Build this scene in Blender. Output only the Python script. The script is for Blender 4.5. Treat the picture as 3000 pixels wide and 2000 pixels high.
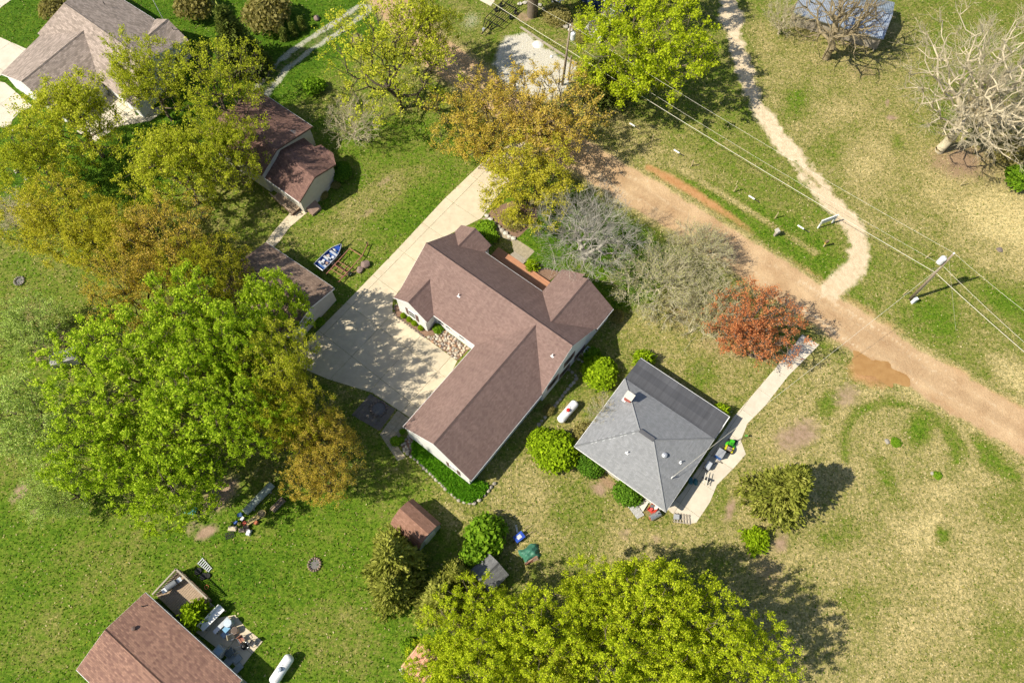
import bpy, math, random
import numpy as np
from mathutils import Vector, Matrix

# ------------------------------------------------------------------ clear
for ob in list(bpy.data.objects):
    bpy.data.objects.remove(ob, do_unlink=True)
scene = bpy.context.scene
C = scene.collection
R = math.radians

# ------------------------------------------------------------------ camera (a drone at 76 m, tilted down)
CAM_H, FPX, TILT = 76.0, 2150.0, R(24.5)
cd = bpy.data.cameras.new("camera")
cd.sensor_width = 36.0
cd.lens = 36.0 * FPX / 3000.0
cd.clip_end = 4000.0
cam = bpy.data.objects.new("camera", cd)
C.objects.link(cam)
cam.location = (0, 0, CAM_H)
cam.rotation_euler = (TILT, 0, 0)
scene.camera = cam

# ------------------------------------------------------------------ light
SUN_EL, SUN_DIR = R(46.5), R(17.0 + 180.0)      # shadows fall towards +17 degrees from +X
world = bpy.data.worlds.new("World")
scene.world = world
world.use_nodes = True
wn = world.node_tree
bg = wn.nodes["Background"]
sky = wn.nodes.new("ShaderNodeTexSky")
sky.sky_type = 'NISHITA'
sky.sun_disc = False
sky.sun_elevation = SUN_EL
sky.sun_rotation = R(90) - SUN_DIR
wn.links.new(sky.outputs[0], bg.inputs[0])
bg.inputs[1].default_value = 0.095
sl = bpy.data.lights.new("sun", 'SUN')
sl.energy = 5.0
sl.angle = R(0.5)
sl.color = (1.0, 0.93, 0.80)
sun = bpy.data.objects.new("sun", sl)
C.objects.link(sun)
sd = Vector((math.cos(SUN_DIR) * math.cos(SUN_EL), math.sin(SUN_DIR) * math.cos(SUN_EL), math.sin(SUN_EL)))
sun.rotation_euler = sd.to_track_quat('Z', 'Y').to_euler()
sun.location = (-60, -20, 90)
vs = scene.view_settings
vs.view_transform = 'Standard'
vs.look = 'None'
vs.exposure = 0.47
vs.gamma = 1.0
cy = scene.cycles
cy.max_bounces = 4
cy.diffuse_bounces = 2
cy.glossy_bounces = 2
cy.transmission_bounces = 3
cy.adaptive_threshold = 0.03

# ------------------------------------------------------------------ survey: photo pixel + height -> metres
def G(px, py, z=0.0):
    a = (px - 1500.0) / FPX
    b = -(py - 1000.0) / FPX
    c, s = math.cos(TILT), math.sin(TILT)
    dz = -c + b * s
    t = (z - CAM_H) / dz
    return Vector((a * t, (s + b * c) * t, z))
def GP(l, z=0.0):
    return [G(p[0], p[1], z if len(p) < 3 else p[2]) for p in l]
def ang(p, q):
    d = G(*q) - G(*p)
    return math.atan2(d.y, d.x)
def mpp(px, py, z=0.0):     # metres per photo pixel, across
    return (G(px + 1, py, z) - G(px, py, z)).length

# ------------------------------------------------------------------ materials
MATS = {}
def nodes_of(name):
    m = bpy.data.materials.new(name)
    m.use_nodes = True
    nt = m.node_tree
    for n in list(nt.nodes):
        nt.nodes.remove(n)
    return m, nt
def N(nt, t, **kw):
    n = nt.nodes.new(t)
    for k, v in kw.items():
        setattr(n, k, v)
    return n
def ramp(nt, stops, fac=None):
    r = N(nt, "ShaderNodeValToRGB")
    e = r.color_ramp.elements
    while len(e) < len(stops):
        e.new(0.5)
    for i, (p, c) in enumerate(stops):
        e[i].position = p
        e[i].color = (*c, 1) if len(c) == 3 else c
    if fac is not None:
        nt.links.new(fac, r.inputs[0])
    return r
def mixc(nt, fac, a, b, blend='MIX'):
    n = N(nt, "ShaderNodeMix", data_type='RGBA', blend_type=blend)
    for sock, val in ((n.inputs[0], fac), (n.inputs[6], a), (n.inputs[7], b)):
        if isinstance(val, (int, float)):
            sock.default_value = val
        elif isinstance(val, tuple):
            sock.default_value = (*val, 1)
        else:
            nt.links.new(val, sock)
    return n.outputs[2]
def math_n(nt, op, a, b=None, c=None, clamp=False):
    n = N(nt, "ShaderNodeMath", operation=op, use_clamp=clamp)
    for i, v in enumerate((a, b, c)):
        if v is None:
            continue
        if isinstance(v, (int, float)):
            n.inputs[i].default_value = v
        else:
            nt.links.new(v, n.inputs[i])
    return n.outputs[0]
def noise(nt, vec, scale, detail=4.0, rough=0.6):
    n = N(nt, "ShaderNodeTexNoise")
    n.inputs["Scale"].default_value = scale
    n.inputs["Detail"].default_value = detail
    n.inputs["Roughness"].default_value = rough
    if vec is not None:
        nt.links.new(vec, n.inputs["Vector"])
    return n.outputs["Fac"]
def finish(m, nt, col, rough=0.8, bump=None, bstr=0.3, bdist=0.02, metal=0.0, spec=0.3):
    b = N(nt, "ShaderNodeBsdfPrincipled")
    o = N(nt, "ShaderNodeOutputMaterial")
    if isinstance(col, tuple):
        b.inputs["Base Color"].default_value = (*col, 1)
    else:
        nt.links.new(col, b.inputs["Base Color"])
    if isinstance(rough, (int, float)):
        b.inputs["Roughness"].default_value = rough
    else:
        nt.links.new(rough, b.inputs["Roughness"])
    b.inputs["Metallic"].default_value = metal
    b.inputs["Specular IOR Level"].default_value = spec
    if bump is not None:
        bn = N(nt, "ShaderNodeBump")
        bn.inputs["Strength"].default_value = bstr
        bn.inputs["Distance"].default_value = bdist
        nt.links.new(bump, bn.inputs["Height"])
        nt.links.new(bn.outputs[0], b.inputs["Normal"])
    nt.links.new(b.outputs[0], o.inputs[0])
    return m
def mat(name, col, rough=0.75, var=0.18, scale=3.0, metal=0.0, spec=0.3, dirt=None, bstr=0.25):
    """plain paint, wood, metal, stone: a base colour with two scales of uneven tone"""
    if name in MATS:
        return MATS[name]
    m, nt = nodes_of(name)
    tc = N(nt, "ShaderNodeTexCoord").outputs["Object"]
    gi = N(nt, "ShaderNodeNewGeometry").outputs["Random Per Island"]
    n1 = noise(nt, tc, scale)
    n2 = noise(nt, tc, scale * 7, 3)
    f = math_n(nt, 'ADD', math_n(nt, 'MULTIPLY', n1, 0.65), math_n(nt, 'MULTIPLY', n2, 0.35))
    lo = tuple(max(0, c * (1 - var)) for c in col)
    hi = tuple(min(1, c * (1 + var)) for c in col)
    c = ramp(nt, [(0.3, lo), (0.7, hi)], f).outputs[0]
    if dirt:
        c = mixc(nt, ramp(nt, [(0.5, (0, 0, 0)), (0.72, (1, 1, 1))], noise(nt, tc, scale * 0.7, 5)).outputs[0], c, dirt)
    MATS[name] = finish(m, nt, c, rough, n2, bstr, 0.01, metal, spec)
    return MATS[name]
def rock_mat(name, cols, var=0.35):
    if name in MATS:
        return MATS[name]
    m, nt = nodes_of(name)
    tc = N(nt, "ShaderNodeTexCoord").outputs["Object"]
    oi = N(nt, "ShaderNodeObjectInfo").outputs["Random"]
    gi = N(nt, "ShaderNodeNewGeometry").outputs["Random Per Island"]
    f = math_n(nt, 'FRACT', math_n(nt, 'ADD', oi, gi))
    k = len(cols)
    c = ramp(nt, [(i / max(1, k - 1), q) for i, q in enumerate(cols)], f).outputs[0]
    n2 = noise(nt, tc, 9, 4)
    c = mixc(nt, 0.6, c, ramp(nt, [(0.3, (1 - var,) * 3), (0.7, (1, 1, 1))], n2).outputs[0], 'MULTIPLY')
    MATS[name] = finish(m, nt, c, 0.85, n2, 0.5, 0.02)
    return MATS[name]
def shingle_mat(name, col, col2, streak=0.15, tabw=0.30, tabh=0.145, contrast=1.0, lichen=None):
    m, nt = nodes_of(name)
    uv = N(nt, "ShaderNodeUVMap").outputs[0]
    br = N(nt, "ShaderNodeTexBrick", offset=0.5, offset_frequency=2)
    br.inputs["Color1"].default_value = (0, 0, 0, 1)
    br.inputs["Color2"].default_value = (1, 1, 1, 1)
    br.inputs["Mortar"].default_value = (0.0, 0.0, 0.0, 1)
    br.inputs["Scale"].default_value = 1.0
    br.inputs["Mortar Size"].default_value = 0.012
    br.inputs["Mortar Smooth"].default_value = 0.2
    br.inputs["Brick Width"].default_value = tabw
    br.inputs["Row Height"].default_value = tabh
    nt.links.new(uv, br.inputs["Vector"])
    tab = N(nt, "ShaderNodeSeparateColor")
    nt.links.new(br.outputs["Color"], tab.inputs[0])
    c = mixc(nt, math_n(nt, 'MULTIPLY', tab.outputs[0], contrast), col, col2)
    gr = noise(nt, uv, 26, 3)
    c = mixc(nt, 0.8, c, ramp(nt, [(0.3, (0.78, 0.78, 0.78)), (0.7, (1.12, 1.12, 1.12))], gr).outputs[0], 'MULTIPLY')
    big = noise(nt, uv, 0.35, 5, 0.65)
    c = mixc(nt, 0.9, c, ramp(nt, [(0.3, (1 - streak * 0.5,) * 3), (0.7, (1 + streak * 0.3,) * 3)], big).outputs[0], 'MULTIPLY')
    # rain streaks run down the slope
    mp = N(nt, "ShaderNodeMapping")
    mp.inputs["Scale"].default_value = (2.6, 0.12, 1)
    nt.links.new(uv, mp.inputs[0])
    st = noise(nt, mp.outputs[0], 1.0, 4)
    c = mixc(nt, 0.8, c, ramp(nt, [(0.32, (1 - streak,) * 3), (0.66, (1.05,) * 3)], st).outputs[0], 'MULTIPLY')
    if lichen:
        c = mixc(nt, ramp(nt, [(0.60, (0, 0, 0)), (0.70, (0.8, 0.8, 0.8))], noise(nt, uv, 1.7, 6, 0.7)).outputs[0], c, lichen)
    h = math_n(nt, 'ADD', math_n(nt, 'MULTIPLY', br.outputs["Fac"], -1.0), math_n(nt, 'MULTIPLY', gr, 0.35))
    MATS[name] = finish(m, nt, c, 0.9, h, 0.55, 0.012, spec=0.2)
    return MATS[name]
def siding_mat(name, col, board=0.11):
    m, nt = nodes_of(name)
    g = N(nt, "ShaderNodeNewGeometry").outputs["Position"]
    sx = N(nt, "ShaderNodeSeparateXYZ")
    nt.links.new(g, sx.inputs[0])
    saw = math_n(nt, 'FRACT', math_n(nt, 'DIVIDE', sx.outputs[2], board))
    n1 = noise(nt, g, 0.9, 5)
    c = mixc(nt, 1.0, col, ramp(nt, [(0.3, (0.86, 0.86, 0.84)), (0.7, (1.02, 1.02, 1.02))], n1).outputs[0], 'MULTIPLY')
    c = mixc(nt, 0.7, c, ramp(nt, [(0.0, (0.72,) * 3), (0.12, (1, 1, 1))], saw).outputs[0], 'MULTIPLY')
    MATS[name] = finish(m, nt, c, 0.55, math_n(nt, 'MULTIPLY', saw, -1.0), 0.6, 0.02)
    return MATS[name]
def rib_mat(name, col, rust, pitch=0.23):
    m, nt = nodes_of(name)
    uv = N(nt, "ShaderNodeUVMap").outputs[0]
    sx = N(nt, "ShaderNodeSeparateXYZ")
    nt.links.new(uv, sx.inputs[0])
    s = math_n(nt, 'SINE', math_n(nt, 'MULTIPLY', sx.outputs[0], 6.283 / pitch))
    n1 = noise(nt, uv, 0.9, 6, 0.7)
    c = mixc(nt, ramp(nt, [(0.45, (0, 0, 0)), (0.75, (1, 1, 1))], n1).outputs[0], col, rust)
    MATS[name] = finish(m, nt, c, 0.42, s, 0.8, 0.03, metal=0.35, spec=0.5)
    return MATS[name]
def glass_mat():
    if "window_glass" not in MATS:
        m, nt = nodes_of("window_glass")
        MATS["window_glass"] = finish(m, nt, (0.02, 0.028, 0.035), 0.06, spec=0.7)
    return MATS["window_glass"]
def leaf_mat(name, stops, trans=0.45, gain=1.28):
    m, nt = nodes_of(name)
    at = N(nt, "ShaderNodeAttribute", attribute_name="tint")
    oi = N(nt, "ShaderNodeObjectInfo").outputs["Random"]
    f = math_n(nt, 'ADD', at.outputs["Fac"], math_n(nt, 'MULTIPLY_ADD', oi, 0.24, -0.12), clamp=True)
    k = len(stops)
    stops = [tuple(min(0.8, q * gain) for q in s) for s in stops]
    c = ramp(nt, [(i / (k - 1), s) for i, s in enumerate(stops)], f).outputs[0]
    d = N(nt, "ShaderNodeBsdfDiffuse")
    t = N(nt, "ShaderNodeBsdfTranslucent")
    mx = N(nt, "ShaderNodeMixShader")
    mx.inputs[0].default_value = trans
    nt.links.new(c, d.inputs[0])
    nt.links.new(mixc(nt, 1.0, c, (1.1, 1.15, 0.75), 'MULTIPLY'), t.inputs[0])
    nt.links.new(d.outputs[0], mx.inputs[1])
    nt.links.new(t.outputs[0], mx.inputs[2])
    o = N(nt, "ShaderNodeOutputMaterial")
    nt.links.new(mx.outputs[0], o.inputs[0])
    MATS[name] = m
    return m

# ------------------------------------------------------------------ objects
def tag(o, label=None, cat=None, group=None, kind=None):
    if label: o["label"] = label
    if cat: o["category"] = cat
    if group: o["group"] = group
    if kind: o["kind"] = kind
    return o
def thing(name, label, cat, loc, rz=0.0, group=None):
    o = bpy.data.objects.new(name, None)
    o.empty_display_size = 0.3
    C.objects.link(o)
    o.location = loc
    o.rotation_euler = (0, 0, rz)
    return tag(o, label, cat, group)
class MB:
    """collects shapes; build() links them as one mesh object"""
    def __init__(s):
        s.v, s.f, s.uv = [], [], {}
    def poly(s, pts, uvs=None):
        b = len(s.v)
        s.v += [tuple(p) for p in pts]
        s.f.append(tuple(range(b, b + len(pts))))
        if uvs: s.uv[len(s.f) - 1] = uvs
        return s
    def box(s, c, d, rz=0.0, taper=1.0, rx=0.0):
        x, y, z = d[0] / 2, d[1] / 2, d[2] / 2
        b = len(s.v)
        M = Matrix.Rotation(rz, 3, 'Z') @ Matrix.Rotation(rx, 3, 'X')
        for k, (i, j) in ((-1, (1, 1)), (1, (taper, taper))):
            for sx, sy in ((-1, -1), (1, -1), (1, 1), (-1, 1)):
                p = M @ Vector((sx * x * i, sy * y * j, k * z))
                s.v.append((c[0] + p.x, c[1] + p.y, c[2] + p.z))
        for q in ((3, 2, 1, 0), (4, 5, 6, 7), (0, 1, 5, 4), (1, 2, 6, 5), (2, 3, 7, 6), (3, 0, 4, 7)):
            s.f.append(tuple(b + i for i in q))
        return s
    def prism(s, pts, dz):
        """polygon pts (top) extruded down by dz"""
        n = len(pts)
        b = len(s.v)
        s.v += [tuple(p) for p in pts] + [(p[0], p[1], p[2] - dz) for p in pts]
        a = sum(pts[i][0] * pts[(i + 1) % n][1] - pts[(i + 1) % n][0] * pts[i][1] for i in range(n))
        idx = list(range(n)) if a > 0 else list(range(n))[::-1]
        s.f.append(tuple(b + i for i in idx))
        s.f.append(tuple(b + n + i for i in idx[::-1]))
        for k in range(n):
            i, j = idx[k], idx[(k + 1) % n]
            s.f.append((b + i, b + n + i, b + n + j, b + j))
        return s
    def tube(s, path, r, n=8, cap=True, close=False):
        P = [Vector(p) for p in path]
        rr = r if isinstance(r, (list, tuple)) else [r] * len(P)
        b = len(s.v)
        m = len(P)
        prev = None
        for i, p in enumerate(P):
            if close: t = P[(i + 1) % m] - P[i - 1]
            else: t = P[min(i + 1, m - 1)] - P[max(i - 1, 0)]
            if t.length < 1e-9: t = Vector((0, 0, 1))
            t.normalize()
            if prev is None:
                a = t.orthogonal().normalized()
            else:
                a = (prev - t * prev.dot(t))
                a = a.normalized() if a.length > 1e-6 else t.orthogonal().normalized()
            prev = a
            c = t.cross(a)
            for k in range(n):
                w = 2 * math.pi * k / n
                q = p + (a * math.cos(w) + c * math.sin(w)) * rr[i]
                s.v.append(tuple(q))
        for i in range(m if close else m - 1):
            i2 = (i + 1) % m
            for k in range(n):
                s.f.append((b + i * n + k, b + i * n + (k + 1) % n, b + i2 * n + (k + 1) % n, b + i2 * n + k))
        if cap and not close:
            s.f.append(tuple(b + k for k in range(n))[::-1])
            s.f.append(tuple(b + (m - 1) * n + k for k in range(n)))
        return s
    def lathe(s, c, prof, n=16, axis=None):
        """prof: list of (r, h) along axis (default z) from c"""
        ax = Vector(axis).normalized() if axis else Vector((0, 0, 1))
        P = [Vector(c) + ax * h for r, h in prof]
        b = len(s.v)
        a = ax.orthogonal().normalized()
        d = ax.cross(a)
        for (r, h), p in zip(prof, P):
            for k in range(n):
                w = 2 * math.pi * k / n
                s.v.append(tuple(p + (a * math.cos(w) + d * math.sin(w)) * max(r, 1e-4)))
        for i in range(len(prof) - 1):
            for k in range(n):
                s.f.append((b + i * n + k, b + i * n + (k + 1) % n, b + (i + 1) * n + (k + 1) % n, b + (i + 1) * n + k))
        s.f.append(tuple(b + k for k in range(n))[::-1])
        s.f.append(tuple(b + (len(prof) - 1) * n + k for k in range(n)))
        return s
    def build(s, name, m, parent=None, smooth=False, label=None, local=False):
        me = bpy.data.meshes.new(name)
        off = Vector((0, 0, 0))
        inv = None
        if parent is not None and not local:
            M = Matrix.Identity(4)
            chain = []
            p = parent
            while p is not None:
                chain.append(Matrix.LocRotScale(p.location, p.rotation_euler, p.scale))
                p = p.parent
            for q in chain[::-1]: M = M @ q
            inv = M.inverted()
        vv = [tuple(inv @ Vector(p)) for p in s.v] if inv else s.v
        me.from_pydata(vv, [], s.f)
        if s.uv:
            lay = me.uv_layers.new(name="UVMap")
            for fi, u in s.uv.items():
                for li, q in zip(me.polygons[fi].loop_indices, u):
                    lay.data[li].uv = q
        if smooth:
            me.polygons.foreach_set("use_smooth", [True] * len(me.polygons))
        me.materials.append(m)
        me.update()
        o = bpy.data.objects.new(name, me)
        C.objects.link(o)
        if parent is not None: o.parent = parent
        if label: o["label"] = label
        return o
def obj_from(mesh, name, parent=None, loc=None, rz=0.0, scale=None):
    o = bpy.data.objects.new(name, mesh)
    C.objects.link(o)
    if parent is not None: o.parent = parent
    if loc is not None: o.location = loc
    o.rotation_euler = (0, 0, rz)
    if scale is not None: o.scale = scale
    return o
def np_mesh(name, V, F, m, smooth=False):
    """V (n,3), F (k,3|4) arrays"""
    me = bpy.data.meshes.new(name)
    n, k, w = len(V), len(F), F.shape[1]
    me.vertices.add(n)
    me.vertices.foreach_set("co", np.ascontiguousarray(V, dtype=np.float32).ravel())
    me.loops.add(k * w)
    me.polygons.add(k)
    me.loops.foreach_set("vertex_index", np.ascontiguousarray(F, dtype=np.int32).ravel())
    me.polygons.foreach_set("loop_start", np.arange(0, k * w, w, dtype=np.int32))
    if smooth: me.polygons.foreach_set("use_smooth", np.ones(k, dtype=bool))
    me.update(calc_edges=True)
    me.materials.append(m)
    return me

# ================================================================== THE GROUND
rng0 = np.random.default_rng(7)
def vnoise(x, y, scale, seed):
    r = np.random.default_rng(seed)
    T = r.random((256, 256))
    xx, yy = x * scale + 91.7, y * scale + 37.3
    xi, yi = np.floor(xx).astype(int), np.floor(yy).astype(int)
    fx, fy = xx - xi, yy - yi
    fx, fy = fx * fx * (3 - 2 * fx), fy * fy * (3 - 2 * fy)
    a, b = T[xi & 255, yi & 255], T[(xi + 1) & 255, yi & 255]
    c, d = T[xi & 255, (yi + 1) & 255], T[(xi + 1) & 255, (yi + 1) & 255]
    return (a * (1 - fx) + b * fx) * (1 - fy) + (c * (1 - fx) + d * fx) * fy
def fbm(x, y, scale, seed, o=4):
    s, a, t = 0, 1.0, 0
    for i in range(o):
        s = s + a * vnoise(x, y, scale * 2 ** i, seed + i)
        t += a
        a *= 0.55
    return s / t
STEP = 0.36
gx = np.concatenate([[-1500, -600, -250, -130, -100], np.arange(-84, 84.01, STEP), [100, 130, 250, 600, 1500]])
gy = np.concatenate([[-1500, -600, -250, -80, -25], np.arange(-10, 97.01, STEP), [115, 150, 250, 600, 1500]])
GX, GY = np.meshgrid(gx, gy)
X, Y = GX.ravel(), GY.ravel()
w1 = (fbm(X, Y, 0.35, 11) - 0.5) * 2       # edge wobble
w2 = (fbm(X, Y, 1.3, 21) - 0.5) * 2
def sstep(a, b, t):
    t = np.clip((t - a) / (b - a), 0, 1)
    return t * t * (3 - 2 * t)
def dist_poly(pts):
    P = np.array([(p.x, p.y) for p in pts])
    ins = np.zeros(len(X), bool)
    dm = np.full(len(X), 1e9)
    for i in range(len(P)):
        a, b = P[i], P[(i + 1) % len(P)]
        ab = b - a
        t = np.clip(((X - a[0]) * ab[0] + (Y - a[1]) * ab[1]) / (ab @ ab + 1e-9), 0, 1)
        dm = np.minimum(dm, np.hypot(X - a[0] - t * ab[0], Y - a[1] - t * ab[1]))
        cnd = ((a[1] > Y) != (b[1] > Y)) & (X < (b[0] - a[0]) * (Y - a[1]) / (b[1] - a[1] + 1e-12) + a[0])
        ins ^= cnd
    return np.where(ins, dm, -dm)
def dist_line(pts):
    P = np.array([(p.x, p.y) for p in pts])
    dm = np.full(len(X), 1e9)
    for i in range(len(P) - 1):
        a, b = P[i], P[i + 1]
        ab = b - a
        t = np.clip(((X - a[0]) * ab[0] + (Y - a[1]) * ab[1]) / (ab @ ab + 1e-9), 0, 1)
        dm = np.minimum(dm, np.hypot(X - a[0] - t * ab[0], Y - a[1] - t * ab[1]))
    return dm
def pmask(px, soft=1.0, wob=0.6):
    return sstep(-soft, soft, dist_poly(GP(px)) + w1 * wob + w2 * wob * 0.5)
def lmask(px, half, soft=0.5, wob=0.4):
    return sstep(soft, -soft, dist_line(GP(px)) - half + w1 * wob + w2 * wob * 0.6)
def blob(cx, cy, r, soft=0.7, asp=1.0, a=0.0):
    c = G(cx, cy)
    k = mpp(cx, cy) * r
    dx, dy = X - c.x, Y - c.y
    ca, sa = math.cos(R(a)), math.sin(R(a))
    d = np.hypot(dx * ca + dy * sa, (-dx * sa + dy * ca) * asp) / k + w1 * 0.35 + w2 * 0.15
    return sstep(1 + soft / 2, 1 - soft, d)

dry = np.full(len(X), 0.42)
def setv(arr, m, v):
    return arr * (1 - m) + v * m
# lawns: how straw-coloured or lush the grass is, place by place
dry = setv(dry, pmask([(-300, -300), (1000, -300), (1150, 80), (900, 260), (700, 420), (300, 700), (-300, 700)], 3), 0.06)
dry = setv(dry, pmask([(-300, 600), (500, 600), (700, 1500), (-300, 1500)], 3), 0.35)
dry = setv(dry, pmask([(900, 330), (1400, 330), (1420, 520), (900, 1060), (780, 980), (900, 700), (800, 560)], 2), 0.30)
dry = setv(dry, blob(1250, 640, 120), 0.16)
dry = setv(dry, blob(1120, 560, 130, asp=2.2, a=40), 0.55)
dry = setv(dry, blob(1010, 660, 90), 0.5)
dry = setv(dry, pmask([(-300, 1450), (500, 1500), (1000, 1380), (1180, 1480), (1330, 1800), (1250, 2200), (-300, 2200)], 2.5), 0.20)
dry = setv(dry, blob(700, 1700, 90), 0.08)
dry = setv(dry, blob(330, 1640, 170), 0.33)
dry = setv(dry, blob(1000, 1870, 150), 0.38)
dry = setv(dry, blob(120, 1860, 110), 0.36)
dry = setv(dry, pmask([(1080, 1280), (1200, 1330), (1380, 1500), (1420, 1440), (1480, 1430), (1500, 1700), (1180, 1660), (1050, 1420)], 1.5), 0.34)
dry = setv(dry, blob(1330, 1500, 90, asp=1.6, a=-40), 0.62)
dry = setv(dry, pmask([(1430, 1420), (1700, 1180), (1720, 1330), (1900, 1520), (2080, 1530), (2150, 1600), (1650, 1780), (1430, 1560)], 2), 0.66)
dry = setv(dry, blob(1700, 1500, 110), 0.40)
dry = setv(dry, blob(1640, 1660, 110), 0.48)
dry = setv(dry, pmask([(1480, 560), (1700, 560), (2000, 760), (1850, 950), (1700, 900), (1560, 790)], 1.5), 0.05)
dry = setv(dry, blob(1730, 810, 90), 0.24)
dry = setv(dry, pmask([(1500, 760), (1680, 800), (1560, 700)], 1.2), 0.08)
dry = setv(dry, pmask([(1760, 920), (2150, 850), (2330, 1060), (2100, 1220), (1860, 1060)], 2.0), 0.60)
dry = setv(dry, blob(2060, 1110, 60), 0.34)
# far side of the road
dry = setv(dry, pmask([(1650, 220), (1800, 300), (2550, 840), (2300, 740), (1800, 440)], 2.5), 0.66)
dry = setv(dry, pmask([(1960, 500), (2060, 520), (2330, 640), (2480, 760), (2420, 830), (2200, 690)], 1.2), 0.22)
dry = setv(dry, lmask([(2000, 500), (2150, 590), (2390, 740)], 0.35, 0.4, 0.3), 0.80)
dry = setv(dry, pmask([(2170, 60), (2700, 60), (2700, 700), (2560, 700), (2350, 480), (2240, 320)], 3), 0.60)
dry = setv(dry, blob(2330, 300, 90, 1.0, 2.5, 60), 0.36)
dry = setv(dry, blob(2430, 430, 90, 1.0, 2, 55), 0.40)
dry = setv(dry, blob(2625, 430, 45, 1.0, 2.6, 75), 0.26)
dry = setv(dry, blob(2460, 330, 100, 1.0, 2.2, 60), 0.70)
dry = setv(dry, blob(2560, 480, 110, 1.0, 1.5, 70), 0.76)
dry = setv(dry, pmask([(2680, 430), (3300, 300), (3300, 900), (2880, 800), (2700, 640)], 3), 0.74)
dry = setv(dry, blob(2940, 640, 110), 0.97)
dry = setv(dry, blob(2720, 660, 90, 1.0, 1.6, 40), 0.60)
dry = setv(dry, pmask([(2560, 720), (2760, 760), (3000, 1000), (3100, 1150), (2800, 1080), (2560, 860)], 2), 0.48)
dry = setv(dry, blob(2740, 930, 85, 0.9), 0.22)
dry = setv(dry, blob(2930, 880, 70, asp=1.7, a=-50), 0.2)
dry = setv(dry, blob(2960, 1090, 90, asp=1.5, a=-45), 0.85)
# the open field below the road
fld = pmask([(2120, 1560), (2160, 1270), (2350, 1020), (2450, 1060), (2700, 1160), (3400, 1560), (3400, 2400), (2200, 2400)], 2)
dry = setv(dry, fld, 0.66)
for (cx, cy, r, asp, a, v) in ((2690, 1270, 70, 1.8, 65, .22), (2600, 1400, 80, 2.5, -70, .36), (2430, 1190, 50, 1.4, 70, .3), (2560, 1260, 60, 1.5, 60, .66),
        (2870, 1320, 120, 2.2, -40, .30), (2950, 1380, 60, 2, -40, .2), (2790, 1440, 90, 1.5, 0, .78), (2700, 1560, 100, 1.4, 30, .84),
        (2470, 1560, 90, 1.6, 20, .42), (2520, 1780, 70, 1, 0, .5), (2760, 1570, 35, 1.5, 70, .22), (2860, 1750, 150, 1.2, 0, .74), (2960, 1900, 140, 1, 0, .5),
        (2700, 1850, 120, 1.5, 30, .72), (2980, 1500, 110, 1.3, 0, .5), (2330, 1560, 60, 1.2, 0, .55), (2800, 1190, 90, 3, -35, .62), (2180, 1450, 40, 1.6, 60, .5)):
    dry = setv(dry, blob(cx, cy, r, 0.8, asp, a), v)
# ring-shaped swathe where the field was driven round
rc = G(2640, 1330)
rd = np.hypot(X - rc.x, (Y - rc.y) * 1.05) + w1 * 0.4
dry = setv(dry, sstep(0.9, 0.0, np.abs(rd - 7.6)) * (Y > rc.y - 2), 0.72)
dry = setv(dry, sstep(0.8, 0.0, np.abs(rd - 6.0)) * (Y > rc.y - 1), 0.34)

Z0 = np.zeros(len(X))
dirt, sand, clay = Z0.copy(), Z0.copy(), Z0.copy()
litter, gravel, wet = Z0.copy(), Z0.copy(), Z0.copy()
# bare patches
for (cx, cy, r, asp, a, v) in ((2335, 1275, 85, 1.5, 20, .75), (1755, 1435, 32, 1.3, -30, .8), (1830, 1565, 28, 1.2, 60, .5), (1925, 1580, 24, 1.2, 0, .55), (2140, 1490, 50, 2.2, 70, .8),
        (650, 1440, 75, 1.6, 50, .9), (600, 1560, 42, 1.7, 30, .9), (560, 1545, 40, 1, 0, .5), (60, 1440, 50, 1.6, 60, .8), (100, 1500, 35, 2, 60, .6), (1130, 530, 45, 3, 40, .5),
        (1080, 620, 40, 3, 40, .5), (2600, 300, 22, 2.5, 75, .8), (2612, 345, 20, 1.5, 0, .8), (2280, 1520, 40, 1.5, 70, .75), (2290, 1590, 36, 1.3, 60, .7), (2480, 1160, 60, 1.5, 30, .6),
        (180, 760, 45, 1.4, 30, .35), (280, 920, 50, 1.5, 30, .3), (160, 1010, 90, 1.5, 40, .7), (1045, 115, 28, 1, 0, .6), (870, 150, 50, 1.5, 40, .2), (1860, 1480, 26, 1.4, -35, .55),
        (2010, 490, 40, 4, -35, .3), (1540, 50, 30, 1.3, 0, .7), (1640, 60, 70, 2, -35, .7), (1650, 120, 60, 2, -35, .35), (1900, 1065, 30, 1.6, 40, .5), (2330, 1480, 30, 1, 0, .5)):
    dirt = np.maximum(dirt, blob(cx, cy, r, 0.9, asp, a) * v)
# dead leaves under bare trees and shrubs
for (cx, cy, r, asp, a, v) in ((2820, 480, 130, 1.4, 0, .8), (2900, 330, 120, 1.0, 0, .7), (2000, 900, 120, 1.4, -40, .55), (2120, 1010, 110, 1.3, -35, .5), (2380, 80, 70, 2.5, -15, .6),
        (2540, 210, 80, 1.8, -10, .5), (1790, 1420, 45, 2.2, -38, .9), (1905, 1500, 45, 2.6, -38, .8), (60, 620, 80, 1, 0, .6), (100, 930, 110, 1.3, 20, .5), (1720, 1290, 40, 2, 50, .5),
        (1760, 1180, 45, 2, 50, .5), (2050, 1080, 45, 1.6, 40, .4), (320, 1210, 150, 1.2, 0, .45), (600, 1060, 130, 1.2, 0, .5), (500, 1340, 140, 1.2, 0, .4), (1570, 600, 60, 1.5, 0, .6), (2250, 1680, 80, 1, 0, .5)):
    litter = np.maximum(litter, blob(cx, cy, r, 1.0, asp, a) * v)
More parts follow.
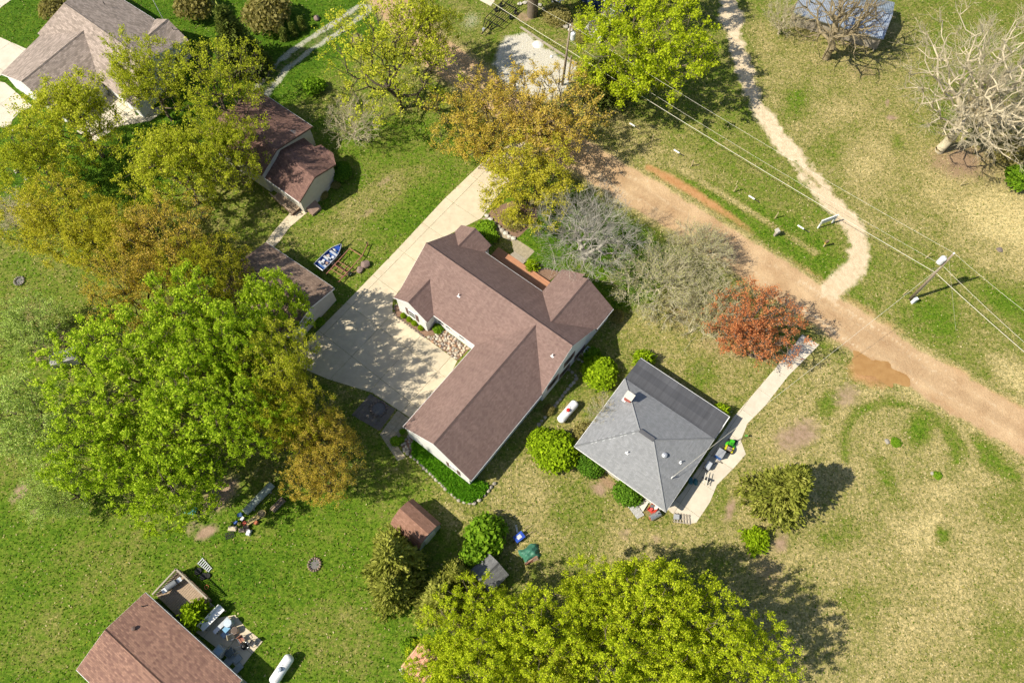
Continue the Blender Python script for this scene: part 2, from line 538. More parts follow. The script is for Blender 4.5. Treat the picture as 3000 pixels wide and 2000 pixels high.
# roads and tracks
ROAD = [(1060, -120), (1160, 20), (1235, 115), (1335, 195), (1450, 285), (1600, 390), (1800, 520), (2000, 640), (2250, 800), (2500, 965), (2750, 1120), (3050, 1295), (3400, 1480)]
road = lmask(ROAD, 2.55, 0.55, 0.5)
rutd = dist_line(GP(ROAD)) + w1 * 0.5
ruts = np.clip(sstep(0.5, 0.1, np.abs(rutd - 0.95)) * 0.9 + sstep(0.35, 0.0, np.abs(rutd - 0.1)) * 0.3, 0, 1)
TRACK = [(2125, -60), (2140, 80), (2175, 200), (2215, 305), (2280, 400), (2370, 510), (2440, 590), (2500, 660), (2525, 720), (2500, 790), (2440, 850)]
trackd = dist_line(GP(TRACK)) + w1 * 0.8 + w2 * 0.6
track = sstep(2.1, 0.2, trackd)
island = lmask([(2330, 475), (2400, 545)], 0.3, 0.4, 0.3)
sand = np.maximum(sand, track * (1 - 0.75 * island))
sand = np.maximum(sand, blob(2150, 60, 55, 0.6, 1.6, 80))
clay = np.maximum(clay, lmask(TRACK[5:], 1.6, 0.9, 0.5) * 0.30)
clay = np.maximum(clay, lmask([(1900, 490), (2000, 545), (2150, 640), (2330, 765), (2480, 870), (2620, 960), (2800, 1080), (3000, 1200), (3300, 1370)], 0.5, 0.8, 0.4) * 0.95 * sstep(32.0, 26.0, X) )
clay = np.maximum(clay, lmask([(2330, 765), (2480, 870), (2620, 960), (2800, 1080), (3000, 1200), (3300, 1370)], 0.5, 1.2, 0.5) * 0.45)
clay = np.maximum(clay, lmask([(2480, 1010), (2640, 1100), (2900, 1280)], 0.5, 1.2, 0.5) * 0.4)
clay = np.maximum(clay, blob(2560, 1090, 85, 0.7, 1.5, -20) * 0.75)
rutline = lmask([(2540, 905), (2640, 985)], 0.12, 0.2, 0.2) + lmask([(2380, 960), (2600, 1090), (2900, 1270)], 0.18, 0.3, 0.3) * 0.8
wet = np.maximum(np.clip(rutline, 0, 1) * 0.5, blob(2570, 1085, 62, 0.5, 1.35, -30) * 0.75)
gravel = np.maximum(gravel, pmask([(1480, 110), (1540, 100), (1690, 195), (1665, 260), (1600, 305), (1500, 270), (1440, 190)], 0.8, 0.7))
gravel = np.maximum(gravel, blob(1375, 60, 75, 1.4, 1.6, 70) * 0.45)
gravel = np.maximum(gravel, blob(1575, 130, 16, 0.5) * 1.0)
PATHL = [(1060, 30), (980, 85), (900, 135), (830, 190), (770, 260), (740, 310)]
pd = dist_line(GP(PATHL))
pathg = np.clip(sstep(0.75, 0.25, np.abs(pd - 0.95) + w1 * 0.35 + w2 * 0.3), 0, 1) * 0.55
gravel = np.maximum(gravel, pathg)
dirt = np.maximum(dirt, sstep(1.9, 0.9, pd + w1 * 0.5) * 0.35)
walk = lmask([(905, 600), (850, 660), (800, 715), (770, 740)], 0.75, 0.12, 0.1)
# grass thins out beside every edge of the road
dry = setv(dry, sstep(4.0, 2.6, rutd), 0.75)

faces = []
nx, ny = len(gx), len(gy)
I = (np.arange(ny - 1)[:, None] * nx + np.arange(nx - 1)[None, :]).ravel()
F = np.stack([I, I + 1, I + 1 + nx, I + nx], 1)

def ground_mat():
    m, nt = nodes_of("ground_cover")
    pos = N(nt, "ShaderNodeNewGeometry").outputs["Position"]
    a1 = N(nt, "ShaderNodeAttribute", attribute_name="m1")
    a2 = N(nt, "ShaderNodeAttribute", attribute_name="m2")
    s1, s2 = N(nt, "ShaderNodeSeparateColor"), N(nt, "ShaderNodeSeparateColor")
    nt.links.new(a1.outputs["Color"], s1.inputs[0])
    nt.links.new(a2.outputs["Color"], s2.inputs[0])
    fine = noise(nt, pos, 7.0, 3, 0.7)
    mid = noise(nt, pos, 1.6, 5, 0.65)
    big = noise(nt, pos, 0.33, 4, 0.6)
    tuft = noise(nt, pos, 3.4, 2, 0.5)
    # straw against green, blade clump by blade clump
    d = math_n(nt, 'ADD', s1.outputs[0], math_n(nt, 'MULTIPLY_ADD', mid, 0.9, -0.45))
    d = math_n(nt, 'ADD', d, math_n(nt, 'MULTIPLY_ADD', big, 0.6, -0.3))
    d = math_n(nt, 'ADD', d, math_n(nt, 'MULTIPLY_ADD', fine, 0.75, -0.375), clamp=True)
    g = ramp(nt, [(0.0, (0.055, 0.125, 0.006)), (0.22, (0.108, 0.185, 0.011)), (0.45, (0.18, 0.195, 0.04)), (0.7, (0.33, 0.28, 0.115)), (1.0, (0.56, 0.46, 0.22))], d).outputs[0]
    g = mixc(nt, 0.85, g, ramp(nt, [(0.30, (0.50, 0.56, 0.5)), (0.62, (1.2, 1.16, 1.15))], tuft).outputs[0], 'MULTIPLY')
    g = mixc(nt, 0.8, g, ramp(nt, [(0.32, (0.55, 0.6, 0.55)), (0.68, (1.28, 1.22, 1.2))], fine).outputs[0], 'MULTIPLY')
    # dandelions and dead leaf flecks
    vo = N(nt, "ShaderNodeTexVoronoi", feature='F1')
    vo.inputs["Scale"].default_value = 2.6
    nt.links.new(pos, vo.inputs["Vector"])
    sp = math_n(nt, 'LESS_THAN', vo.outputs["Distance"], 0.085)
    vs_ = N(nt, "ShaderNodeSeparateColor")
    nt.links.new(vo.outputs["Color"], vs_.inputs[0])
    sp = math_n(nt, 'MULTIPLY', sp, math_n(nt, 'GREATER_THAN', math_n(nt, 'ADD', vs_.outputs[0], math_n(nt, 'MULTIPLY', big, 0.5)), 0.95))
    g = mixc(nt, math_n(nt, 'MULTIPLY', sp, 0.75), g, mixc(nt, math_n(nt, 'GREATER_THAN', vs_.outputs[1], 0.45), (0.62, 0.55, 0.40), (0.70, 0.50, 0.02)))
    def over(base, fac, col, sharp=0.5, nz=mid):
        f = math_n(nt, 'ADD', fac, math_n(nt, 'MULTIPLY_ADD', nz, sharp, -sharp / 2))
        f = ramp(nt, [(0.25, (0, 0, 0)), (0.75, (1, 1, 1))], f).outputs[0]
        return mixc(nt, f, base, col)
    def tone(a, b, nz, lo=0.3, hi=0.7):
        return ramp(nt, [(lo, a), (hi, b)], nz).outputs[0]
    c = over(g, s2.outputs[0], tone((0.20, 0.125, 0.075), (0.36, 0.25, 0.15), fine), 0.9, fine)                  # litter
    c = over(c, s1.outputs[1], tone((0.22, 0.145, 0.095), (0.38, 0.27, 0.18), mid), 0.7)                           # bare soil
    c = over(c, a1.outputs["Alpha"], tone((0.33, 0.20, 0.10), (0.60, 0.43, 0.25), math_n(nt, 'MULTIPLY_ADD', big, 0.6, math_n(nt, 'MULTIPLY', fine, 0.4))), 0.3)  # dirt road
    c = over(c, s2.outputs[1], tone((0.36, 0.33, 0.26), (0.66, 0.62, 0.52), fine), 0.8, fine)                      # gravel
    c = over(c, s1.outputs[2], tone((0.48, 0.37, 0.23), (0.70, 0.58, 0.40), mid), 0.6)                             # sand track
    c = over(c, s2.outputs[2], tone((0.36, 0.175, 0.065), (0.48, 0.27, 0.12), mid), 0.35)                          # orange clay
    c = mixc(nt, math_n(nt, 'MULTIPLY', a2.outputs["Alpha"], 0.55), c, (0.20, 0.12, 0.06))                        # damp
    h = math_n(nt, 'ADD', math_n(nt, 'MULTIPLY', tuft, 0.6), math_n(nt, 'MULTIPLY', fine, 0.6))
    return finish(m, nt, c, 0.92, h, 0.75, 0.10, spec=0.12)
GM = ground_mat()
M1 = np.stack([dry, dirt, sand, np.clip(road, 0, 1)], 1)
M2 = np.stack([litter, gravel, clay, wet], 1)
# wheel ruts are packed paler, the crown between a little darker
M1[:, 2] = np.maximum(M1[:, 2], road * ruts * 0.38)
# faint tyre streaks running with the road
streak = fbm(rutd * 3.0, (X * 0.8 - Y * 0.6) * 0.05, 1.0, 91, 3)
M2[:, 3] = np.maximum(M2[:, 3], road * sstep(0.56, 0.72, streak) * 0.45)
M1[:, 2] = np.maximum(M1[:, 2], road * sstep(0.46, 0.30, streak) * 0.5)
def ground_piece(name, sel, z, full=False):
    f = F if full else F[sel]
    used = np.unique(f)
    remap = np.full(len(X), -1, dtype=np.int64)
    remap[used] = np.arange(len(used))
    me = np_mesh(name, np.stack([X[used], Y[used], np.full(len(used), z)], 1), remap[f], GM)
    for nm, arr in (("m1", M1), ("m2", M2)):
        at = me.attributes.new(nm, 'FLOAT_COLOR', 'POINT')
        at.data.foreach_set("color", np.ascontiguousarray(arr[used], dtype=np.float32).ravel())
    o = bpy.data.objects.new(name, me)
    C.objects.link(o)
    return o
def fsel(mask, t=0.5):
    return mask[F].mean(1) > t
tag(ground_piece("ground", None, 0.0, True), "lawns and dry grass around the houses", "ground", kind="structure")
tag(ground_piece("road", fsel(road, 0.45), 0.006), "tan dirt road crossing behind the houses", "road", kind="structure")
tag(ground_piece("sand_track", fsel(track, 0.5), 0.011), "pale sandy track curving off the dirt road", "track", kind="structure")
tag(ground_piece("gravel_pad", fsel(pmask([(1480, 110), (1540, 100), (1690, 195), (1665, 260), (1600, 305), (1500, 270), (1440, 190)], 0.8, 0.7), 0.5), 0.016), "pale gravel parking pad beside the utility pole", "gravel pad", kind="structure")
tag(ground_piece("gravel_path", fsel(np.clip(sstep(2.0, 1.6, pd), 0, 1), 0.5), 0.007), "two-rut gravel path past the small arborvitae", "path", kind="structure")

# ================================================================== PAVING
def sheet_mat(name, c1, c2, scale=1.2, fine=14, stain=None, rough=0.85):
    m, nt = nodes_of(name)
    pos = N(nt, "ShaderNodeNewGeometry").outputs["Position"]
    n1, n2, n3 = noise(nt, pos, scale, 6, 0.65), noise(nt, pos, fine, 3), noise(nt, pos, 0.25, 4)
    f = math_n(nt, 'ADD', math_n(nt, 'MULTIPLY', n1, 0.55), math_n(nt, 'ADD', math_n(nt, 'MULTIPLY', n2, 0.2), math_n(nt, 'MULTIPLY', n3, 0.25)))
    c = ramp(nt, [(0.33, c1), (0.67, c2)], f).outputs[0]
    if stain:
        c = mixc(nt, ramp(nt, [(0.55, (0, 0, 0)), (0.75, (0.6, 0.6, 0.6))], noise(nt, pos, 0.7, 6, 0.7)).outputs[0], c, stain)
    oi = N(nt, "ShaderNodeObjectInfo").outputs["Random"]
    c = mixc(nt, 1.0, c, ramp(nt, [(0, (0.93, 0.93, 0.93)), (1, (1.05, 1.04, 1.03))], oi).outputs[0], 'MULTIPLY')
    MATS[name] = finish(m, nt, c, rough, n2, 0.3, 0.01)
    return MATS[name]
CONC = sheet_mat("concrete", (0.48, 0.405, 0.28), (0.64, 0.55, 0.395), stain=(0.40, 0.33, 0.23))
CONC2 = sheet_mat("pale_concrete", (0.50, 0.44, 0.34), (0.66, 0.59, 0.47))
MULCH = sheet_mat("mulch", (0.12, 0.07, 0.045), (0.30, 0.19, 0.125), 5, 22)
PAVER = sheet_mat("dark_paver", (0.10, 0.085, 0.07), (0.20, 0.17, 0.14), 3)
TANP = sheet_mat("tan_paver", (0.26, 0.22, 0.145), (0.42, 0.36, 0.25), 3, 12)
WATER = None
def clip_poly(poly, cell):
    """Sutherland-Hodgman: poly (list of 2-tuples) against convex ccw cell"""
    out = poly
    for i in range(len(cell)):
        a, b = cell[i], cell[(i + 1) % len(cell)]
        src, out = out, []
        if not src: return []
        side = lambda p: (b[0] - a[0]) * (p[1] - a[1]) - (b[1] - a[1]) * (p[0] - a[0])
        for k in range(len(src)):
            p, q = src[k], src[(k + 1) % len(src)]
            sp, sq = side(p), side(q)
            if sp >= 0: out.append(p)
            if (sp >= 0) != (sq >= 0):
                t = sp / (sp - sq)
                out.append((p[0] + t * (q[0] - p[0]), p[1] + t * (q[1] - p[1])))
    return out
def area2(p):
    return sum(p[i][0] * p[(i + 1) % len(p)][1] - p[(i + 1) % len(p)][0] * p[i][1] for i in range(len(p))) / 2
EXCL = []
def slabs(name, label, cat, pts, th, du, dv, z, thick, m, piece, gap=0.025, org=(0, 0), kind="structure"):
    """a paved area laid slab by slab"""
    base = sum((Vector((p.x, p.y, 0)) for p in pts), Vector()) / len(pts)
    root = tag(thing(name, label, cat, base), kind=kind)
    EXCL.append([(p.x, p.y) for p in pts])
    c, s = math.cos(th), math.sin(th)
    loc = [((p.x - org[0]) * c + (p.y - org[1]) * s, -(p.x - org[0]) * s + (p.y - org[1]) * c) for p in pts]
    if area2(loc) < 0: loc = loc[::-1]
    u0, u1 = min(p[0] for p in loc), max(p[0] for p in loc)
    v0, v1 = min(p[1] for p in loc), max(p[1] for p in loc)
    for i in range(int(math.floor(u0 / du)), int(math.ceil(u1 / du))):
        for j in range(int(math.floor(v0 / dv)), int(math.ceil(v1 / dv))):
            g = gap / 2
            cell = [(i * du + g, j * dv + g), ((i + 1) * du - g, j * dv + g), ((i + 1) * du - g, (j + 1) * dv - g), (i * du + g, (j + 1) * dv - g)]
            q = clip_poly(loc, cell)
            q = [p for k, p in enumerate(q) if math.hypot(p[0] - q[k - 1][0], p[1] - q[k - 1][1]) > 1e-4]
            if len(q) < 3 or abs(area2(q)) < 0.01: continue
            w = [(org[0] + p[0] * c - p[1] * s, org[1] + p[0] * s + p[1] * c, z) for p in q]
            MB().prism(w, thick).build(piece, m, root)
    return root
def flat(name, label, cat, pts, z, m, kind="structure", thick=None):
    EXCL.append([(p.x, p.y) for p in pts])
    mb = MB()
    if thick: mb.prism([(p.x, p.y, z) for p in pts], thick)
    else:
        q = [(p.x, p.y, z) for p in pts]
        mb.poly(q if area2(q) > 0 else q[::-1])
    return tag(mb.build(name, m), label, cat, kind=kind)
HTH = R(-38.268)
HO = Vector((-9.516, 43.604, 0))
def H(u, v, z=0.0):
    return Vector((HO.x + u * math.cos(HTH) - v * math.sin(HTH), HO.y + u * math.sin(HTH) + v * math.cos(HTH), z))
drive = GP([(1560, 415), (1500, 420), (1420, 470), (1300, 585), (1160, 735), (1010, 890), (915, 985), (870, 1040), (880, 1075), (960, 1110), (1091, 1150), (1163, 1198), (1212, 1230),
            (1300, 1140), (1339, 1057), (1247, 990), (1196, 950), (1165, 930), (1150, 915), (1150, 880), (1230, 760), (1310, 690), (1410, 640), (1445, 590), (1500, 520), (1570, 450)])
slabs("driveway", "pale concrete driveway and forecourt of the brown-roofed house", "driveway", drive, HTH, 4.4, 4.6, 0.04, 0.1, CONC, "slab", 0.035, (HO.x, HO.y))
slabs("patio", "dark paver patio corner with the sunken fire ring", "patio", GP([(1085, 1153), (1159, 1199), (1112, 1262), (1030, 1215)]), HTH, 0.6, 0.6, 0.035, 0.06, PAVER, "paver", 0.02)
slabs("garden_path", "tan paver walk along the end of the garage wing", "path", GP([(1165, 1201), (1204, 1230), (1180, 1262), (1160, 1300), (1190, 1340), (1165, 1350), (1135, 1305), (1113, 1272)]), HTH, 0.5, 0.5, 0.03, 0.05, TANP, "paver", 0.02)
slabs("walkway", "brick walk leading to the deck steps", "walkway", GP([(1412, 640), (1432, 634), (1480, 680), (1520, 705), (1567, 736), (1542, 761), (1505, 738), (1500, 708), (1455, 690)]), HTH, 0.42, 0.42, 0.03, 0.05, TANP, "paver", 0.015)
flat("flower_bed", "mulched bed under the small round bushes", "flower bed", GP([(1154, 895), (1160, 925), (1190, 945), (1247, 987), (1275, 980), (1302, 968), (1290, 955), (1262, 960), (1250, 965), (1180, 915), (1165, 893)]), 0.05, MULCH, thick=0.06)
flat("mulch_bed", "curved mulch bed between the deck and the front gable", "mulch bed", GP([(1565, 797), (1575, 792), (1600, 789), (1640, 796), (1632, 806), (1606, 826)]), 0.04, MULCH, thick=0.05)
flat("rock_garden_bed", "mulched rock garden under the orange-leafed tree", "rock garden", GP([(1425, 640), (1440, 610), (1500, 590), (1570, 610), (1575, 640), (1525, 690), (1510, 700), (1470, 675)]), 0.02, MULCH)
walkm = slabs("front_walk", "pale concrete walk to the garage under the trees", "walk", GP([(880, 590), (915, 610), (850, 665), (815, 712), (790, 735), (770, 722), (800, 680)]), R(-36), 1.3, 1.3, 0.03, 0.06, CONC, "slab", 0.02)
slabs("patio_slab", "long pale concrete apron beside the grey-roofed house", "patio", GP([(2350, 980), (2400, 1010), (2310, 1100), (2240, 1190), (2190, 1240), (2170, 1290), (2185, 1330), (2150, 1370), (2100, 1420), (2080, 1470), (2040, 1530), (2015, 1535), (1965, 1500), (1955, 1490), (2000, 1440), (2150, 1220), (2270, 1080)]), R(-37), 3.4, 3.2, 0.035, 0.08, CONC2, "slab", 0.03, (1.2, 0.4))
slabs("street_apron", "pale concrete drive crossing the top-left lawn", "driveway", GP([(-140, 150), (0, 110), (80, 145), (90, 150), (10, 215), (-120, 330)]), R(-36), 4, 4, 0.035, 0.08, CONC2, "slab", 0.03)
slabs("side_drive", "curved pale concrete drive below the taupe-roofed house", "driveway", GP([(-140, 200), (0, 240), (15, 243), (95, 312), (60, 328), (36, 352), (32, 372), (40, 385), (-120, 330)]), R(-36), 4, 4, 0.035, 0.08, CONC2, "slab", 0.03)
slabs("corner_lane", "pale lane edge at the top left corner", "lane", GP([(-140, 60), (-140, -60), (75, -60), (40, -5), (0, 25)]), R(40), 5, 5, 0.03, 0.08, CONC2, "slab", 0.03)
slabs("trailer_slab", "pale concrete slab at the top by the black trailer", "slab", GP([(1380, -60), (1460, -60), (1450, 0), (1438, 20), (1398, -3)]), R(-36), 3, 3, 0.03, 0.08, CONC2, "slab", 0.03)
slabs("stone_patio", "broken pale stone patio behind the taupe-roofed house", "patio", GP([(300, 240), (340, 270), (385, 305), (400, 340), (470, 310), (490, 320), (440, 355), (350, 370), (310, 395), (275, 418), (225, 385), (250, 360)]), R(-36), 0.9, 0.8, 0.03, 0.07, CONC2, "stone", 0.06)
slabs("storage_slab", "concrete pad under the clutter beside the lower brown house", "slab", GP([(600, 1815), (690, 1800), (720, 1838), (770, 1878), (740, 1912), (700, 1965), (690, 1950), (640, 1900), (560, 1840)]), R(-36), 2.6, 2.6, 0.03, 0.07, CONC, "slab", 0.03)

# ================================================================== BUILDINGS
def roof_mb(polys, thick=0.14):
    """roof planes as slabs with shingle courses mapped along the eave"""
    mb = MB()
    for pts in polys:
        n = len(pts)
        nrm = Vector((0, 0, 0))
        for i in range(n):
            a, b = pts[i], pts[(i + 1) % n]
            nrm += a.cross(b)
        nrm.normalize()
        if nrm.z < 0:
            pts = pts[::-1]
            nrm = -nrm
        hd = Vector((-nrm.y, nrm.x, 0))
        hd = hd.normalized() if hd.length > 1e-4 else Vector((1, 0, 0))
        ud = nrm.cross(hd)
        o = pts[0]
        b = len(mb.v)
        mb.v += [tuple(p) for p in pts] + [(p.x, p.y, p.z - thick) for p in pts]
        uvf = lambda p: ((p - o).dot(hd) + 50, (p - o).dot(ud) + 50)
        mb.f.append(tuple(b + i for i in range(n)))
        mb.uv[len(mb.f) - 1] = [uvf(p) for p in pts]
        mb.f.append(tuple(b + n + i for i in range(n))[::-1])
        mb.uv[len(mb.f) - 1] = [uvf(p) for p in pts][::-1]
        for i in range(n):
            j = (i + 1) % n
            mb.f.append((b + i, b + n + i, b + n + j, b + j))
            mb.uv[len(mb.f) - 1] = [uvf(pts[i])] * 2 + [uvf(pts[j])] * 2
    return mb
def ridge_cap(a, b, m, parent, w=0.17, h=0.06):
    d = (b - a).normalized()
    s = Vector((-d.y, d.x, 0)).normalized() * w
    up = Vector((0, 0, h))
    mb = MB()
    P = [a - s + up * 0.2 - Vector((0, 0, w * .55)), a + up + Vector((0, 0, .03)), a + s + up * 0.2 - Vector((0, 0, w * .55))]
    Q = [p + (b - a) for p in P]
    L = (b - a).length
    for k in range(2):
        mb.poly([P[k], P[k + 1], Q[k + 1], Q[k]], [(0, 0), (0, .3), (L, .3), (L, 0)])
    return mb.build("ridge_cap", m, parent)
def gutter(a, b, m, parent, out=None, s=0.11):
    d = b - a
    rz = math.atan2(d.y, d.x)
    c = (a + b) / 2
    mb = MB().box((c.x, c.y, c.z - 0.10), (d.length, s, 0.12), rz)
    return mb.build("gutter", m, parent)
def fascia(a, b, m, parent):
    d = b - a
    L = d.length
    hd = Vector((d.x, d.y, 0)).normalized()
    s = Vector((-hd.y, hd.x, 0)) * 0.02
    z = Vector((0, 0, 0.20))
    t = Vector((0, 0, 0.02))
    mb = MB()
    A, B = a - t, b - t
    p = [A - s, B - s, B + s, A + s]
    q = [x - z for x in p]
    mb.poly(p).poly(q[::-1])
    for i in range(4):
        j = (i + 1) % 4
        mb.poly([p[i], q[i], q[j], p[j]])
    return mb.build("fascia", m, parent)
def wall_mb(tops, closed=True, inset=0.35, z0=-0.05, drop=0.12):
    """vertical wall strip under a loop of roof-edge points"""
    cx = sum((Vector((p.x, p.y, 0)) for p in tops), Vector()) / len(tops)
    n = len(tops)
    ins = []
    a = area2([(p.x, p.y) for p in tops])
    for i in range(n):
        p0, p1, p2 = tops[i - 1], tops[i], tops[(i + 1) % n]
        d1 = Vector((p1.x - p0.x, p1.y - p0.y, 0)).normalized()
        d2 = Vector((p2.x - p1.x, p2.y - p1.y, 0)).normalized()
        sgn = 1 if a > 0 else -1
        n1 = Vector((-d1.y, d1.x, 0)) * sgn
        n2 = Vector((-d2.y, d2.x, 0)) * sgn
        bis = n1 + n2
        k = max(0.3, 1 + n1.dot(n2))
        ins.append(Vector((p1.x, p1.y, p1.z - drop)) + bis / k * inset)
    mb = MB()
    for i in range(n):
        p, q = ins[i], ins[(i + 1) % n]
        quad = [(p.x, p.y, z0), (q.x, q.y, z0), q, p]
        mb.poly(quad if a > 0 else quad[::-1])
    return mb, ins
def window(parent, a, b, t, w, z0, z1, frame_m, shutter=None, proud=0.03, sashes=1, sign=-1):
    """a window in the wall running a->b (plan), centred at fraction t; sign picks the outside"""
    d = Vector((b.x - a.x, b.y - a.y, 0))
    L = d.length
    d.normalize()
    nrm = Vector((-d.y, d.x, 0)) * sign
    c = Vector((a.x, a.y, 0)) + d * (L * t) + nrm * proud
    rz = math.atan2(d.y, d.x)
    zc, h = (z0 + z1) / 2, z1 - z0
    mb = MB()
    fw = 0.07
    mb.box((c.x, c.y, z1 - fw / 2), (w, 0.07, fw), rz).box((c.x, c.y, z0 + fw / 2), (w, 0.07, fw), rz)
    for s in (-1, 1):
        p = c + d * s * (w / 2 - fw / 2)
        mb.box((p.x, p.y, zc), (fw, 0.07, h - 2 * fw), rz)
    for k in range(1, sashes + 1):
        if sashes == 1: mb.box((c.x, c.y, zc), (w - 2 * fw, 0.05, 0.05), rz)
        else:
            p = c + d * (-w / 2 + w * k / (sashes + 1))
            mb.box((p.x, p.y, zc), (0.06, 0.055, h - 2 * fw), rz)
    wo = mb.build("window", frame_m, parent)
    g = c - nrm * 0.01
    MB().box((g.x, g.y, zc), (w - 2 * fw, 0.02, h - 2 * fw), rz).build("pane", glass_mat(), wo)
    if shutter:
        for s in (-1, 1):
            p = c + d * s * (w / 2 + 0.22)
            MB().box((p.x, p.y, zc), (0.36, 0.05, h + 0.05), rz).build("shutter", shutter, parent)
    return wo
def door(parent, a, b, t, w, h, m, proud=0.03, sign=-1, name="door", panels=0):
    d = Vector((b.x - a.x, b.y - a.y, 0))
    L = d.length
    d.normalize()
    nrm = Vector((-d.y, d.x, 0)) * sign
    c = Vector((a.x, a.y, 0)) + d * (L * t) + nrm * proud
    rz = math.atan2(d.y, d.x)
    o = MB().box((c.x, c.y, h / 2), (w, 0.06, h), rz).build(name, m, parent)
    for k in range(panels):
        q = c + nrm * 0.035
        MB().box((q.x, q.y, h * (k + 0.5) / panels), (w * 0.94, 0.03, h / panels - 0.06), rz).build("panel", m, o)
    return o

ROOF = shingle_mat("brown_shingle", (0.20, 0.13, 0.11), (0.275, 0.185, 0.155), 0.16)
ROOF2 = shingle_mat("red_brown_shingle", (0.20, 0.110, 0.085), (0.37, 0.215, 0.15), 0.20, 0.36, 0.15)
ROOF3 = shingle_mat("taupe_shingle", (0.235, 0.19, 0.155), (0.43, 0.345, 0.29), 0.12, 0.5, 0.2)
ROOF4 = shingle_mat("grey_shingle", (0.235, 0.24, 0.245), (0.30, 0.305, 0.31), 0.14, lichen=None)
ROOF5 = shingle_mat("old_brown_shingle", (0.15, 0.085, 0.07), (0.27, 0.155, 0.12), 0.30)
ROOF6 = shingle_mat("weathered_shingle", (0.20, 0.135, 0.10), (0.33, 0.235, 0.175), 0.35)
ROLL = shingle_mat("roll_roofing", (0.085, 0.087, 0.095), (0.115, 0.117, 0.125), 0.35, 9.0, 0.95)
SHEDR = shingle_mat("rust_brown_shingle", (0.235, 0.125, 0.085), (0.33, 0.185, 0.13), 0.2, 0.3, 0.16)
DARKR = shingle_mat("charcoal_shingle", (0.15, 0.15, 0.15), (0.23, 0.23, 0.225), 0.25)
WHITE_SIDING = siding_mat("white_siding", (0.78, 0.77, 0.74))
CREAM_SIDING = siding_mat("cream_siding", (0.52, 0.50, 0.44))
GREY_SIDING = siding_mat("grey_siding", (0.50, 0.52, 0.54))
BLUE_SIDING = siding_mat("blue_siding", (0.03, 0.055, 0.13))
STUCCO = mat("stucco", (0.50, 0.47, 0.40), 0.9, 0.1, 2)
WHITE = mat("white_trim", (0.78, 0.77, 0.74), 0.5, 0.06)
BROWN_TRIM = mat("brown_trim", (0.12, 0.075, 0.06), 0.6, 0.15)
SHUT = mat("shutter_paint", (0.14, 0.085, 0.075), 0.6, 0.1)
PVC = mat("vent_pipe", (0.80, 0.80, 0.78), 0.4, 0.05)
METAL = mat("galvanised", (0.42, 0.44, 0.45), 0.35, 0.15, metal=0.7)
BLACKM = mat("black_metal", (0.012, 0.012, 0.013), 0.5, 0.3)
RUST = mat("rusty_steel", (0.33, 0.15, 0.10), 0.8, 0.3, 6, dirt=(0.20, 0.08, 0.05))
WOOD = mat("weathered_wood", (0.34, 0.25, 0.17), 0.85, 0.25, 4)
GREYWOOD = mat("grey_wood", (0.36, 0.31, 0.24), 0.85, 0.22, 4)
REDWOOD = mat("redwood_boards", (0.42, 0.20, 0.11), 0.7, 0.15, 3)
STEEL = mat("plain_steel", (0.55, 0.56, 0.57), 0.4, 0.08, metal=0.5)
def vent_pipe(parent, base, h=0.45, r=0.055):
    mb = MB().lathe((base.x, base.y, base.z - 0.15), [(r * 2.2, 0.1), (r * 1.5, 0.2), (r, 0.24), (r, h + 0.15), (r * 0.8, h + 0.15)], 12)
    mb.box((base.x, base.y, base.z - 0.0), (0.36, 0.30, 0.03), HTH)
    return mb.build("vent_pipe", PVC, parent)

# ---- main house -----------------------------------------------------------
main = thing("brown_roof_house", "large white house with brown cross-gabled roof in the middle", "house", H(10, -2, 0))
L_, A_, B_, ZE, ZR = 20.13, 5.10, 4.76, 3.0, 6.57
def zsw(v): return ZR + (ZR - ZE) * (v / A_)          # v negative
def vat(z, half): return half * (ZR - z) / (ZR - ZE)
sgu, sgw, sgz, sgv = 2.11, 2.26, 4.45, 5.90
du, dw, dz, dv = 2.55, 2.49, 4.75, 6.21
uw, W_, ww, wz = 15.58, 16.86, 4.58, 6.28
nu, nw, nz, nv, nl = 16.50, 3.77, 5.69, 7.93, 8.44
e = 0.015
polys = [
    [H(0, 0, ZR), H(L_, 0, ZR), H(L_, -A_, ZE), H(0, -A_, ZE)],
    [H(0, 0, ZR), H(L_, 0, ZR), H(L_, B_, ZE), H(0, B_, ZE)],
]
def wing(u, half, z, vo, inner, sgn, ze, vol=None):
    """two planes of a gabled wing whose ridge dies into the main slope"""
    vi = sgn * vat(z, inner)
    vi2 = sgn * (inner - 0.05)
    vol = vo if vol is None else vol
    return [[H(u, sgn * vo, z + e), H(u, vi, z + e), H(u - half, vi2, ze + e), H(u - half, sgn * vol, ze + e)],
            [H(u, sgn * vo, z + e), H(u, vi, z + e), H(u + half, vi2, ze + e), H(u + half, sgn * vo, ze + e)]]
polys += wing(sgu, sgw, sgz, sgv, B_, 1, ZE)
polys += wing(du, dw, dz, dv, A_, -1, ZE)
polys += wing(uw, ww, wz, W_, A_, -1, ZE)
polys += wing(nu, nw, nz, nv, B_, 1, ZE)
# the front gable's left slope carries a short lip beyond the rake
zl = lambda u: ZE + (nz - ZE) * (u - (nu - nw)) / nw
polys.append([H(nu - nw, nv - 0.02, ZE + e + .004), H(nu - 0.75, nv - 0.02, zl(nu - 0.75) + e + .004), H(nu - 0.75, nl, zl(nu - 0.75) + e + .004), H(nu - nw, nl, ZE + e + .004)])
rf = roof_mb(polys).build("roof", ROOF, main)
for a, b in ((H(0, 0, ZR), H(L_, 0, ZR)), (H(sgu, vat(sgz, B_), sgz), H(sgu, sgv, sgz)), (H(du, -vat(dz, A_), dz), H(du, -dv, dz)), (H(uw, -vat(wz, A_), wz), H(uw, -W_, wz)), (H(nu, vat(nz, B_), nz), H(nu, nv, nz))):
    o = ridge_cap(a, b, ROOF, rf)
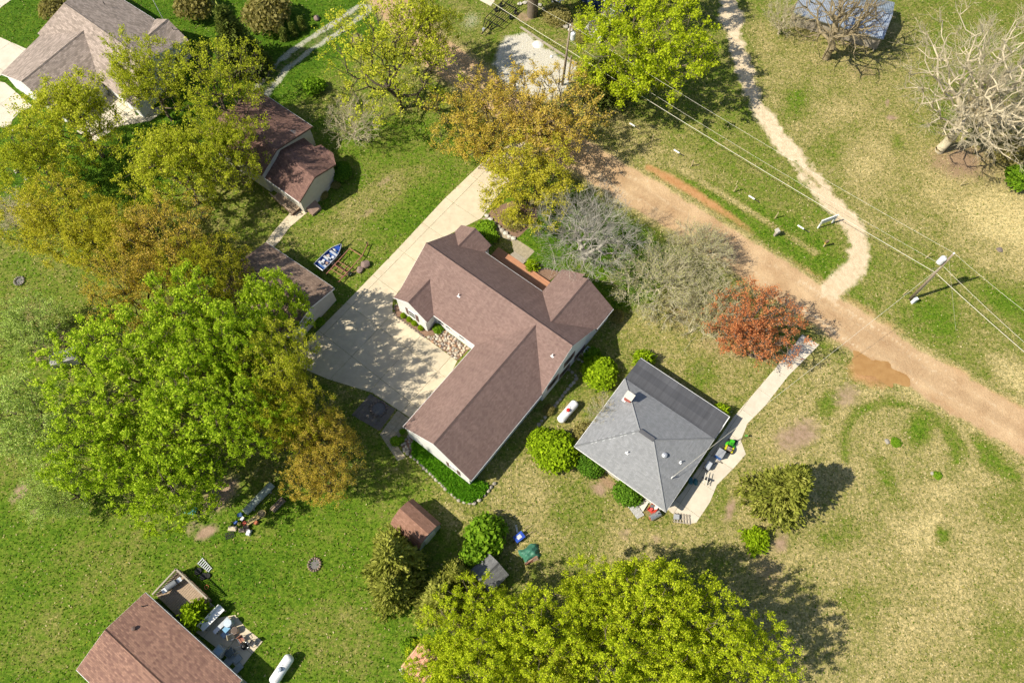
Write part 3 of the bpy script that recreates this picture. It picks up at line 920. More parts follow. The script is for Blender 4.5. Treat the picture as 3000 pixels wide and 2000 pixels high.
# walls: one mesh per block, gables included
def block(u0, u1, v0, v1, gab):
    """gab: list of top points (u, v, z) around the block"""
    mb = MB()
    n = len(gab)
    P = [H(*g) for g in gab]
    a = area2([(p.x, p.y) for p in P])
    for i in range(n):
        p, q = P[i], P[(i + 1) % n]
        quad = [(p.x, p.y, -.05), (q.x, q.y, -.05), q, p]
        mb.poly(quad if a > 0 else quad[::-1])
    return mb
i_ = 0.36
j_ = 0.07
d_ = 0.16
zw = lambda half, zt: zt - (zt - ZE) * (half - i_) / half - d_
mb = block(0, 0, 0, 0, [(j_, -A_ + i_, zw(A_, ZR)), (L_ - j_, -A_ + i_, zw(A_, ZR)), (L_ - j_, 0, ZR - d_), (L_ - j_, B_ - i_ - 1.5, zw(B_, ZR) + 1.1), (j_, B_ - i_ - 1.5, zw(B_, ZR) + 1.1), (j_, 0, ZR - d_)])
mb.build("wall", WHITE_SIDING, main)
def gable_wall(u, half, z, v_in, v_out):
    zz = z - (z - ZE) * (half - i_) / half - d_
    return block(0, 0, 0, 0, [(u - half + i_, v_in, zz), (u - half + i_, v_out, zz), (u, v_out, z - d_), (u + half - i_, v_out, zz), (u + half - i_, v_in, zz)])
gable_wall(sgu, sgw, sgz, 2.0, sgv - j_).build("wall", WHITE_SIDING, main)
gable_wall(du, dw, dz, -2.0, -dv + j_).build("wall", WHITE_SIDING, main)
gable_wall(uw, ww + 0.02, wz, -2.0, -W_ + j_).build("wall", WHITE_SIDING, main)
gable_wall(nu, nw, nz, 2.0, nv - j_).build("wall", WHITE_SIDING, main)
# trim
for a, b in ((H(0, -A_, ZE), H(du - dw, -A_, ZE)), (H(du + dw, -A_, ZE), H(uw - ww, -A_, ZE)), (H(sgu + sgw, B_, ZE), H(nu - nw, B_, ZE)), (H(uw - ww, -A_, ZE), H(uw - ww, -W_, ZE)), (H(uw + ww, -A_ - .1, ZE), H(uw + ww, -W_, ZE)), (H(nu + nw, B_, ZE), H(nu + nw, nv, ZE))):
    if (b - a).length > 0.3: gutter(a, b, WHITE, main)
for a, b in ((H(0, 0, ZR), H(0, -A_, ZE)), (H(0, 0, ZR), H(0, B_, ZE)), (H(L_, 0, ZR), H(L_, -A_, ZE)), (H(L_, 0, ZR), H(L_, B_, ZE)), (H(du, -dv, dz), H(du - dw, -dv, ZE)), (H(du, -dv, dz), H(du + dw, -dv, ZE)),
             (H(uw, -W_, wz), H(uw - ww, -W_, ZE)), (H(uw, -W_, wz), H(uw + ww, -W_, ZE)), (H(sgu, sgv, sgz), H(sgu - sgw, sgv, ZE)), (H(sgu, sgv, sgz), H(sgu + sgw, sgv, ZE))):
    fascia(a, b, WHITE, main)
for t in (0.0,):
    MB().tube([H(uw + ww - .05, -A_ - 2.2, ZE - .1), H(uw + ww - .3, -A_ - 2.2, ZE - .4), H(uw + ww - .3, -A_ - 2.2, .1)], .05, 6).build("downspout", WHITE, main)
# windows
wa, wb = H(du - dw + i_, -dv + j_), H(du + dw - i_, -dv + j_)
window(main, wa, wb, 0.52, 1.05, 1.1, 2.5, WHITE, SHUT)
wa, wb = H(uw - ww + i_, -W_ + j_), H(uw + ww - i_, -W_ + j_)
window(main, wa, wb, 0.75, 1.0, 1.1, 2.5, WHITE, SHUT)
wa, wb = H(du + dw, -A_ + i_), H(uw - ww, -A_ + i_)
for t in (0.10, 0.28, 0.62):
    window(main, wa, wb, t, 0.85, 1.1, 2.2, WHITE)
wa, wb = H(L_ - j_, -A_ + i_), H(L_ - j_, B_ - 1.5)
for t in (0.22, 0.58): window(main, wa, wb, t, 1.1, 2.5 if t > .3 else 1.5, 3.7 if t > .3 else 2.7, BROWN_TRIM, SHUT, sashes=1)
for t in (0.5, 0.85): window(main, wa, wb, t, 1.1, 0.5, 1.6, BROWN_TRIM, SHUT)
wa, wb = H(nu + nw - i_, B_), H(nu + nw - i_, nv - i_)
window(main, wa, wb, 0.5, 1.4, 0.9, 2.2, BROWN_TRIM)
wa, wb = H(uw + ww - .3, -W_ + i_), H(uw + ww - .3, -A_)
for t in (0.2, 0.5, 0.8): window(main, wa, wb, t, 1.0, 0.9, 2.1, WHITE)
wa, wb = H(uw - ww + .32, -A_), H(uw - ww + .32, -W_)
for t in (0.28, 0.66): door(main, wa, wb, t, 3.6, 2.2, WHITE, 0.03, -1, "garage_door", 4)
for u, v in ((6.5, -2.25), (18.9, -1.75)):
    vent_pipe(main, H(u, v, zsw(v)))
# porch deck between the two front gables
dk = thing("porch", "reddish board porch deck with three steps along the front", "deck", H(8.5, 5, 0))
for k in range(14):
    v = 3.0 + 0.2 + k * 0.315
    u0, u1 = sgu + sgw - 0.2, nu - nw + 0.25
    MB().box(H((u0 + u1) / 2, v, 0.46), (u1 - u0, 0.30, 0.05), HTH).build("plank", REDWOOD, dk)
MB().box(H((u0 + u1) / 2, 5.2, 0.22), (u1 - u0 - .1, 4.2, 0.40), HTH).build("skirt", BROWN_TRIM, dk)
for k in range(3):
    MB().box(H(6.9, 7.62 + 0.29 * k, 0.36 - 0.13 * k), (2.0, 0.26, 0.045), HTH).build("tread", GREYWOOD, dk)
    MB().box(H(6.9, 7.60 + 0.29 * k, 0.17 - 0.065 * k), (2.0, 0.24, 0.33 - 0.13 * k), HTH).build("riser", BROWN_TRIM, dk)

# ---- grey hip-roofed neighbour ---------------------------------------------
def frame_from(A, B, z):
    a, b = G(*A, z), G(*B, z)
    th = math.atan2(b.y - a.y, b.x - a.x)
    c, s = math.cos(th), math.sin(th)
    return (lambda u, v, zz: Vector((a.x + u * c - v * s, a.y + u * s + v * c, zz))), (b - a).length, th
K, KL, KT = frame_from((1683, 1306.9), (1950.5, 1498.3), 2.6)
gh = thing("grey_roof_house", "grey hip-roofed house with a red chimney and black lean-to roof", "house", K(5.5, 4.7, 0))
KW = 9.45
r0, r1 = K(4.55, KW / 2, 4.75), K(6.2, KW / 2, 4.75)
c00, c10, c11, c01 = K(0, 0, 2.6), K(KL, 0, 2.6), K(KL, KW, 2.6), K(0, KW, 2.6)
rf = roof_mb([[c00, c10, r1, r0], [c10, c11, r1], [c11, c01, r0, r1], [c01, c00, r0]]).build("roof", ROOF4, gh)
CAPM = mat("pale_ridge_shingle", (0.40, 0.41, 0.41), 0.9, 0.12)
for a in (c00, c10, c11, c01):
    ridge_cap(a, r0 if a in (c00, c01) else r1, ROOF4, rf, 0.14)
# a patched hip: paler cap tiles laid with gaps
random.seed(4)
t = 0.12
for k in range(14):
    t += 0.045 + random.random() * 0.02
    if random.random() < 0.25 or t > 0.97: continue
    p = c00.lerp(r0, t)
    for sgn in (-1, 1):
        pass
    dd = (r0 - c00).normalized()
    sd_ = Vector((-dd.y, dd.x, 0)).normalized() * 0.16
    up = Vector((0, 0, 0.05))
    q = dd * 0.13
    MB().poly([p - q - sd_ + up * .2 - Vector((0, 0, .05)), p - q + up, p + q + up, p + q - sd_ + up * .2 - Vector((0, 0, .05))]).poly([p - q + up, p - q + sd_ + up * .2 - Vector((0, 0, .05)), p + q + sd_ + up * .2 - Vector((0, 0, .05)), p + q + up]).build("cap_shingle", CAPM, rf)
MB().box(((r0 + r1) / 2) + Vector((0, 0, .07)), (1.7, 0.42, 0.10), KT).build("ridge_vent", mat("dark_vent", (0.10, 0.10, 0.105), 0.7), rf)
lr = roof_mb([[K(-0.02, KW - .25, 2.52), K(KL + .05, KW - .25, 2.52), K(KL + .05, KW + 3.15, 2.25), K(-0.02, KW + 3.15, 2.25)]], 0.12).build("roof", ROLL, gh, label="flat black rolled roofing of the lean-to")
w_, _ = wall_mb([c00, c10, c11, c01], inset=0.45)
w_.build("wall", CREAM_SIDING, gh)
w_, _ = wall_mb([K(0, KW - .5, 2.45), K(KL, KW - .5, 2.45), K(KL, KW + 3.1, 2.2), K(0, KW + 3.1, 2.2)], inset=0.3)
w_.build("wall", CREAM_SIDING, gh)
for a, b in ((c00, c10), (c10, c11), (K(KL + .05, KW, 2.5), K(KL + .05, KW + 3.15, 2.3)), (K(0, KW + 3.17, 2.26), K(KL, KW + 3.17, 2.26)), (c01, c00)):
    gutter(a, b, WHITE, gh, s=0.09)
ch = K(1.65, 7.35, 0)
BR = thing("chimney_group", "", "", (0, 0, 0)); bpy.data.objects.remove(BR)
chm = MB().box((ch.x, ch.y, 3.55), (0.75, 0.62, 1.6), KT).build("chimney", mat("red_brick", (0.36, 0.10, 0.075), 0.85, 0.3, 9), gh)
MB().box((ch.x, ch.y, 4.40), (0.95, 0.80, 0.14), KT).build("chimney_cap", mat("chimney_cap", (0.62, 0.58, 0.50), 0.8), chm)
MB().box((ch.x, ch.y, 3.30), (1.05, 0.95, 0.06), KT).build("flashing", WHITE, chm)
for u, v, hh in ((4.75, 2.35, 0.4), (9.55, 4.9, 0.45)):
    zz = 2.6 + 2.15 * min(v / (KW / 2), (KL - u) / (KL - 6.2) if u > 6.2 else 9)
    vent_pipe(gh, K(u, v, zz), hh, 0.06)
p = K(7.9, 4.3, 4.0)
MB().lathe((p.x, p.y, 3.7), [(0.22, 0), (0.22, 0.35), (0.30, 0.36), (0.27, 0.50), (0.12, 0.58)], 14).build("turbine_vent", STEEL, gh)
p = K(9.75, 3.0, 3.0)
mast = MB().tube([p + Vector((0, 0, -.2)), p + Vector((0, 0, 0.9))], 0.05, 8)
mast.tube([p + Vector((-.1, .05, .15)), p + Vector((.35, .25, .5))], 0.03, 6)
mast.build("service_mast", PVC, gh)
wa, wb = K(.45, .45, 0), K(KL - .45, .45, 0)
for t in (0.2, 0.55): window(gh, wa, wb, t, 1.2, 0.9, 2.0, WHITE)
wa, wb = K(KL - .45, .45, 0), K(KL - .45, KW - .45, 0)
window(gh, wa, wb, 0.3, 1.2, 0.9, 2.0, WHITE)
door(gh, wa, wb, 0.6, 0.95, 2.05, WHITE)

# ---- simple gabled blocks ----------------------------------------------------
def gabled(name, label, cat, A, B, W, ze, zr, roofm, wallm, trim=WHITE, inset=0.35, ridge_off=0.5, L=None, gut=True, cap=True):
    """A,B photo pixels of one eave's ends; W width (negative: towards the viewer's lower left)"""
    Q, LL, th = frame_from(A, B, ze)
    L = L or LL
    o = thing(name, label, cat, Q(L / 2, W / 2, 0))
    a, b, c, d = Q(0, 0, ze), Q(L, 0, ze), Q(L, W, ze), Q(0, W, ze)
    r0, r1 = Q(0, W * ridge_off, zr), Q(L, W * ridge_off, zr)
    rf = roof_mb([[a, b, r1, r0], [c, d, r0, r1]]).build("roof", roofm, o)
    if cap: ridge_cap(r0, r1, roofm, rf)
    j = min(inset, 0.08)
    zi = lambda p: p.z + (zr - ze) * inset / (abs(W) / 2)
    sg = 1 if W > 0 else -1
    tops = [Q(j, sg * inset, ze + (zr - ze) * inset / (abs(W) / 2)), Q(L - j, sg * inset, ze + (zr - ze) * inset / (abs(W) / 2)), Q(L - j, W / 2, zr), Q(L - j, W - sg * inset, ze + (zr - ze) * inset / (abs(W) / 2)), Q(j, W - sg * inset, ze + (zr - ze) * inset / (abs(W) / 2)), Q(j, W / 2, zr)]
    w, ins = wall_mb(tops, inset=0.0, drop=0.15)
    w.build("wall", wallm, o)
    if gut:
        gutter(a, b, trim, o, s=0.1)
        gutter(c, d, trim, o, s=0.1)
    for p, q in ((a, r0), (r0, d), (b, r1), (r1, c)): fascia(p, q, trim, o)
    return o, Q, L, W, th
bl, BQ, BL_, BW, BT = gabled("lower_brown_house", "red-brown gabled house at the lower left corner with a side deck", "house", (424.7, 1735), (708, 1992), -8.29, 2.6, 3.75, ROOF2, CREAM_SIDING)
vent_pipe_m = MB().lathe(tuple(BQ(1.9, -2.6, 3.2)), [(0.13, 0), (0.13, 0.25), (0.2, 0.26), (0.2, 0.34), (0.05, 0.4)], 12).build("roof_vent", BROWN_TRIM, bl)
MB().lathe(tuple(BQ(0.9, -0.9, 2.8)), [(0.06, 0), (0.06, 0.35), (0.04, .35)], 10).build("vent_pipe", BLACKM, bl)
window(bl, BQ(.35, -.35, 0), BQ(BL_ - .35, -.35, 0), 0.35, 1.5, 0.9, 2.1, WHITE, sign=1)
door(bl, BQ(.35, -.35, 0), BQ(BL_ - .35, -.35, 0), 0.16, 0.95, 2.1, WHITE, sign=1)
ga, GQ, GL_, GW, GT = gabled("brown_roof_garage", "weathered brown gabled garage beside the blue boat", "garage", (779.5, 709.5), (979.3, 844.2), -7.51, 2.5, 3.55, ROOF6, CREAM_SIDING)
window(ga, GQ(GL_ - .08, -.35, 0), GQ(GL_ - .08, GW + .35, 0), 0.62, 0.9, 1.0, 1.9, WHITE, sign=1)
door(ga, GQ(GL_ - .08, -.35, 0), GQ(GL_ - .08, GW + .35, 0), 0.84, 0.9, 2.0, WHITE, sign=1)
# gambrel shed
SQ, SL, STH = frame_from((1209.4, 1459), (1292.5, 1532.3), 2.0)
sh = thing("gambrel_shed", "small rust-brown gambrel-roofed shed on the back lawn", "shed", SQ(SL / 2, -1.6, 0))
SW = -3.3
prof = [(0, 1.85), (SW * 0.17, 2.75), (SW * 0.5, 3.25), (SW * 0.83, 2.75), (SW, 1.85)]
pol = []
for (v0, z0), (v1, z1) in zip(prof[:-1], prof[1:]):
    pol.append([SQ(0, v0, z0), SQ(SL, v0, z0), SQ(SL, v1, z1), SQ(0, v1, z1)])
roof_mb(pol, 0.08).build("roof", SHEDR, sh)
w_, _ = wall_mb([SQ(0, 0, 1.9), SQ(SL, 0, 1.9)] + [SQ(SL, v, z) for v, z in prof[1:4]] + [SQ(SL, SW, 1.9), SQ(0, SW, 1.9)] + [SQ(0, v, z) for v, z in prof[3:0:-1]], inset=0.15, drop=0.12)
w_.build("wall", GREY_SIDING, sh)
door(sh, SQ(SL - .15, -.15, 0), SQ(SL - .15, SW + .15, 0), 0.5, 1.4, 1.85, WHITE, sign=1)
# small dark shed by the wood pile
dg, DQ, DL, DW, DT = gabled("charcoal_shed", "little charcoal-roofed shed half under the cedars", "shed", (1491, 1683), (1436, 1738), -2.9, 1.9, 2.7, DARKR, GREY_SIDING, BROWN_TRIM, 0.15, gut=False)
# copper-coloured lean-to
CQ, CL, CT = frame_from((1232, 1878), (1303.6, 1945), 2.3)
cs = thing("copper_roof_shed", "low shed with a copper-red ribbed metal roof at the bottom edge", "shed", CQ(CL / 2, -1.3, 0))
CU = mat("copper_red_metal", (0.46, 0.215, 0.145), 0.5, 0.15, 2, metal=0.25)
CW = -2.75
roof_mb([[CQ(0, 0, 2.3), CQ(CL, 0, 2.3), CQ(CL, CW, 1.95), CQ(0, CW, 1.95)]], 0.05).build("roof", CU, cs)
RIBM = mat("pale_rib", (0.66, 0.52, 0.30), 0.5, 0.1)
for k in range(8):
    u = 0.12 + k * (CL - 0.24) / 7
    a, b = CQ(u, 0, 2.33), CQ(u, CW, 1.98)
    MB().tube([a, b], 0.035, 5).build("rib", RIBM, cs)
w_, _ = wall_mb([CQ(0, 0, 2.25), CQ(CL, 0, 2.25), CQ(CL, CW, 1.9), CQ(0, CW, 1.9)], inset=0.15)
w_.build("wall", GREYWOOD, cs)
# taupe-roofed house, top left
tl = thing("taupe_roof_house", "white house with a taupe multi-gabled roof, top left", "house", G(250, 170))
pz = lambda x, y, z: G(x, y, z)
T0, T1 = pz(187.5, 9.6, 6.0), pz(425, 177, 6.0)
eSW0, eSW1 = pz(110, 98, 2.7), pz(396, 316, 2.7)
eNE0, eNE1 = pz(262, -62, 2.7), pz(549, 117, 2.7)
g0, g1 = pz(262, 78, 5.05), pz(63, 240, 5.05)
l0, l1 = pz(118, 104, 2.7), pz(2, 216, 2.7)
q0, q1 = pz(294.6, 229.6, 2.7), pz(172, 333, 2.7)
s0, s1 = pz(402, 133, 4.7), pz(492, 56.6, 4.2)
rf = roof_mb([[T0, T1, eSW1, eSW0], [T0, T1, eNE1, eNE0], [g0 + Vector((.3, .5, 0.02)), g1, l1, l0 + Vector((0, 0, .02))], [g0 + Vector((.3, .5, 0.02)), g1, q1, q0 + Vector((0, 0, .02))],
              [s0 + Vector((0, 0, .03)), s1, pz(459, 55.5, 2.75), pz(440, 70, 2.95)], [s0 + Vector((0, 0, .03)), s1, pz(553, 119, 2.75), pz(476, 153, 3.3)]]).build("roof", ROOF3, tl)
ridge_cap(T0, T1, ROOF3, rf); ridge_cap(g0, g1, ROOF3, rf); ridge_cap(s0, s1, ROOF3, rf)
w_, _ = wall_mb([eSW0, eSW1, T1, eNE1, eNE0, T0], inset=0.4, drop=0.14)
w_.build("wall", WHITE_SIDING, tl)
w_, _ = wall_mb([l0, l1, g1, q1, q0, g0], inset=0.3, drop=0.14)
w_.build("wall", WHITE_SIDING, tl)
for a, b in ((l0, l1), (q0, q1), (q0, eSW1), (eNE0, eNE1)): gutter(a, b, WHITE, tl)
for a, b in ((l1, g1), (g1, q1), (T1, eNE1), (T1, eSW1), (T0, eSW0)): fascia(a, b, WHITE, tl)
d1 = (eNE1 - T1)
wa, wb = T1 + (eSW1 - T1) * .9, T1 + d1 * 0.95
sh_ = Vector((-.28, .36, 0))
window(tl, wa + sh_, wb + sh_, 0.84, 1.4, 1.0, 2.1, WHITE, BLACKM, proud=0.05, sign=-1)
for (x, y, z) in ((306, 12, 4.7), (248, 105, 4.6), (508, 88, 3.6)):
    p = pz(x, y, z)
    MB().lathe((p.x, p.y, p.z - .1), [(0.06, 0), (0.06, 0.55), (0.05, .55)], 8).build("vent_pipe", mat("dark_pipe", (0.10, 0.095, 0.09), .6), tl)
# brown house left of the garage
ml = thing("old_brown_house", "cream house with a dark red-brown roof behind the tall trees", "house", G(830, 480))
A0 = G(880, 598, 2.8)
MQ, ML, MT = frame_from((740, 500), (878, 594), 2.8)
# front block
aS, aE = pz(877, 593, 2.8), pz(983, 482, 2.8)
pk = pz(921, 520, 4.6)
aW, aN = pz(735, 492, 2.8), pz(860, 378, 2.8)
pw = pz(770, 398, 4.6)
rA = roof_mb([[pk, aS, aW, pw], [pk, aE, aN, pw]]).build("roof", ROOF5, ml)
# rear block, higher, its gable end standing over the front roof
bN, bE = pz(758.4, 265.6, 3.4), pz(915.5, 370.5, 3.4)
bk = pz(810, 438, 5.6)
bS = pz(765, 513, 4.0)
bW, bk0 = pz(600, 400, 4.0), pz(650, 330, 5.6)
rB = roof_mb([[bk, bE, bN, bk0], [bk, bS, bW, bk0]]).build("roof", ROOF5, ml)
roof_mb([[pz(880, 420, 3.35), pz(908, 434, 3.35), pz(940, 424, 2.9), pz(976, 449, 2.9), pz(984, 482, 2.86), pz(920, 470, 3.4)]]).build("roof", ROOF5, ml)
w_, _ = wall_mb([aW, aS, pk, aE, aN, pw], inset=0.3)
w_.build("wall", STUCCO, ml)
w_, _ = wall_mb([bW, bS, bk, bE, bN, bk0], inset=0.3)
w_.build("wall", STUCCO, ml)
gutter(aW, aS, WHITE, ml); gutter(bN, bE, WHITE, ml)
for a, b in ((aS, pk), (pk, aE), (bS, bk), (bk, bE)): fascia(a, b, BROWN_TRIM, ml)
ins_ = Vector((-.22, .16, 0))
window(ml, aE + ins_, aS + ins_, 0.36, 1.0, 1.2, 2.5, WHITE, proud=0.06, sign=-1)
for t in (0.35, 0.72): window(ml, aE + ins_, aS + ins_, t, 1.1, 0.02, 0.5, WHITE, proud=0.06, sign=-1)
p = pz(866, 405, 4.2)
an = MB().tube([p, p + Vector((0, 0, 1.5))], 0.025, 6)
for k in range(4): an.tube([p + Vector((-.4, .1 * k, 1.4 - .12 * k)), p + Vector((.4, -.1 * k, 1.4 - .12 * k))], 0.015, 4)
an.build("antenna", METAL, ml)
# cellar hatch and little front deck
hc = GP([(888, 608), (920, 588), (943, 612), (918, 634)])
MB().prism([(q.x, q.y, z) for q, z in zip(hc, (0.9, 0.9, 0.35, 0.35))], 0.9).build("cellar_hatch", mat("hatch_boards", (0.30, 0.20, 0.15), 0.8, 0.25), ml)
# blue house, top
bu, UQ, UL, UW, UT = gabled("blue_house", "dark blue house with a brown roof at the top edge", "house", (1640, -78), (1822, 30), 7.0, 2.7, 4.3, ROOF5, BLUE_SIDING)
window(bu, UQ(.35, .35, 0), UQ(UL - .35, .35, 0), 0.80, 1.5, 1.0, 2.0, WHITE)
window(bu, UQ(.35, .35, 0), UQ(UL - .35, .35, 0), 0.45, 1.2, 1.0, 2.0, WHITE)
# metal-roofed shed, top right
ms, XQ, XL, XW, XT = gabled("metal_roof_shed", "open-fronted shed with a rippled blue-grey metal roof", "shed", (2323, 38), (2588, 116), 7.6, 2.3, 3.4, rib_mat("ripple_metal", (0.36, 0.42, 0.50), (0.27, 0.27, 0.28)), GREYWOOD, BROWN_TRIM, 0.5, gut=False, cap=False)
for k in range(5):
    p = XQ(0.4 + k * (XL - .8) / 4, 0.2, 0)
    MB().box((p.x, p.y, 1.05), (0.15, 0.15, 2.1), XT).build("post", GREYWOOD, ms)

# ================================================================== TREES
def tubes(P0, P1, R0, R1, n):
    d = P1 - P0
    L = np.linalg.norm(d, axis=1, keepdims=True) + 1e-9
    d = d / L
    ref = np.where(np.abs(d[:, 2:3]) < 0.9, np.array([[0, 0, 1.0]]), np.array([[1.0, 0, 0]]))
    a = np.cross(d, ref)
    a /= np.linalg.norm(a, axis=1, keepdims=True) + 1e-9
    b = np.cross(d, a)
    w = np.arange(n) * 2 * np.pi / n
    ring = a[:, None, :] * np.cos(w)[None, :, None] + b[:, None, :] * np.sin(w)[None, :, None]
    V = np.concatenate([P0[:, None] + ring * R0[:, None, None], P1[:, None] + ring * R1[:, None, None]], 1)   # M,2n,3
    M = len(P0)
    k = np.arange(n)
    f = np.stack([k, (k + 1) % n, n + (k + 1) % n, n + k], 1)
    F = (np.arange(M) * 2 * n)[:, None, None] + f[None]
    return V.reshape(-1, 3), F.reshape(-1, 4)
def rand_dir(rg, n):
    v = rg.normal(size=(n, 3))
    return v / np.linalg.norm(v, axis=1, keepdims=True)
def skeleton(rg, Nn, Rx, Rz, zc, th, stems=1, bf=0.42, shell=0.45, lobes=9, lobe_amp=0.32, lean=0.0, spread=0.3):
    D = rand_dir(rg, Nn * 4)
    rad = rg.random(len(D)) ** shell
    LD = rand_dir(rg, lobes)
    lob = np.max(D @ LD.T, axis=1)
    rad = rad * (1 - lobe_amp + lobe_amp * np.clip((lob - 0.55) / 0.4, 0, 1) * 1.25)
    P = D * rad[:, None] * np.array([Rx, Rx, Rz]) + np.array([0, 0, zc])
    P = P[P[:, 2] > th * 0.85][:Nn]
    nodes, par, path = [], [], []
    for s in range(stems):
        o = rg.normal(size=2) * spread * (0 if stems == 1 else 1)
        pv = np.array([o[0], o[1], -0.1])
        nodes.append(pv); par.append(-1); path.append(0.0)
        m = 4
        for k in range(1, m + 1):
            q = np.array([o[0] * (1 + k * .5) + rg.normal() * .06 * k, o[1] * (1 + k * .5) + rg.normal() * .06 * k, th * k / m])
            nodes.append(q); par.append(len(nodes) - 2); path.append(path[-1] + np.linalg.norm(q - nodes[-2]))
    base = np.array([0, 0, th])
    od = np.argsort(np.linalg.norm(P - base, axis=1))
    P = P[od]
    A = np.zeros((len(nodes) + len(P), 3)); A[:len(nodes)] = nodes
    L = np.zeros(len(A)); L[:len(nodes)] = path
    ok = np.ones(len(A)); 
    for i in range(len(nodes)):
        if A[i, 2] < th * 0.70: ok[i] = 0
    n = len(nodes)
    for p in P:
        dv = p - A[:n]
        d = np.linalg.norm(dv, axis=1)
        down = np.clip(-(dv[:, 2]) / (d + 1e-6), 0, 1)
        cost = d * (1 + 0.6 * down) + bf * L[:n] + (1 - ok[:n]) * 1e3
        j = int(np.argmin(cost))
        A[n] = p
        par.append(j)
        L[n] = L[j] + d[j]
        n += 1
    par = np.array(par)
    return A[:n], par
def tree_mesh(name, seed, Nn, Rx, h, th, r0, bark, leafm=None, stems=1, tw=5, twl=0.8, tufts=2, leaves=4, ls=0.17, zfrac=0.5, twr=0.016, up=0.35, spreadt=0.16, shell=0.45, lobe_amp=0.32, narrow=1.0, leaf_up=0.8, leaf_from=0.35, spread=0.3, rmin=0.018, ee=2.1):
    rg = np.random.default_rng(seed)
    Rz = (h - th) * 0.52
    zc = h - Rz
    A, par = skeleton(rg, Nn, Rx, Rz, zc, th, stems, shell=shell, lobe_amp=lobe_amp, spread=spread)
    n = len(A)
    rr = np.zeros(n)
    kids = np.bincount(par[par >= 0], minlength=n)
    acc = np.zeros(n)
    e = ee
    depth_order = np.argsort(-np.arange(n))
    for i in depth_order:
        if acc[i] == 0: acc[i] = 0.022 ** e
        if par[i] >= 0: acc[par[i]] += acc[i]
    rr = acc ** (1 / e)
    rr = np.minimum(rr * (r0 / rr[0]), r0 * 1.0)
    rr = np.maximum(rr, rmin)
    ch = np.where(par >= 0)[0]
    pa = par[ch]
    P0, P1 = A[pa], A[ch]
    ln = np.linalg.norm(P1 - P0, axis=1, keepdims=True)
    mid = (P0 + P1) / 2 + rg.normal(size=P0.shape) * ln * 0.07 + np.array([0, 0, 1]) * ln * -0.05
    rp = np.minimum(rr[pa], rr[ch] * 1.8)
    rm = (rp + rr[ch]) / 2
    S0, S1 = np.concatenate([P0, mid]), np.concatenate([mid, P1])
    Ra, Rb = np.concatenate([rp, rm]), np.concatenate([rm, rr[ch]])
    big = Ra > 0.06
    Vs, Fs, off = [], [], 0
    for sel, sd in ((big, 8), (~big, 4)):
        if sel.any():
            v, f = tubes(S0[sel], S1[sel], Ra[sel], Rb[sel], sd)
            Vs.append(v); Fs.append(f + off); off += len(v)
    # twigs
    tips = np.where((kids == 0) | (rg.random(n) < 0.5))[0]
    tips = tips[A[tips, 2] > th * 0.8]
    src = np.repeat(tips, tw)
    ctr = np.array([0, 0, zc - Rz * 0.4])
    out = A[src] - ctr
    out /= np.linalg.norm(out, axis=1, keepdims=True) + 1e-9
    dr = out * 0.8 + rand_dir(rg, len(src)) * 0.75 + np.array([0, 0, up])
    dr /= np.linalg.norm(dr, axis=1, keepdims=True) + 1e-9
    tl_ = twl * (0.5 + rg.random(len(src)))
    st = A[src] + rand_dir(rg, len(src)) * 0.08
    en = st + dr * tl_[:, None]
    v, f = tubes(st, en, np.full(len(src), twr), np.full(len(src), twr * 0.5), 3)
    Vs.append(v); Fs.append(f + off); off += len(v)
    if leafm is None:
        # secondary twiglets
        k = 3
        s2 = np.repeat(np.arange(len(src)), k)
        t = rg.random(len(s2))[:, None] * 0.8 + 0.15
        q0 = st[s2] * (1 - t) + en[s2] * t
        d2 = dr[s2] * 0.7 + rand_dir(rg, len(s2)) * 0.7
        d2 /= np.linalg.norm(d2, axis=1, keepdims=True)
        q1 = q0 + d2 * (twl * 0.55 * (0.5 + rg.random(len(s2))))[:, None]
        v, f = tubes(q0, q1, np.full(len(s2), twr * 0.7), np.full(len(s2), twr * 0.4), 3)
        Vs.append(v); Fs.append(f + off)
    trunk = np_mesh(name + "_trunk", np.concatenate(Vs), np.concatenate(Fs), bark, smooth=True)
    if leafm is None: return trunk, None, h, Rx
    # leaf tufts along the twigs
    s3 = np.repeat(np.arange(len(src)), tufts)
    t = leaf_from + (1.05 - leaf_from) * rg.random(len(s3))[:, None]
    tc = st[s3] * (1 - t) + en[s3] * t + rg.normal(size=(len(s3), 3)) * spreadt * 0.5
    tint_t = np.clip(0.5 + 0.22 * rg.normal(size=len(s3)), 0, 1)
    s4 = np.repeat(np.arange(len(s3)), leaves)
    c = tc[s4] + rg.normal(size=(len(s4), 3)) * spreadt
    nrm = rand_dir(rg, len(s4)) + np.array([0, 0, leaf_up])
    nrm /= np.linalg.norm(nrm, axis=1, keepdims=True)
    ax = np.cross(nrm, rand_dir(rg, len(s4)))
    ax /= np.linalg.norm(ax, axis=1, keepdims=True) + 1e-9
    bx = np.cross(nrm, ax)
    sz = ls * (0.55 + 0.9 * rg.random(len(s4)))[:, None]
    a_, b_ = ax * sz * 0.5, bx * sz * 0.5 * narrow
    V = np.stack([c - a_, c - b_ * 0.9, c + a_, c + b_ * 0.9], 1).reshape(-1, 3)
    Fq = np.arange(len(s4) * 4).reshape(-1, 4)
    crown = np_mesh(name + "_crown", V, Fq, leafm)
    at = crown.attributes.new("tint", 'FLOAT', 'FACE')
    at.data.foreach_set("value", np.clip(tint_t[s4] + 0.10 * rg.normal(size=len(s4)), 0, 1).astype(np.float32))
    return trunk, crown, h, Rx
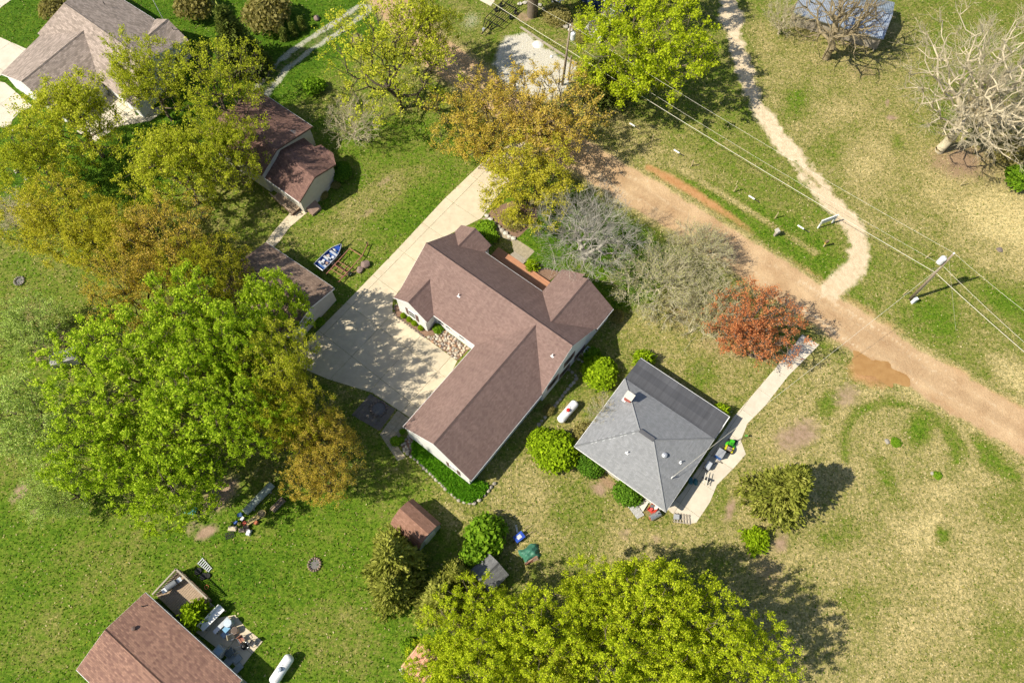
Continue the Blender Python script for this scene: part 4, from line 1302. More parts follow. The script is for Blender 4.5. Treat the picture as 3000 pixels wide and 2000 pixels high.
def conifer_mesh(name, seed, Rx, h, nb, leafm, bark, th=0.6, power=0.8, sprays=13, ls=0.42, droop=0.1):
    rg = np.random.default_rng(seed)
    z = th + (h - th) * rg.random(nb) ** 1.15
    f = np.clip((h - z) / (h - th), 0, 1)
    w = rg.random(nb) * 2 * np.pi
    ln = Rx * np.clip(f ** power, 0.05, 1) * (0.72 + 0.38 * rg.random(nb)) * (0.85 + 0.2 * np.sin(3 * w + seed))
    d = np.stack([np.cos(w), np.sin(w), 0.35 - droop * 3 * f + 0.2 * rg.normal(size=nb)], 1)
    d /= np.linalg.norm(d, axis=1, keepdims=True)
    st = np.stack([np.zeros(nb), np.zeros(nb), z], 1)
    en = st + d * ln[:, None]
    v0, f0 = tubes(np.array([[0, 0, -.1], [0, 0, h * .5]]), np.array([[0, 0, h * .5], [0, 0, h * .97]]), np.array([.17, .1]) * h / 8, np.array([.1, .02]) * h / 8, 8)
    v1, f1 = tubes(st, en, np.full(nb, .03), np.full(nb, .012), 3)
    trunk = np_mesh(name + "_trunk", np.concatenate([v0, v1]), np.concatenate([f0, f1 + len(v0)]), bark)
    s = np.repeat(np.arange(nb), sprays)
    t = (0.25 + 0.78 * rg.random(len(s)) ** 0.7)[:, None]
    c = st[s] * (1 - t) + en[s] * t + rg.normal(size=(len(s), 3)) * 0.16
    dr = d[s] * 0.9 + rand_dir(rg, len(s)) * 0.7 + np.array([0, 0, 0.25])
    dr /= np.linalg.norm(dr, axis=1, keepdims=True)
    Vs, tint = [], []
    tt = np.clip(0.5 + 0.2 * rg.normal(size=nb), 0, 1)[s]
    for k in range(3):
        sd = np.cross(dr, rand_dir(rg, len(s)))
        sd /= np.linalg.norm(sd, axis=1, keepdims=True) + 1e-9
        L = (ls * (0.6 + 0.7 * rg.random(len(s))))[:, None]
        b0 = c + rg.normal(size=c.shape) * 0.07
        Vs.append(np.stack([b0 - sd * L * .07, b0 + dr * L * .45 - sd * L * .2, b0 + dr * L, b0 + dr * L * .45 + sd * L * .2], 1).reshape(-1, 3))
        tint.append(np.clip(tt + .1 * rg.normal(size=len(s)), 0, 1))
    V = np.concatenate(Vs)
    crown = np_mesh(name + "_crown", V, np.arange(len(V)).reshape(-1, 4), leafm)
    at = crown.attributes.new("tint", 'FLOAT', 'FACE')
    at.data.foreach_set("value", np.concatenate(tint).astype(np.float32))
    return trunk, crown, h, Rx
def bush_mesh(name, seed, n, leafm, bark, ls=0.10, rough=0.12, fill=0.5):
    """unit bush: half-ellipsoid of leaves radius 1, height 1.6"""
    rg = np.random.default_rng(seed)
    D = rand_dir(rg, n)
    D[:, 2] = np.abs(D[:, 2]) * 1.0 - 0.25
    LD = rand_dir(rg, 14)
    lob = np.clip(np.max(D @ LD.T, axis=1), 0, 1)
    r = (fill + (1 - fill) * rg.random(n) ** 0.5) * (0.86 + 0.22 * lob ** 4) + rg.normal(size=n) * rough * .4
    c = D * r[:, None] * np.array([1, 1, .85]) + np.array([0, 0, .62])
    nrm = D * 0.8 + rand_dir(rg, n) * 0.9 + np.array([0, 0, .3])
    nrm /= np.linalg.norm(nrm, axis=1, keepdims=True)
    ax = np.cross(nrm, rand_dir(rg, n)); ax /= np.linalg.norm(ax, axis=1, keepdims=True) + 1e-9
    bx = np.cross(nrm, ax)
    sz = ls * (0.6 + 0.8 * rg.random(n))[:, None]
    V = np.stack([c - ax * sz, c - bx * sz * .7, c + ax * sz, c + bx * sz * .7], 1).reshape(-1, 3)
    crown = np_mesh(name + "_crown", V, np.arange(n * 4).reshape(-1, 4), leafm)
    at = crown.attributes.new("tint", 'FLOAT', 'FACE')
    at.data.foreach_set("value", np.clip(0.5 + .22 * rg.normal(size=n) + .12 * (lob - .8), 0, 1).astype(np.float32))
    m = 9
    w = rg.random(m) * 6.283
    e = np.stack([np.cos(w) * .6, np.sin(w) * .6, np.full(m, .8)], 1)
    v, f = tubes(np.zeros((m, 3)) - [0, 0, .05], e, np.full(m, .035), np.full(m, .012), 4)
    return np_mesh(name + "_stem", v, f, bark), crown, 1.45, 1.0

BARK = mat("grey_brown_bark", (0.16, 0.125, 0.09), 0.9, 0.3, 3)
DARKBARK = mat("dark_bark", (0.085, 0.065, 0.045), 0.9, 0.3, 3)
PALEBARK = mat("pale_bark", (0.50, 0.43, 0.29), 0.9, 0.2, 3)
STRAWBARK = mat("straw_twigs", (0.50, 0.45, 0.30), 0.9, 0.2, 3)
SILVBARK = mat("silver_bark", (0.40, 0.37, 0.30), 0.9, 0.2, 3)
LM_BRIGHT = leaf_mat("bright_green_leaf", [(0.14, 0.20, 0.010), (0.27, 0.38, 0.018), (0.39, 0.50, 0.035), (0.52, 0.60, 0.07)])
LM_YG = leaf_mat("yellow_green_leaf", [(0.18, 0.20, 0.015), (0.32, 0.36, 0.022), (0.45, 0.46, 0.04), (0.56, 0.54, 0.08)])
LM_LIME = leaf_mat("lime_leaf", [(0.18, 0.23, 0.010), (0.33, 0.40, 0.015), (0.46, 0.52, 0.025), (0.58, 0.60, 0.05)])
LM_OY = leaf_mat("olive_yellow_leaf", [(0.22, 0.22, 0.015), (0.36, 0.36, 0.025), (0.47, 0.42, 0.04), (0.55, 0.48, 0.08)])
LM_OR = leaf_mat("orange_bud_leaf", [(0.30, 0.26, 0.03), (0.45, 0.36, 0.05), (0.55, 0.39, 0.08), (0.58, 0.45, 0.15)])
LM_RED = leaf_mat("red_bud_leaf", [(0.34, 0.11, 0.05), (0.50, 0.19, 0.075), (0.58, 0.28, 0.12)])
LM_PALE = leaf_mat("pale_bud_leaf", [(0.34, 0.33, 0.13), (0.45, 0.44, 0.20), (0.52, 0.49, 0.26)])
LM_SOFT = leaf_mat("soft_green_leaf", [(0.20, 0.28, 0.06), (0.33, 0.42, 0.10), (0.45, 0.53, 0.17)])
LM_BRN = leaf_mat("brown_green_leaf", [(0.14, 0.12, 0.04), (0.25, 0.22, 0.07), (0.36, 0.32, 0.12)])
LM_TUFT = leaf_mat("fresh_bush_leaf", [(0.06, 0.13, 0.010), (0.14, 0.25, 0.015), (0.24, 0.36, 0.025)], 0.3)
LM_CED = leaf_mat("cedar_needle", [(0.12, 0.14, 0.02), (0.25, 0.265, 0.045), (0.38, 0.37, 0.09)], 0.25)
LM_JUN = leaf_mat("juniper_needle", [(0.05, 0.075, 0.015), (0.12, 0.15, 0.03), (0.20, 0.23, 0.05)], 0.2)
LM_HEDGE = leaf_mat("hedge_leaf", [(0.03, 0.075, 0.008), (0.07, 0.15, 0.012), (0.12, 0.22, 0.02)], 0.2)
LM_BALL = leaf_mat("bright_bush_leaf", [(0.10, 0.16, 0.006), (0.21, 0.31, 0.010), (0.33, 0.43, 0.018)], 0.25)

PROTO = {}
def proto(k, f, *a, **kw): PROTO[k] = f(k, *a, **kw)
for s in range(3):
    proto("bright%d" % s, tree_mesh, 100 + s, 360, 6.5, 12.5, 2.6, 0.26, BARK, LM_BRIGHT, tw=6, twl=0.95, tufts=4, leaves=4, ls=0.20, up=0.75, spreadt=0.11)
    proto("yg%d" % s, tree_mesh, 200 + s, 340, 6.0, 12.5, 3.2, 0.24, BARK, LM_YG, tw=6, twl=0.85, tufts=4, leaves=4, ls=0.165, spreadt=0.15, lobe_amp=0.42)
for s in range(2):
    proto("lime%d" % s, tree_mesh, 300 + s, 360, 6.3, 12.0, 2.6, 0.25, BARK, LM_LIME, tw=6, twl=0.85, tufts=5, leaves=4, ls=0.165, spreadt=0.13, up=0.5)
    proto("olive%d" % s, tree_mesh, 400 + s, 330, 6.0, 11.0, 2.4, 0.22, DARKBARK, LM_OY, tw=6, twl=0.8, tufts=4, leaves=4, ls=0.15, spreadt=0.17)
    proto("orange%d" % s, tree_mesh, 500 + s, 340, 6.0, 10.5, 2.0, 0.24, DARKBARK, LM_OR, tw=6, twl=0.85, tufts=3, leaves=4, ls=0.135, spreadt=0.14, up=0.7)
    proto("bare%d" % s, tree_mesh, 600 + s, 430, 6.5, 13.0, 3.6, 0.40, PALEBARK, None, tw=4, twl=1.1, twr=0.017, shell=0.5, up=0.4, rmin=0.016, ee=2.2)
proto("thin", tree_mesh, 210, 280, 6.0, 14.0, 3.2, 0.26, DARKBARK, LM_YG, tw=4, twl=0.9, tufts=3, leaves=4, ls=0.18, spreadt=0.16, lobe_amp=0.5)
proto("soft", tree_mesh, 700, 330, 5.5, 9.5, 1.2, 0.2, BARK, LM_SOFT, tw=5, twl=0.7, tufts=3, leaves=4, ls=0.17, spreadt=0.2)
proto("silver", tree_mesh, 710, 430, 5.0, 9.0, 1.1, 0.27, SILVBARK, None, stems=2, tw=5, twl=1.0, twr=0.011, spread=0.12, rmin=0.011, ee=1.7)
proto("graybush", tree_mesh, 720, 520, 4.6, 5.6, 0.4, 0.06, STRAWBARK, LM_PALE, stems=9, tw=7, twl=0.9, tufts=1, leaves=3, ls=0.085, spreadt=0.14, twr=0.014, up=0.8, spread=0.8, rmin=0.013)
proto("haze", tree_mesh, 730, 330, 3.2, 5.6, 1.6, 0.13, PALEBARK, LM_PALE, tw=5, twl=0.6, tufts=1, leaves=1, ls=0.09, spreadt=0.1, twr=0.014, up=0.6)
proto("red", tree_mesh, 740, 420, 4.6, 8.5, 1.0, 0.17, BARK, LM_RED, stems=3, ee=1.7, tw=6, twl=0.8, tufts=3, leaves=3, ls=0.12, spreadt=0.1, twr=0.014, rmin=0.013, up=0.8, leaf_from=0.6, spread=0.25)
proto("gnarled", tree_mesh, 750, 330, 6.5, 13.5, 4.0, 0.5, mat("lichen_bark", (0.27, 0.215, 0.125), 0.95, 0.3, 3), None, tw=3, twl=1.0, twr=0.016, lobe_amp=0.5, ee=2.2)
proto("tall", tree_mesh, 760, 260, 6.0, 17.0, 7.5, 0.55, BARK, LM_LIME, tw=4, twl=0.9, tufts=2, leaves=3, ls=0.18)
proto("cedar0", conifer_mesh, 800, 3.4, 7.0, 330, LM_CED, DARKBARK, 0.4, 0.6)
proto("cedar1", conifer_mesh, 801, 3.2, 8.0, 330, LM_CED, DARKBARK, 0.6, 0.7)
proto("juniper", conifer_mesh, 802, 3.0, 7.5, 330, LM_JUN, DARKBARK, 0.4, 0.7)
proto("spruce", conifer_mesh, 803, 3.0, 10.0, 400, LM_JUN, DARKBARK, 0.5, 0.9, droop=0.16)
proto("arb", conifer_mesh, 804, 0.45, 2.0, 60, LM_JUN, DARKBARK, 0.05, 0.6, sprays=10, ls=0.22)
proto("ball", bush_mesh, 900, 3400, LM_BALL, DARKBARK, 0.075)
proto("hedge", bush_mesh, 901, 3400, LM_HEDGE, DARKBARK, 0.07)
proto("dull", bush_mesh, 902, 2200, LM_BRN, DARKBARK, 0.075, fill=0.3)
proto("tuftbush", bush_mesh, 903, 1500, LM_TUFT, DARKBARK, 0.12, fill=0.3)
proto("conebush", conifer_mesh, 904, 1.0, 1.4, 90, LM_BALL, DARKBARK, 0.05, 0.35, sprays=10, ls=0.3)
trng = random.Random(5)
def plant(kind, name, label, cat, x, y, rpx, h, group=None, crown=True, base=None, hc=0.6, stemname="trunk", crownname="crown", rz=None):
    """x, y: crown centre in the photo; the foot stands straight below it"""
    tr, cr, h0, r0 = PROTO[kind]
    g = G(x, y, h * hc) if base is None else G(*base)
    rad = rpx * mpp(x, y, h * hc)
    o = thing(name, label, cat, (g.x, g.y, 0), trng.random() * 6.28 if rz is None else rz, group)
    o.scale = (rad / r0, rad / r0, h / h0)
    obj_from(tr, stemname, o)
    if cr is not None: obj_from(cr, crownname, o)
    return o
gW = "tall trees in the left grove"
for k, (kind, x, y, r, h, lab) in enumerate([
    ("yg0", 205, 335, 155, 13, "yellow-green tree spreading over the garage end of the taupe roof"),
    ("yg1", 100, 470, 120, 11, "yellow-green tree at the left edge below the curved drive"),
    ("yg2", 425, 225, 115, 13, "yellow-green tree hiding the ridge end of the taupe roof"),
    ("thin", 655, 255, 135, 14, "yellow-green tree between the taupe-roofed house and the old brown house"),
    ("yg0", 505, 480, 150, 13, "broad yellow-green tree just left of the old brown house"),
    ("yg1", 655, 430, 120, 13, "yellow-green tree leaning over the old brown roof, shading it"),
    ("olive0", 150, 630, 145, 11, "mustard-yellow tree at the far left of the grove"),
    ("olive1", 300, 690, 125, 11, "olive-yellow tree next to the mustard-yellow one"),
    ("orange0", 465, 700, 150, 12, "rusty orange-budded tree above the bright maples"),
    ("orange1", 395, 850, 135, 11, "lower rusty orange-budded tree touching the bright maples"),
    ("olive0", 600, 790, 120, 11, "olive-yellow tree left of the brown garage roof"),
    ("soft", 70, 960, 120, 7, "dull olive small tree at the left edge in shade"),
    ("soft", 60, 1230, 150, 10, "pale green tree at the left edge beside the bright maples"),
    ("soft", 165, 1430, 100, 8, "pale green bushy tree at the lower left of the maples"),
    ("bright0", 570, 965, 170, 14, "bright green maple at the top of the maple clump"),
    ("bright1", 335, 1100, 185, 14, "bright green maple on the left of the maple clump"),
    ("bright2", 575, 1180, 190, 15, "bright green maple in the heart of the maple clump"),
    ("bright0", 310, 1330, 150, 12, "bright green maple at the lower left of the maple clump"),
    ("bright1", 480, 1400, 160, 12, "bright green maple at the bottom tip of the maple clump"),
    ("bright2", 800, 885, 115, 13, "bright green maple overhanging the brown garage"),
    ("bright0", 690, 1040, 120, 15, "bright green maple nearest the concrete forecourt's left edge"),
    ("yg2", 830, 1080, 115, 14, "twiggy yellow-green tree beside the concrete forecourt"),
    ("bright1", 760, 1240, 115, 14.5, "bright green maple above the long grey tank"),
    ("olive1", 860, 1225, 115, 13.5, "olive-green tree at the lower left of the forecourt"),
    ("orange0", 955, 1300, 120, 11, "orange-tinged tree shading the fire ring patio"),
    ("orange1", 940, 1405, 105, 8.5, "orange-tipped tree over the back lawn above the shed"),
    ]):
    plant(kind, "maple_tree" if kind.startswith("bright") else "broadleaf_tree", lab, "tree", x, y, r, h, gW)
plant("thin", "broadleaf_tree", "airy yellow-green tree with dark limbs beside the dirt road", "tree", 1110, 150, 185, 15, base=(1175, 318))
plant("yg1", "broadleaf_tree", "slim yellow-green tree right of the airy roadside tree", "tree", 1245, 80, 95, 13)
plant("haze", "bare_tree", "small grey leafless tree on the lawn by the old brown house", "tree", 1045, 360, 85, 5.6, base=(1050, 412))
plant("orange0", "orange_tree", "orange-budded tree at the top corner of the driveway, left one", "tree", 1410, 360, 165, 10)
plant("orange1", "orange_tree", "big orange-budded tree beside the dirt road under the utility pole", "tree", 1600, 330, 175, 10.5)
plant("olive1", "orange_tree", "yellow and orange tree over the rock garden", "tree", 1550, 530, 155, 9)
plant("lime0", "broadleaf_tree", "big lime-yellow tree at the top beside the sandy track", "tree", 1925, 190, 200, 14, base=(1853, 288))
plant("juniper", "juniper_tree", "dark green juniper beside the utility pole", "tree", 1765, 215, 85, 7)
plant("silver", "bare_tree", "silver-barked leafless tree on the green front lawn", "tree", 1800, 630, 150, 10, base=(1713, 747), rz=-0.4)
gB = "grey leafless shrubs along the road"
plant("graybush", "bare_shrub", "grey leafless shrub nearest the front gable's lawn", "shrub", 1945, 810, 145, 5.6, gB)
plant("graybush", "bare_shrub", "grey-yellow leafless shrub at the edge of the dirt road", "shrub", 2060, 720, 105, 5.0, gB)
plant("graybush", "bare_shrub", "grey leafless shrub just left of the red-budded tree", "shrub", 2085, 910, 110, 5.2, gB)
plant("red", "red_tree", "red-budded tree beside the dirt road", "tree", 2215, 960, 135, 8.5)
plant("bare0", "bare_tree", "huge pale leafless tree with a leaning trunk, top right", "tree", 2930, 200, 240, 19, base=(2752, 442))
plant("bare1", "bare_tree", "pale leafless tree at the right edge behind the huge one", "tree", 3080, 330, 180, 13)
plant("gnarled", "bare_tree", "gnarled leafless tree standing over the metal-roofed shed", "tree", 2490, 50, 150, 13, base=(2418, 172))
plant("haze", "bare_shrub", "grey twiggy shrub at the left end of the metal-roofed shed", "shrub", 2300, 50, 60, 5)
plant("tall", "broadleaf_tree", "tall tree whose bare trunk stands by the white boat trailer", "tree", 1545, -160, 190, 19, base=(1559, 45))
plant("lime1", "broadleaf_tree", "lime tree half out of frame above the blue house", "tree", 1960, -60, 110, 12)
gS = "lime trees along the bottom edge"
for kind, x, y, r, h, lab in (
    ("lime0", 1390, 1850, 150, 11, "lime-green tree right of the copper-roofed shed"), ("lime1", 1560, 1870, 150, 12, "lime-green tree at the bottom, second from the copper-roofed shed"),
    ("lime1", 1275, 1975, 100, 8, "lime-green tree overhanging the copper-roofed shed"), ("lime0", 1420, 2010, 140, 11, "lime-green tree cut by the bottom edge near the copper-roofed shed"),
    ("lime0", 1735, 1755, 115, 11, "lime-green tree nearest the open lawn at the bottom"), ("lime1", 1890, 1740, 150, 13, "tall lime-green tree whose shadow falls on the dry field"),
    ("lime0", 2030, 1850, 150, 13, "lime-green tree at the right of the bottom row"), ("lime1", 1790, 1930, 170, 12, "large lime-green tree in the middle of the bottom row"),
    ("lime0", 2180, 1930, 140, 11, "lime-green tree at the right end of the bottom row"), ("lime1", 1980, 2010, 150, 11, "lime-green tree cut by the bottom edge, right of the large one"),
    ("yg0", 1640, 2010, 130, 11, "yellow-green tree cut by the bottom edge in the bottom row")):
    plant(kind, "lime_tree", lab, "tree", x, y, r, h, gS)
plant("cedar0", "cedar_tree", "olive cedar standing alone in the dry field", "cedar", 2290, 1440, 110, 9, hc=0.42)
gC = "cedars at the back corner"
plant("cedar1", "cedar_tree", "olive cedar leaning over the gambrel shed", "cedar", 1150, 1635, 105, 7, gC, hc=0.5)
plant("cedar0", "cedar_tree", "olive cedar between the fire ring and the charcoal shed", "cedar", 1150, 1720, 95, 6.0, gC, hc=0.5)
plant("cedar1", "cedar_tree", "thin brownish cedar beside the charcoal shed", "cedar", 1290, 1760, 95, 6.5, gC, hc=0.5)
plant("cedar0", "cedar_tree", "small olive cedar touching the charcoal shed roof", "cedar", 1340, 1690, 60, 5, gC, hc=0.5)
plant("spruce", "spruce_tree", "dark spruce at the corner of the taupe-roofed house", "spruce", 690, 125, 85, 9.5, hc=0.45)
plant("juniper", "juniper_tree", "dark juniper below the spruce", "juniper", 745, 165, 50, 5, hc=0.5)
for x, y, r, h, lab in ((775, 20, 75, 5, "brownish shrub at the top edge right of the spruce"), (560, -5, 60, 5, "brownish shrub at the top edge above the spruce"), (150, 15, 45, 3.5, "brownish shrub behind the taupe roof's far corner"), (30, 620, 70, 4, "brown twiggy shrub by the white stones")):
    plant("haze" if x == 30 else "dull", "shrub", lab, "shrub", x, y, r, h, "brownish shrubs")
# ---- bushes
for kind, nm, x, y, r, h, lab in (
    ("ball", "round_bush", 1634, 1322, 66, 3.0, "large round bright green bush by the grey roof's left corner"),
    ("ball", "round_bush", 1590, 1296, 46, 2.2, "round bright green bush on the lawn beside the larger round one"),
    ("ball", "round_bush", 1760, 1085, 55, 2.6, "yellow-green bush between the two houses"),
    ("tuftbush", "bush", 1735, 1040, 28, 1.6, "dark green bush behind the yellow-green one between the houses"),
    ("hedge", "bush", 1732, 1362, 44, 2.0, "dark green bush under the grey roof's lower eave, upper one"),
    ("hedge", "bush", 1838, 1442, 46, 2.0, "dark green bush under the grey roof's lower eave beside the sheet metal"),
    ("conebush", "bush", 1885, 1052, 30, 1.6, "feathery green bush at the top corner of the black lean-to roof"),
    ("conebush", "bush", 2108, 1206, 26, 1.5, "small green bush at the right corner of the black lean-to roof"),
    ("dull", "bush", 1715, 1265, 34, 2.2, "thin yellow-green bush against the grey roof's upper left edge"),
    ("haze", "bare_shrub", 1770, 1215, 55, 3.6, "twiggy shrub throwing its shadow on the grey roof"),
    ("hedge", "round_bush", 1000, 500, 34, 2.0, "clipped round bush at the gable end of the old brown house"),
    ("dull", "bush", 983, 541, 15, 0.9, "small dull bush below the clipped round bush"),
    ("dull", "bush", 948, 570, 15, 0.9, "small dull bush beside the cellar hatch"),
    ("tuftbush", "bush", 1422, 668, 32, 1.3, "green bush at the front corner of the small front gable"),
    ("tuftbush", "bush", 1440, 690, 22, 1.0, "low green bush beside the brick walk"),
    ("conebush", "bush", 1557, 780, 20, 0.9, "small dark bush beside the deck steps"),
    ("tuftbush", "bush", 1283, 962, 17, 0.9, "leafy green plant in the corner by the river rocks"),
    ("conebush", "bush", 575, 1797, 42, 2.0, "feathery bright green shrub beside the side deck"),
    ("tuftbush", "bush", 1425, 1565, 62, 3.5, "bright green leafy bush at the foot of the charcoal shed"),
    ("tuftbush", "bush", 1400, 1620, 50, 3.0, "shaded green bush against the charcoal shed"),
    ("conebush", "bush", 2215, 1582, 38, 1.4, "small green juniper bush below the lone cedar"),
    ("tuftbush", "fern_clump", 2625, 1295, 16, 0.5, "green fern tuft beside a stump in the dry field, upper one"),
    ("tuftbush", "fern_clump", 2748, 1392, 13, 0.45, "green fern tuft in the dry field, lower one"),
    ("tuftbush", "bush", 2990, 520, 45, 2.5, "bright green bush at the right edge"),
    ("dull", "bush", 2960, 430, 60, 3, "olive shrub at the right edge under the leafless tree"),
    ("dull", "bush", 1870, 1740 - 640, 22, 1.2, "thin bush under the black lean-to roof's left end"),
    ("tuftbush", "bush", 920, 250, 34, 1.8, "small bright sapling bush by the gravel path"),
    ("dull", "bush", 1505, 640, 40, 1.2, "yellowish bush in the rock garden"),
    ("dull", "bush", 1700, 105, 26, 1.0, "low shrub by the stone edging near the white stairs"),
    ("dull", "bush", 1630, 40, 45, 1.4, "brown shrub bed beside the blue house"),
    ("tuftbush", "bush", 1195, 1890, 24, 1.0, "dark leafy bush at the left side of the copper-roofed shed"),
    ("tuftbush", "bush", 935, 942, 16, 0.7, "weeds at the right gable end of the brown garage"),
    ("tuftbush", "bush", 928, 802, 11, 0.6, "green tuft beside the garage near the boat's stern"),
    ("dull", "bush", 1808, 925, 22, 1.6, "straggly blossoming shrub by the front gable's side wall"),
    ("dull", "bush", 1608, 1200, 18, 1.0, "straggly dry shrub along the stone edging")):
    plant(kind, nm, lab, "bush" if "shrub" not in nm else "shrub", x, y, r, h, hc=0.45, stemname="stem", crownname="foliage")
for x, y, lab in ((1181, 923, "first"), (1199, 934, "second"), (1214, 945, "third"), (1232, 959, "fourth")):
    plant("ball", "round_bush", "small round yellow-green bush under the gable window, %s from the driveway's upper end" % lab, "bush", x, y, 9.5, 0.75, "clipped balls along the gable wall", hc=0.45, stemname="stem", crownname="foliage")
for x, y, lab in ((830, 103, "nearest the gravel path's bend"), (858, 88, "in the middle"), (884, 70, "nearest the round boulder")):
    plant("arb", "arborvitae", "tiny arborvitae on the green lawn, the one %s" % lab, "arborvitae", x, y, 9, 1.9, "row of three arborvitae", hc=0.5)
for (x, y, r) in ((1158, 1292, 16), (1175, 1288, 10), (1178, 1264, 9)):
    plant("tuftbush", "garden_plant", "low green plant in the stone bed at the garage wing's corner, %s" % {16: "largest", 10: "middle one", 9: "nearest the roof"}[r], "plant", x, y, r, 0.45, "corner bed plants", hc=0.4, stemname="stem", crownname="foliage")

# ================================================================== STONES
def rock_mesh(name, seed, m, sub=2):
    import bmesh
    rg = random.Random(seed)
    bm = bmesh.new()
    bmesh.ops.create_icosphere(bm, subdivisions=sub, radius=0.5)
    ds = [Vector((rg.gauss(0, 1), rg.gauss(0, 1), rg.gauss(0, 1))).normalized() for _ in range(7)]
    cut = [rg.uniform(0.30, 0.44) for _ in ds]
    for v in bm.verts:
        for d, c in zip(ds, cut):
            t = v.co.dot(d)
            if t > c: v.co -= d * (t - c) * 0.85
        v.co *= 1 + rg.uniform(-.04, .04)
    me = bpy.data.meshes.new(name)
    bm.to_mesh(me)
    bm.free()
    me.materials.append(m)
    return me
RIVER = rock_mat("river_stone", [(0.50, 0.44, 0.34), (0.30, 0.26, 0.21), (0.62, 0.57, 0.47), (0.40, 0.24, 0.15), (0.66, 0.55, 0.40), (0.24, 0.21, 0.19)])
PALES = rock_mat("pale_stone", [(0.46, 0.42, 0.35), (0.60, 0.56, 0.48), (0.36, 0.32, 0.26), (0.66, 0.60, 0.50)])
BOULD = rock_mat("boulder_stone", [(0.24, 0.17, 0.145), (0.28, 0.20, 0.17)])
WALLS = rock_mat("wall_stone", [(0.34, 0.30, 0.24), (0.44, 0.40, 0.32), (0.28, 0.25, 0.21)])
DKST = rock_mat("dark_edging_stone", [(0.16, 0.13, 0.115), (0.24, 0.19, 0.16)])
R1 = [rock_mesh("stone", 30 + i, RIVER, 1) for i in range(5)]
R2 = [rock_mesh("stone", 40 + i, PALES, 1) for i in range(4)]
R3 = [rock_mesh("boulder", 50 + i, BOULD, 3) for i in range(2)]
R4 = [rock_mesh("stone", 60 + i, WALLS, 1) for i in range(4)]
R5 = [rock_mesh("stone", 70 + i, DKST, 1) for i in range(3)]
srg = random.Random(12)
def inside(p, pts):
    c = False
    for i in range(len(pts)):
        a, b = pts[i], pts[i - 1]
        if (a.y > p.y) != (b.y > p.y) and p.x < (b.x - a.x) * (p.y - a.y) / (b.y - a.y + 1e-12) + a.x: c = not c
    return c
def scatter_in(pts, step, jit):
    x0, x1 = min(p.x for p in pts), max(p.x for p in pts)
    y0, y1 = min(p.y for p in pts), max(p.y for p in pts)
    out, y, row = [], y0, 0
    while y < y1:
        x = x0 + (row % 2) * step / 2
        while x < x1:
            p = Vector((x + srg.uniform(-jit, jit), y + srg.uniform(-jit, jit), 0))
            if inside(p, pts): out.append(p)
            x += step
        y += step * 0.87
        row += 1
    return out
def stone_bed(name, label, pts, meshes, step, smin, smax, soil, cap=300):
    o = flat(name, label, "stone bed", pts, 0.015, soil)
    ps = scatter_in(pts, step, step * 0.3)
    for p in ps[:cap]:
        s = srg.uniform(smin, smax)
        q = obj_from(srg.choice(meshes), "stone", o, (p.x, p.y, 0.04 + s * 0.12), srg.random() * 6.28, (s * srg.uniform(.8, 1.3), s, s * 0.6))
    return o
stone_bed("river_rock_bed", "bed of tan river rocks between the forecourt and the white wall", GP([(1249, 990), (1304, 968), (1376, 1021), (1340, 1056)]), R1, 0.34, 0.30, 0.46, MULCH)
stone_bed("stone_bed", "grey stone bed at the corner of the garage wing", GP([(1177, 1290), (1205, 1275), (1222, 1302), (1200, 1330), (1178, 1315)]), R4, 0.36, 0.26, 0.42, MULCH)
def stone_line(name, label, cat, px, meshes, step, smin, smax, hz=0.6, rows=1, group=None):
    P = GP(px)
    o = thing(name, label, cat, (P[0].x, P[0].y, 0), group=group)
    for a, b in zip(P[:-1], P[1:]):
        L = (b - a).length
        n = max(1, int(L / step))
        d = (b - a).normalized()
        rz = math.atan2(d.y, d.x)
        for k in range(n):
            for r in range(rows):
                p = a + d * (L * (k + 0.5) / n) + Vector((-d.y, d.x, 0)) * (srg.uniform(-.05, .05) + (r - (rows - 1) / 2) * step * .8)
                s = srg.uniform(smin, smax)
                obj_from(srg.choice(meshes), "stone", o, (p.x - P[0].x, p.y - P[0].y, s * hz * 0.42), rz + srg.uniform(-.3, .3), (s * 1.25, s, s * hz))
    return o
stone_line("retaining_wall", "low curved stone wall around the green ground cover", "stone wall", [(1180, 1316), (1230, 1358), (1292, 1418), (1329, 1454), (1350, 1469), (1369, 1476), (1395, 1472), (1412, 1460), (1428, 1444), (1452, 1412)], R4, 0.42, 0.36, 0.5, 0.8)
stone_line("stone_edging", "line of flat stones along the shaded side of the main house", "stone edging", [(1692, 1106), (1660, 1145), (1620, 1195), (1574, 1249)], R4, 0.5, 0.38, 0.52, 0.4)
stone_line("stone_edging", "short row of stones between the air conditioner and the yellow-green bush", "stone edging", [(1690, 1050), (1722, 1068)], R4, 0.45, 0.34, 0.46, 0.4)
stone_line("stone_edging", "short row of stones joining the wall to the long stone edging", "stone edging", [(1660, 1078), (1692, 1104)], R4, 0.45, 0.34, 0.46, 0.4)
stone_line("stone_edging", "white rocks bordering the rock garden by the driveway", "stone edging", [(1418, 628), (1432, 640), (1455, 660), (1475, 682), (1498, 698), (1510, 703)], R2, 0.5, 0.4, 0.75, 0.6)
stone_line("stone_edging", "curved dark block edging of the mulch bed by the front gable", "stone edging", [(1566, 797), (1576, 791), (1600, 788), (1636, 794)], R5, 0.3, 0.26, 0.32, 0.6)
stone_line("stone_edging", "dark edging blocks around the flower bed under the gable window", "stone edging", [(1166, 893), (1156, 898), (1153, 912), (1160, 927), (1190, 948), (1247, 990)], R5, 0.32, 0.26, 0.34, 0.5)
stone_line("stone_edging", "curved line of pale stones near the white stairs", "stone edging", [(1515, 15), (1545, 8), (1575, 12), (1600, 30), (1625, 52), (1650, 75), (1690, 105), (1705, 112)], R2, 0.75, 0.55, 0.85, 0.45)
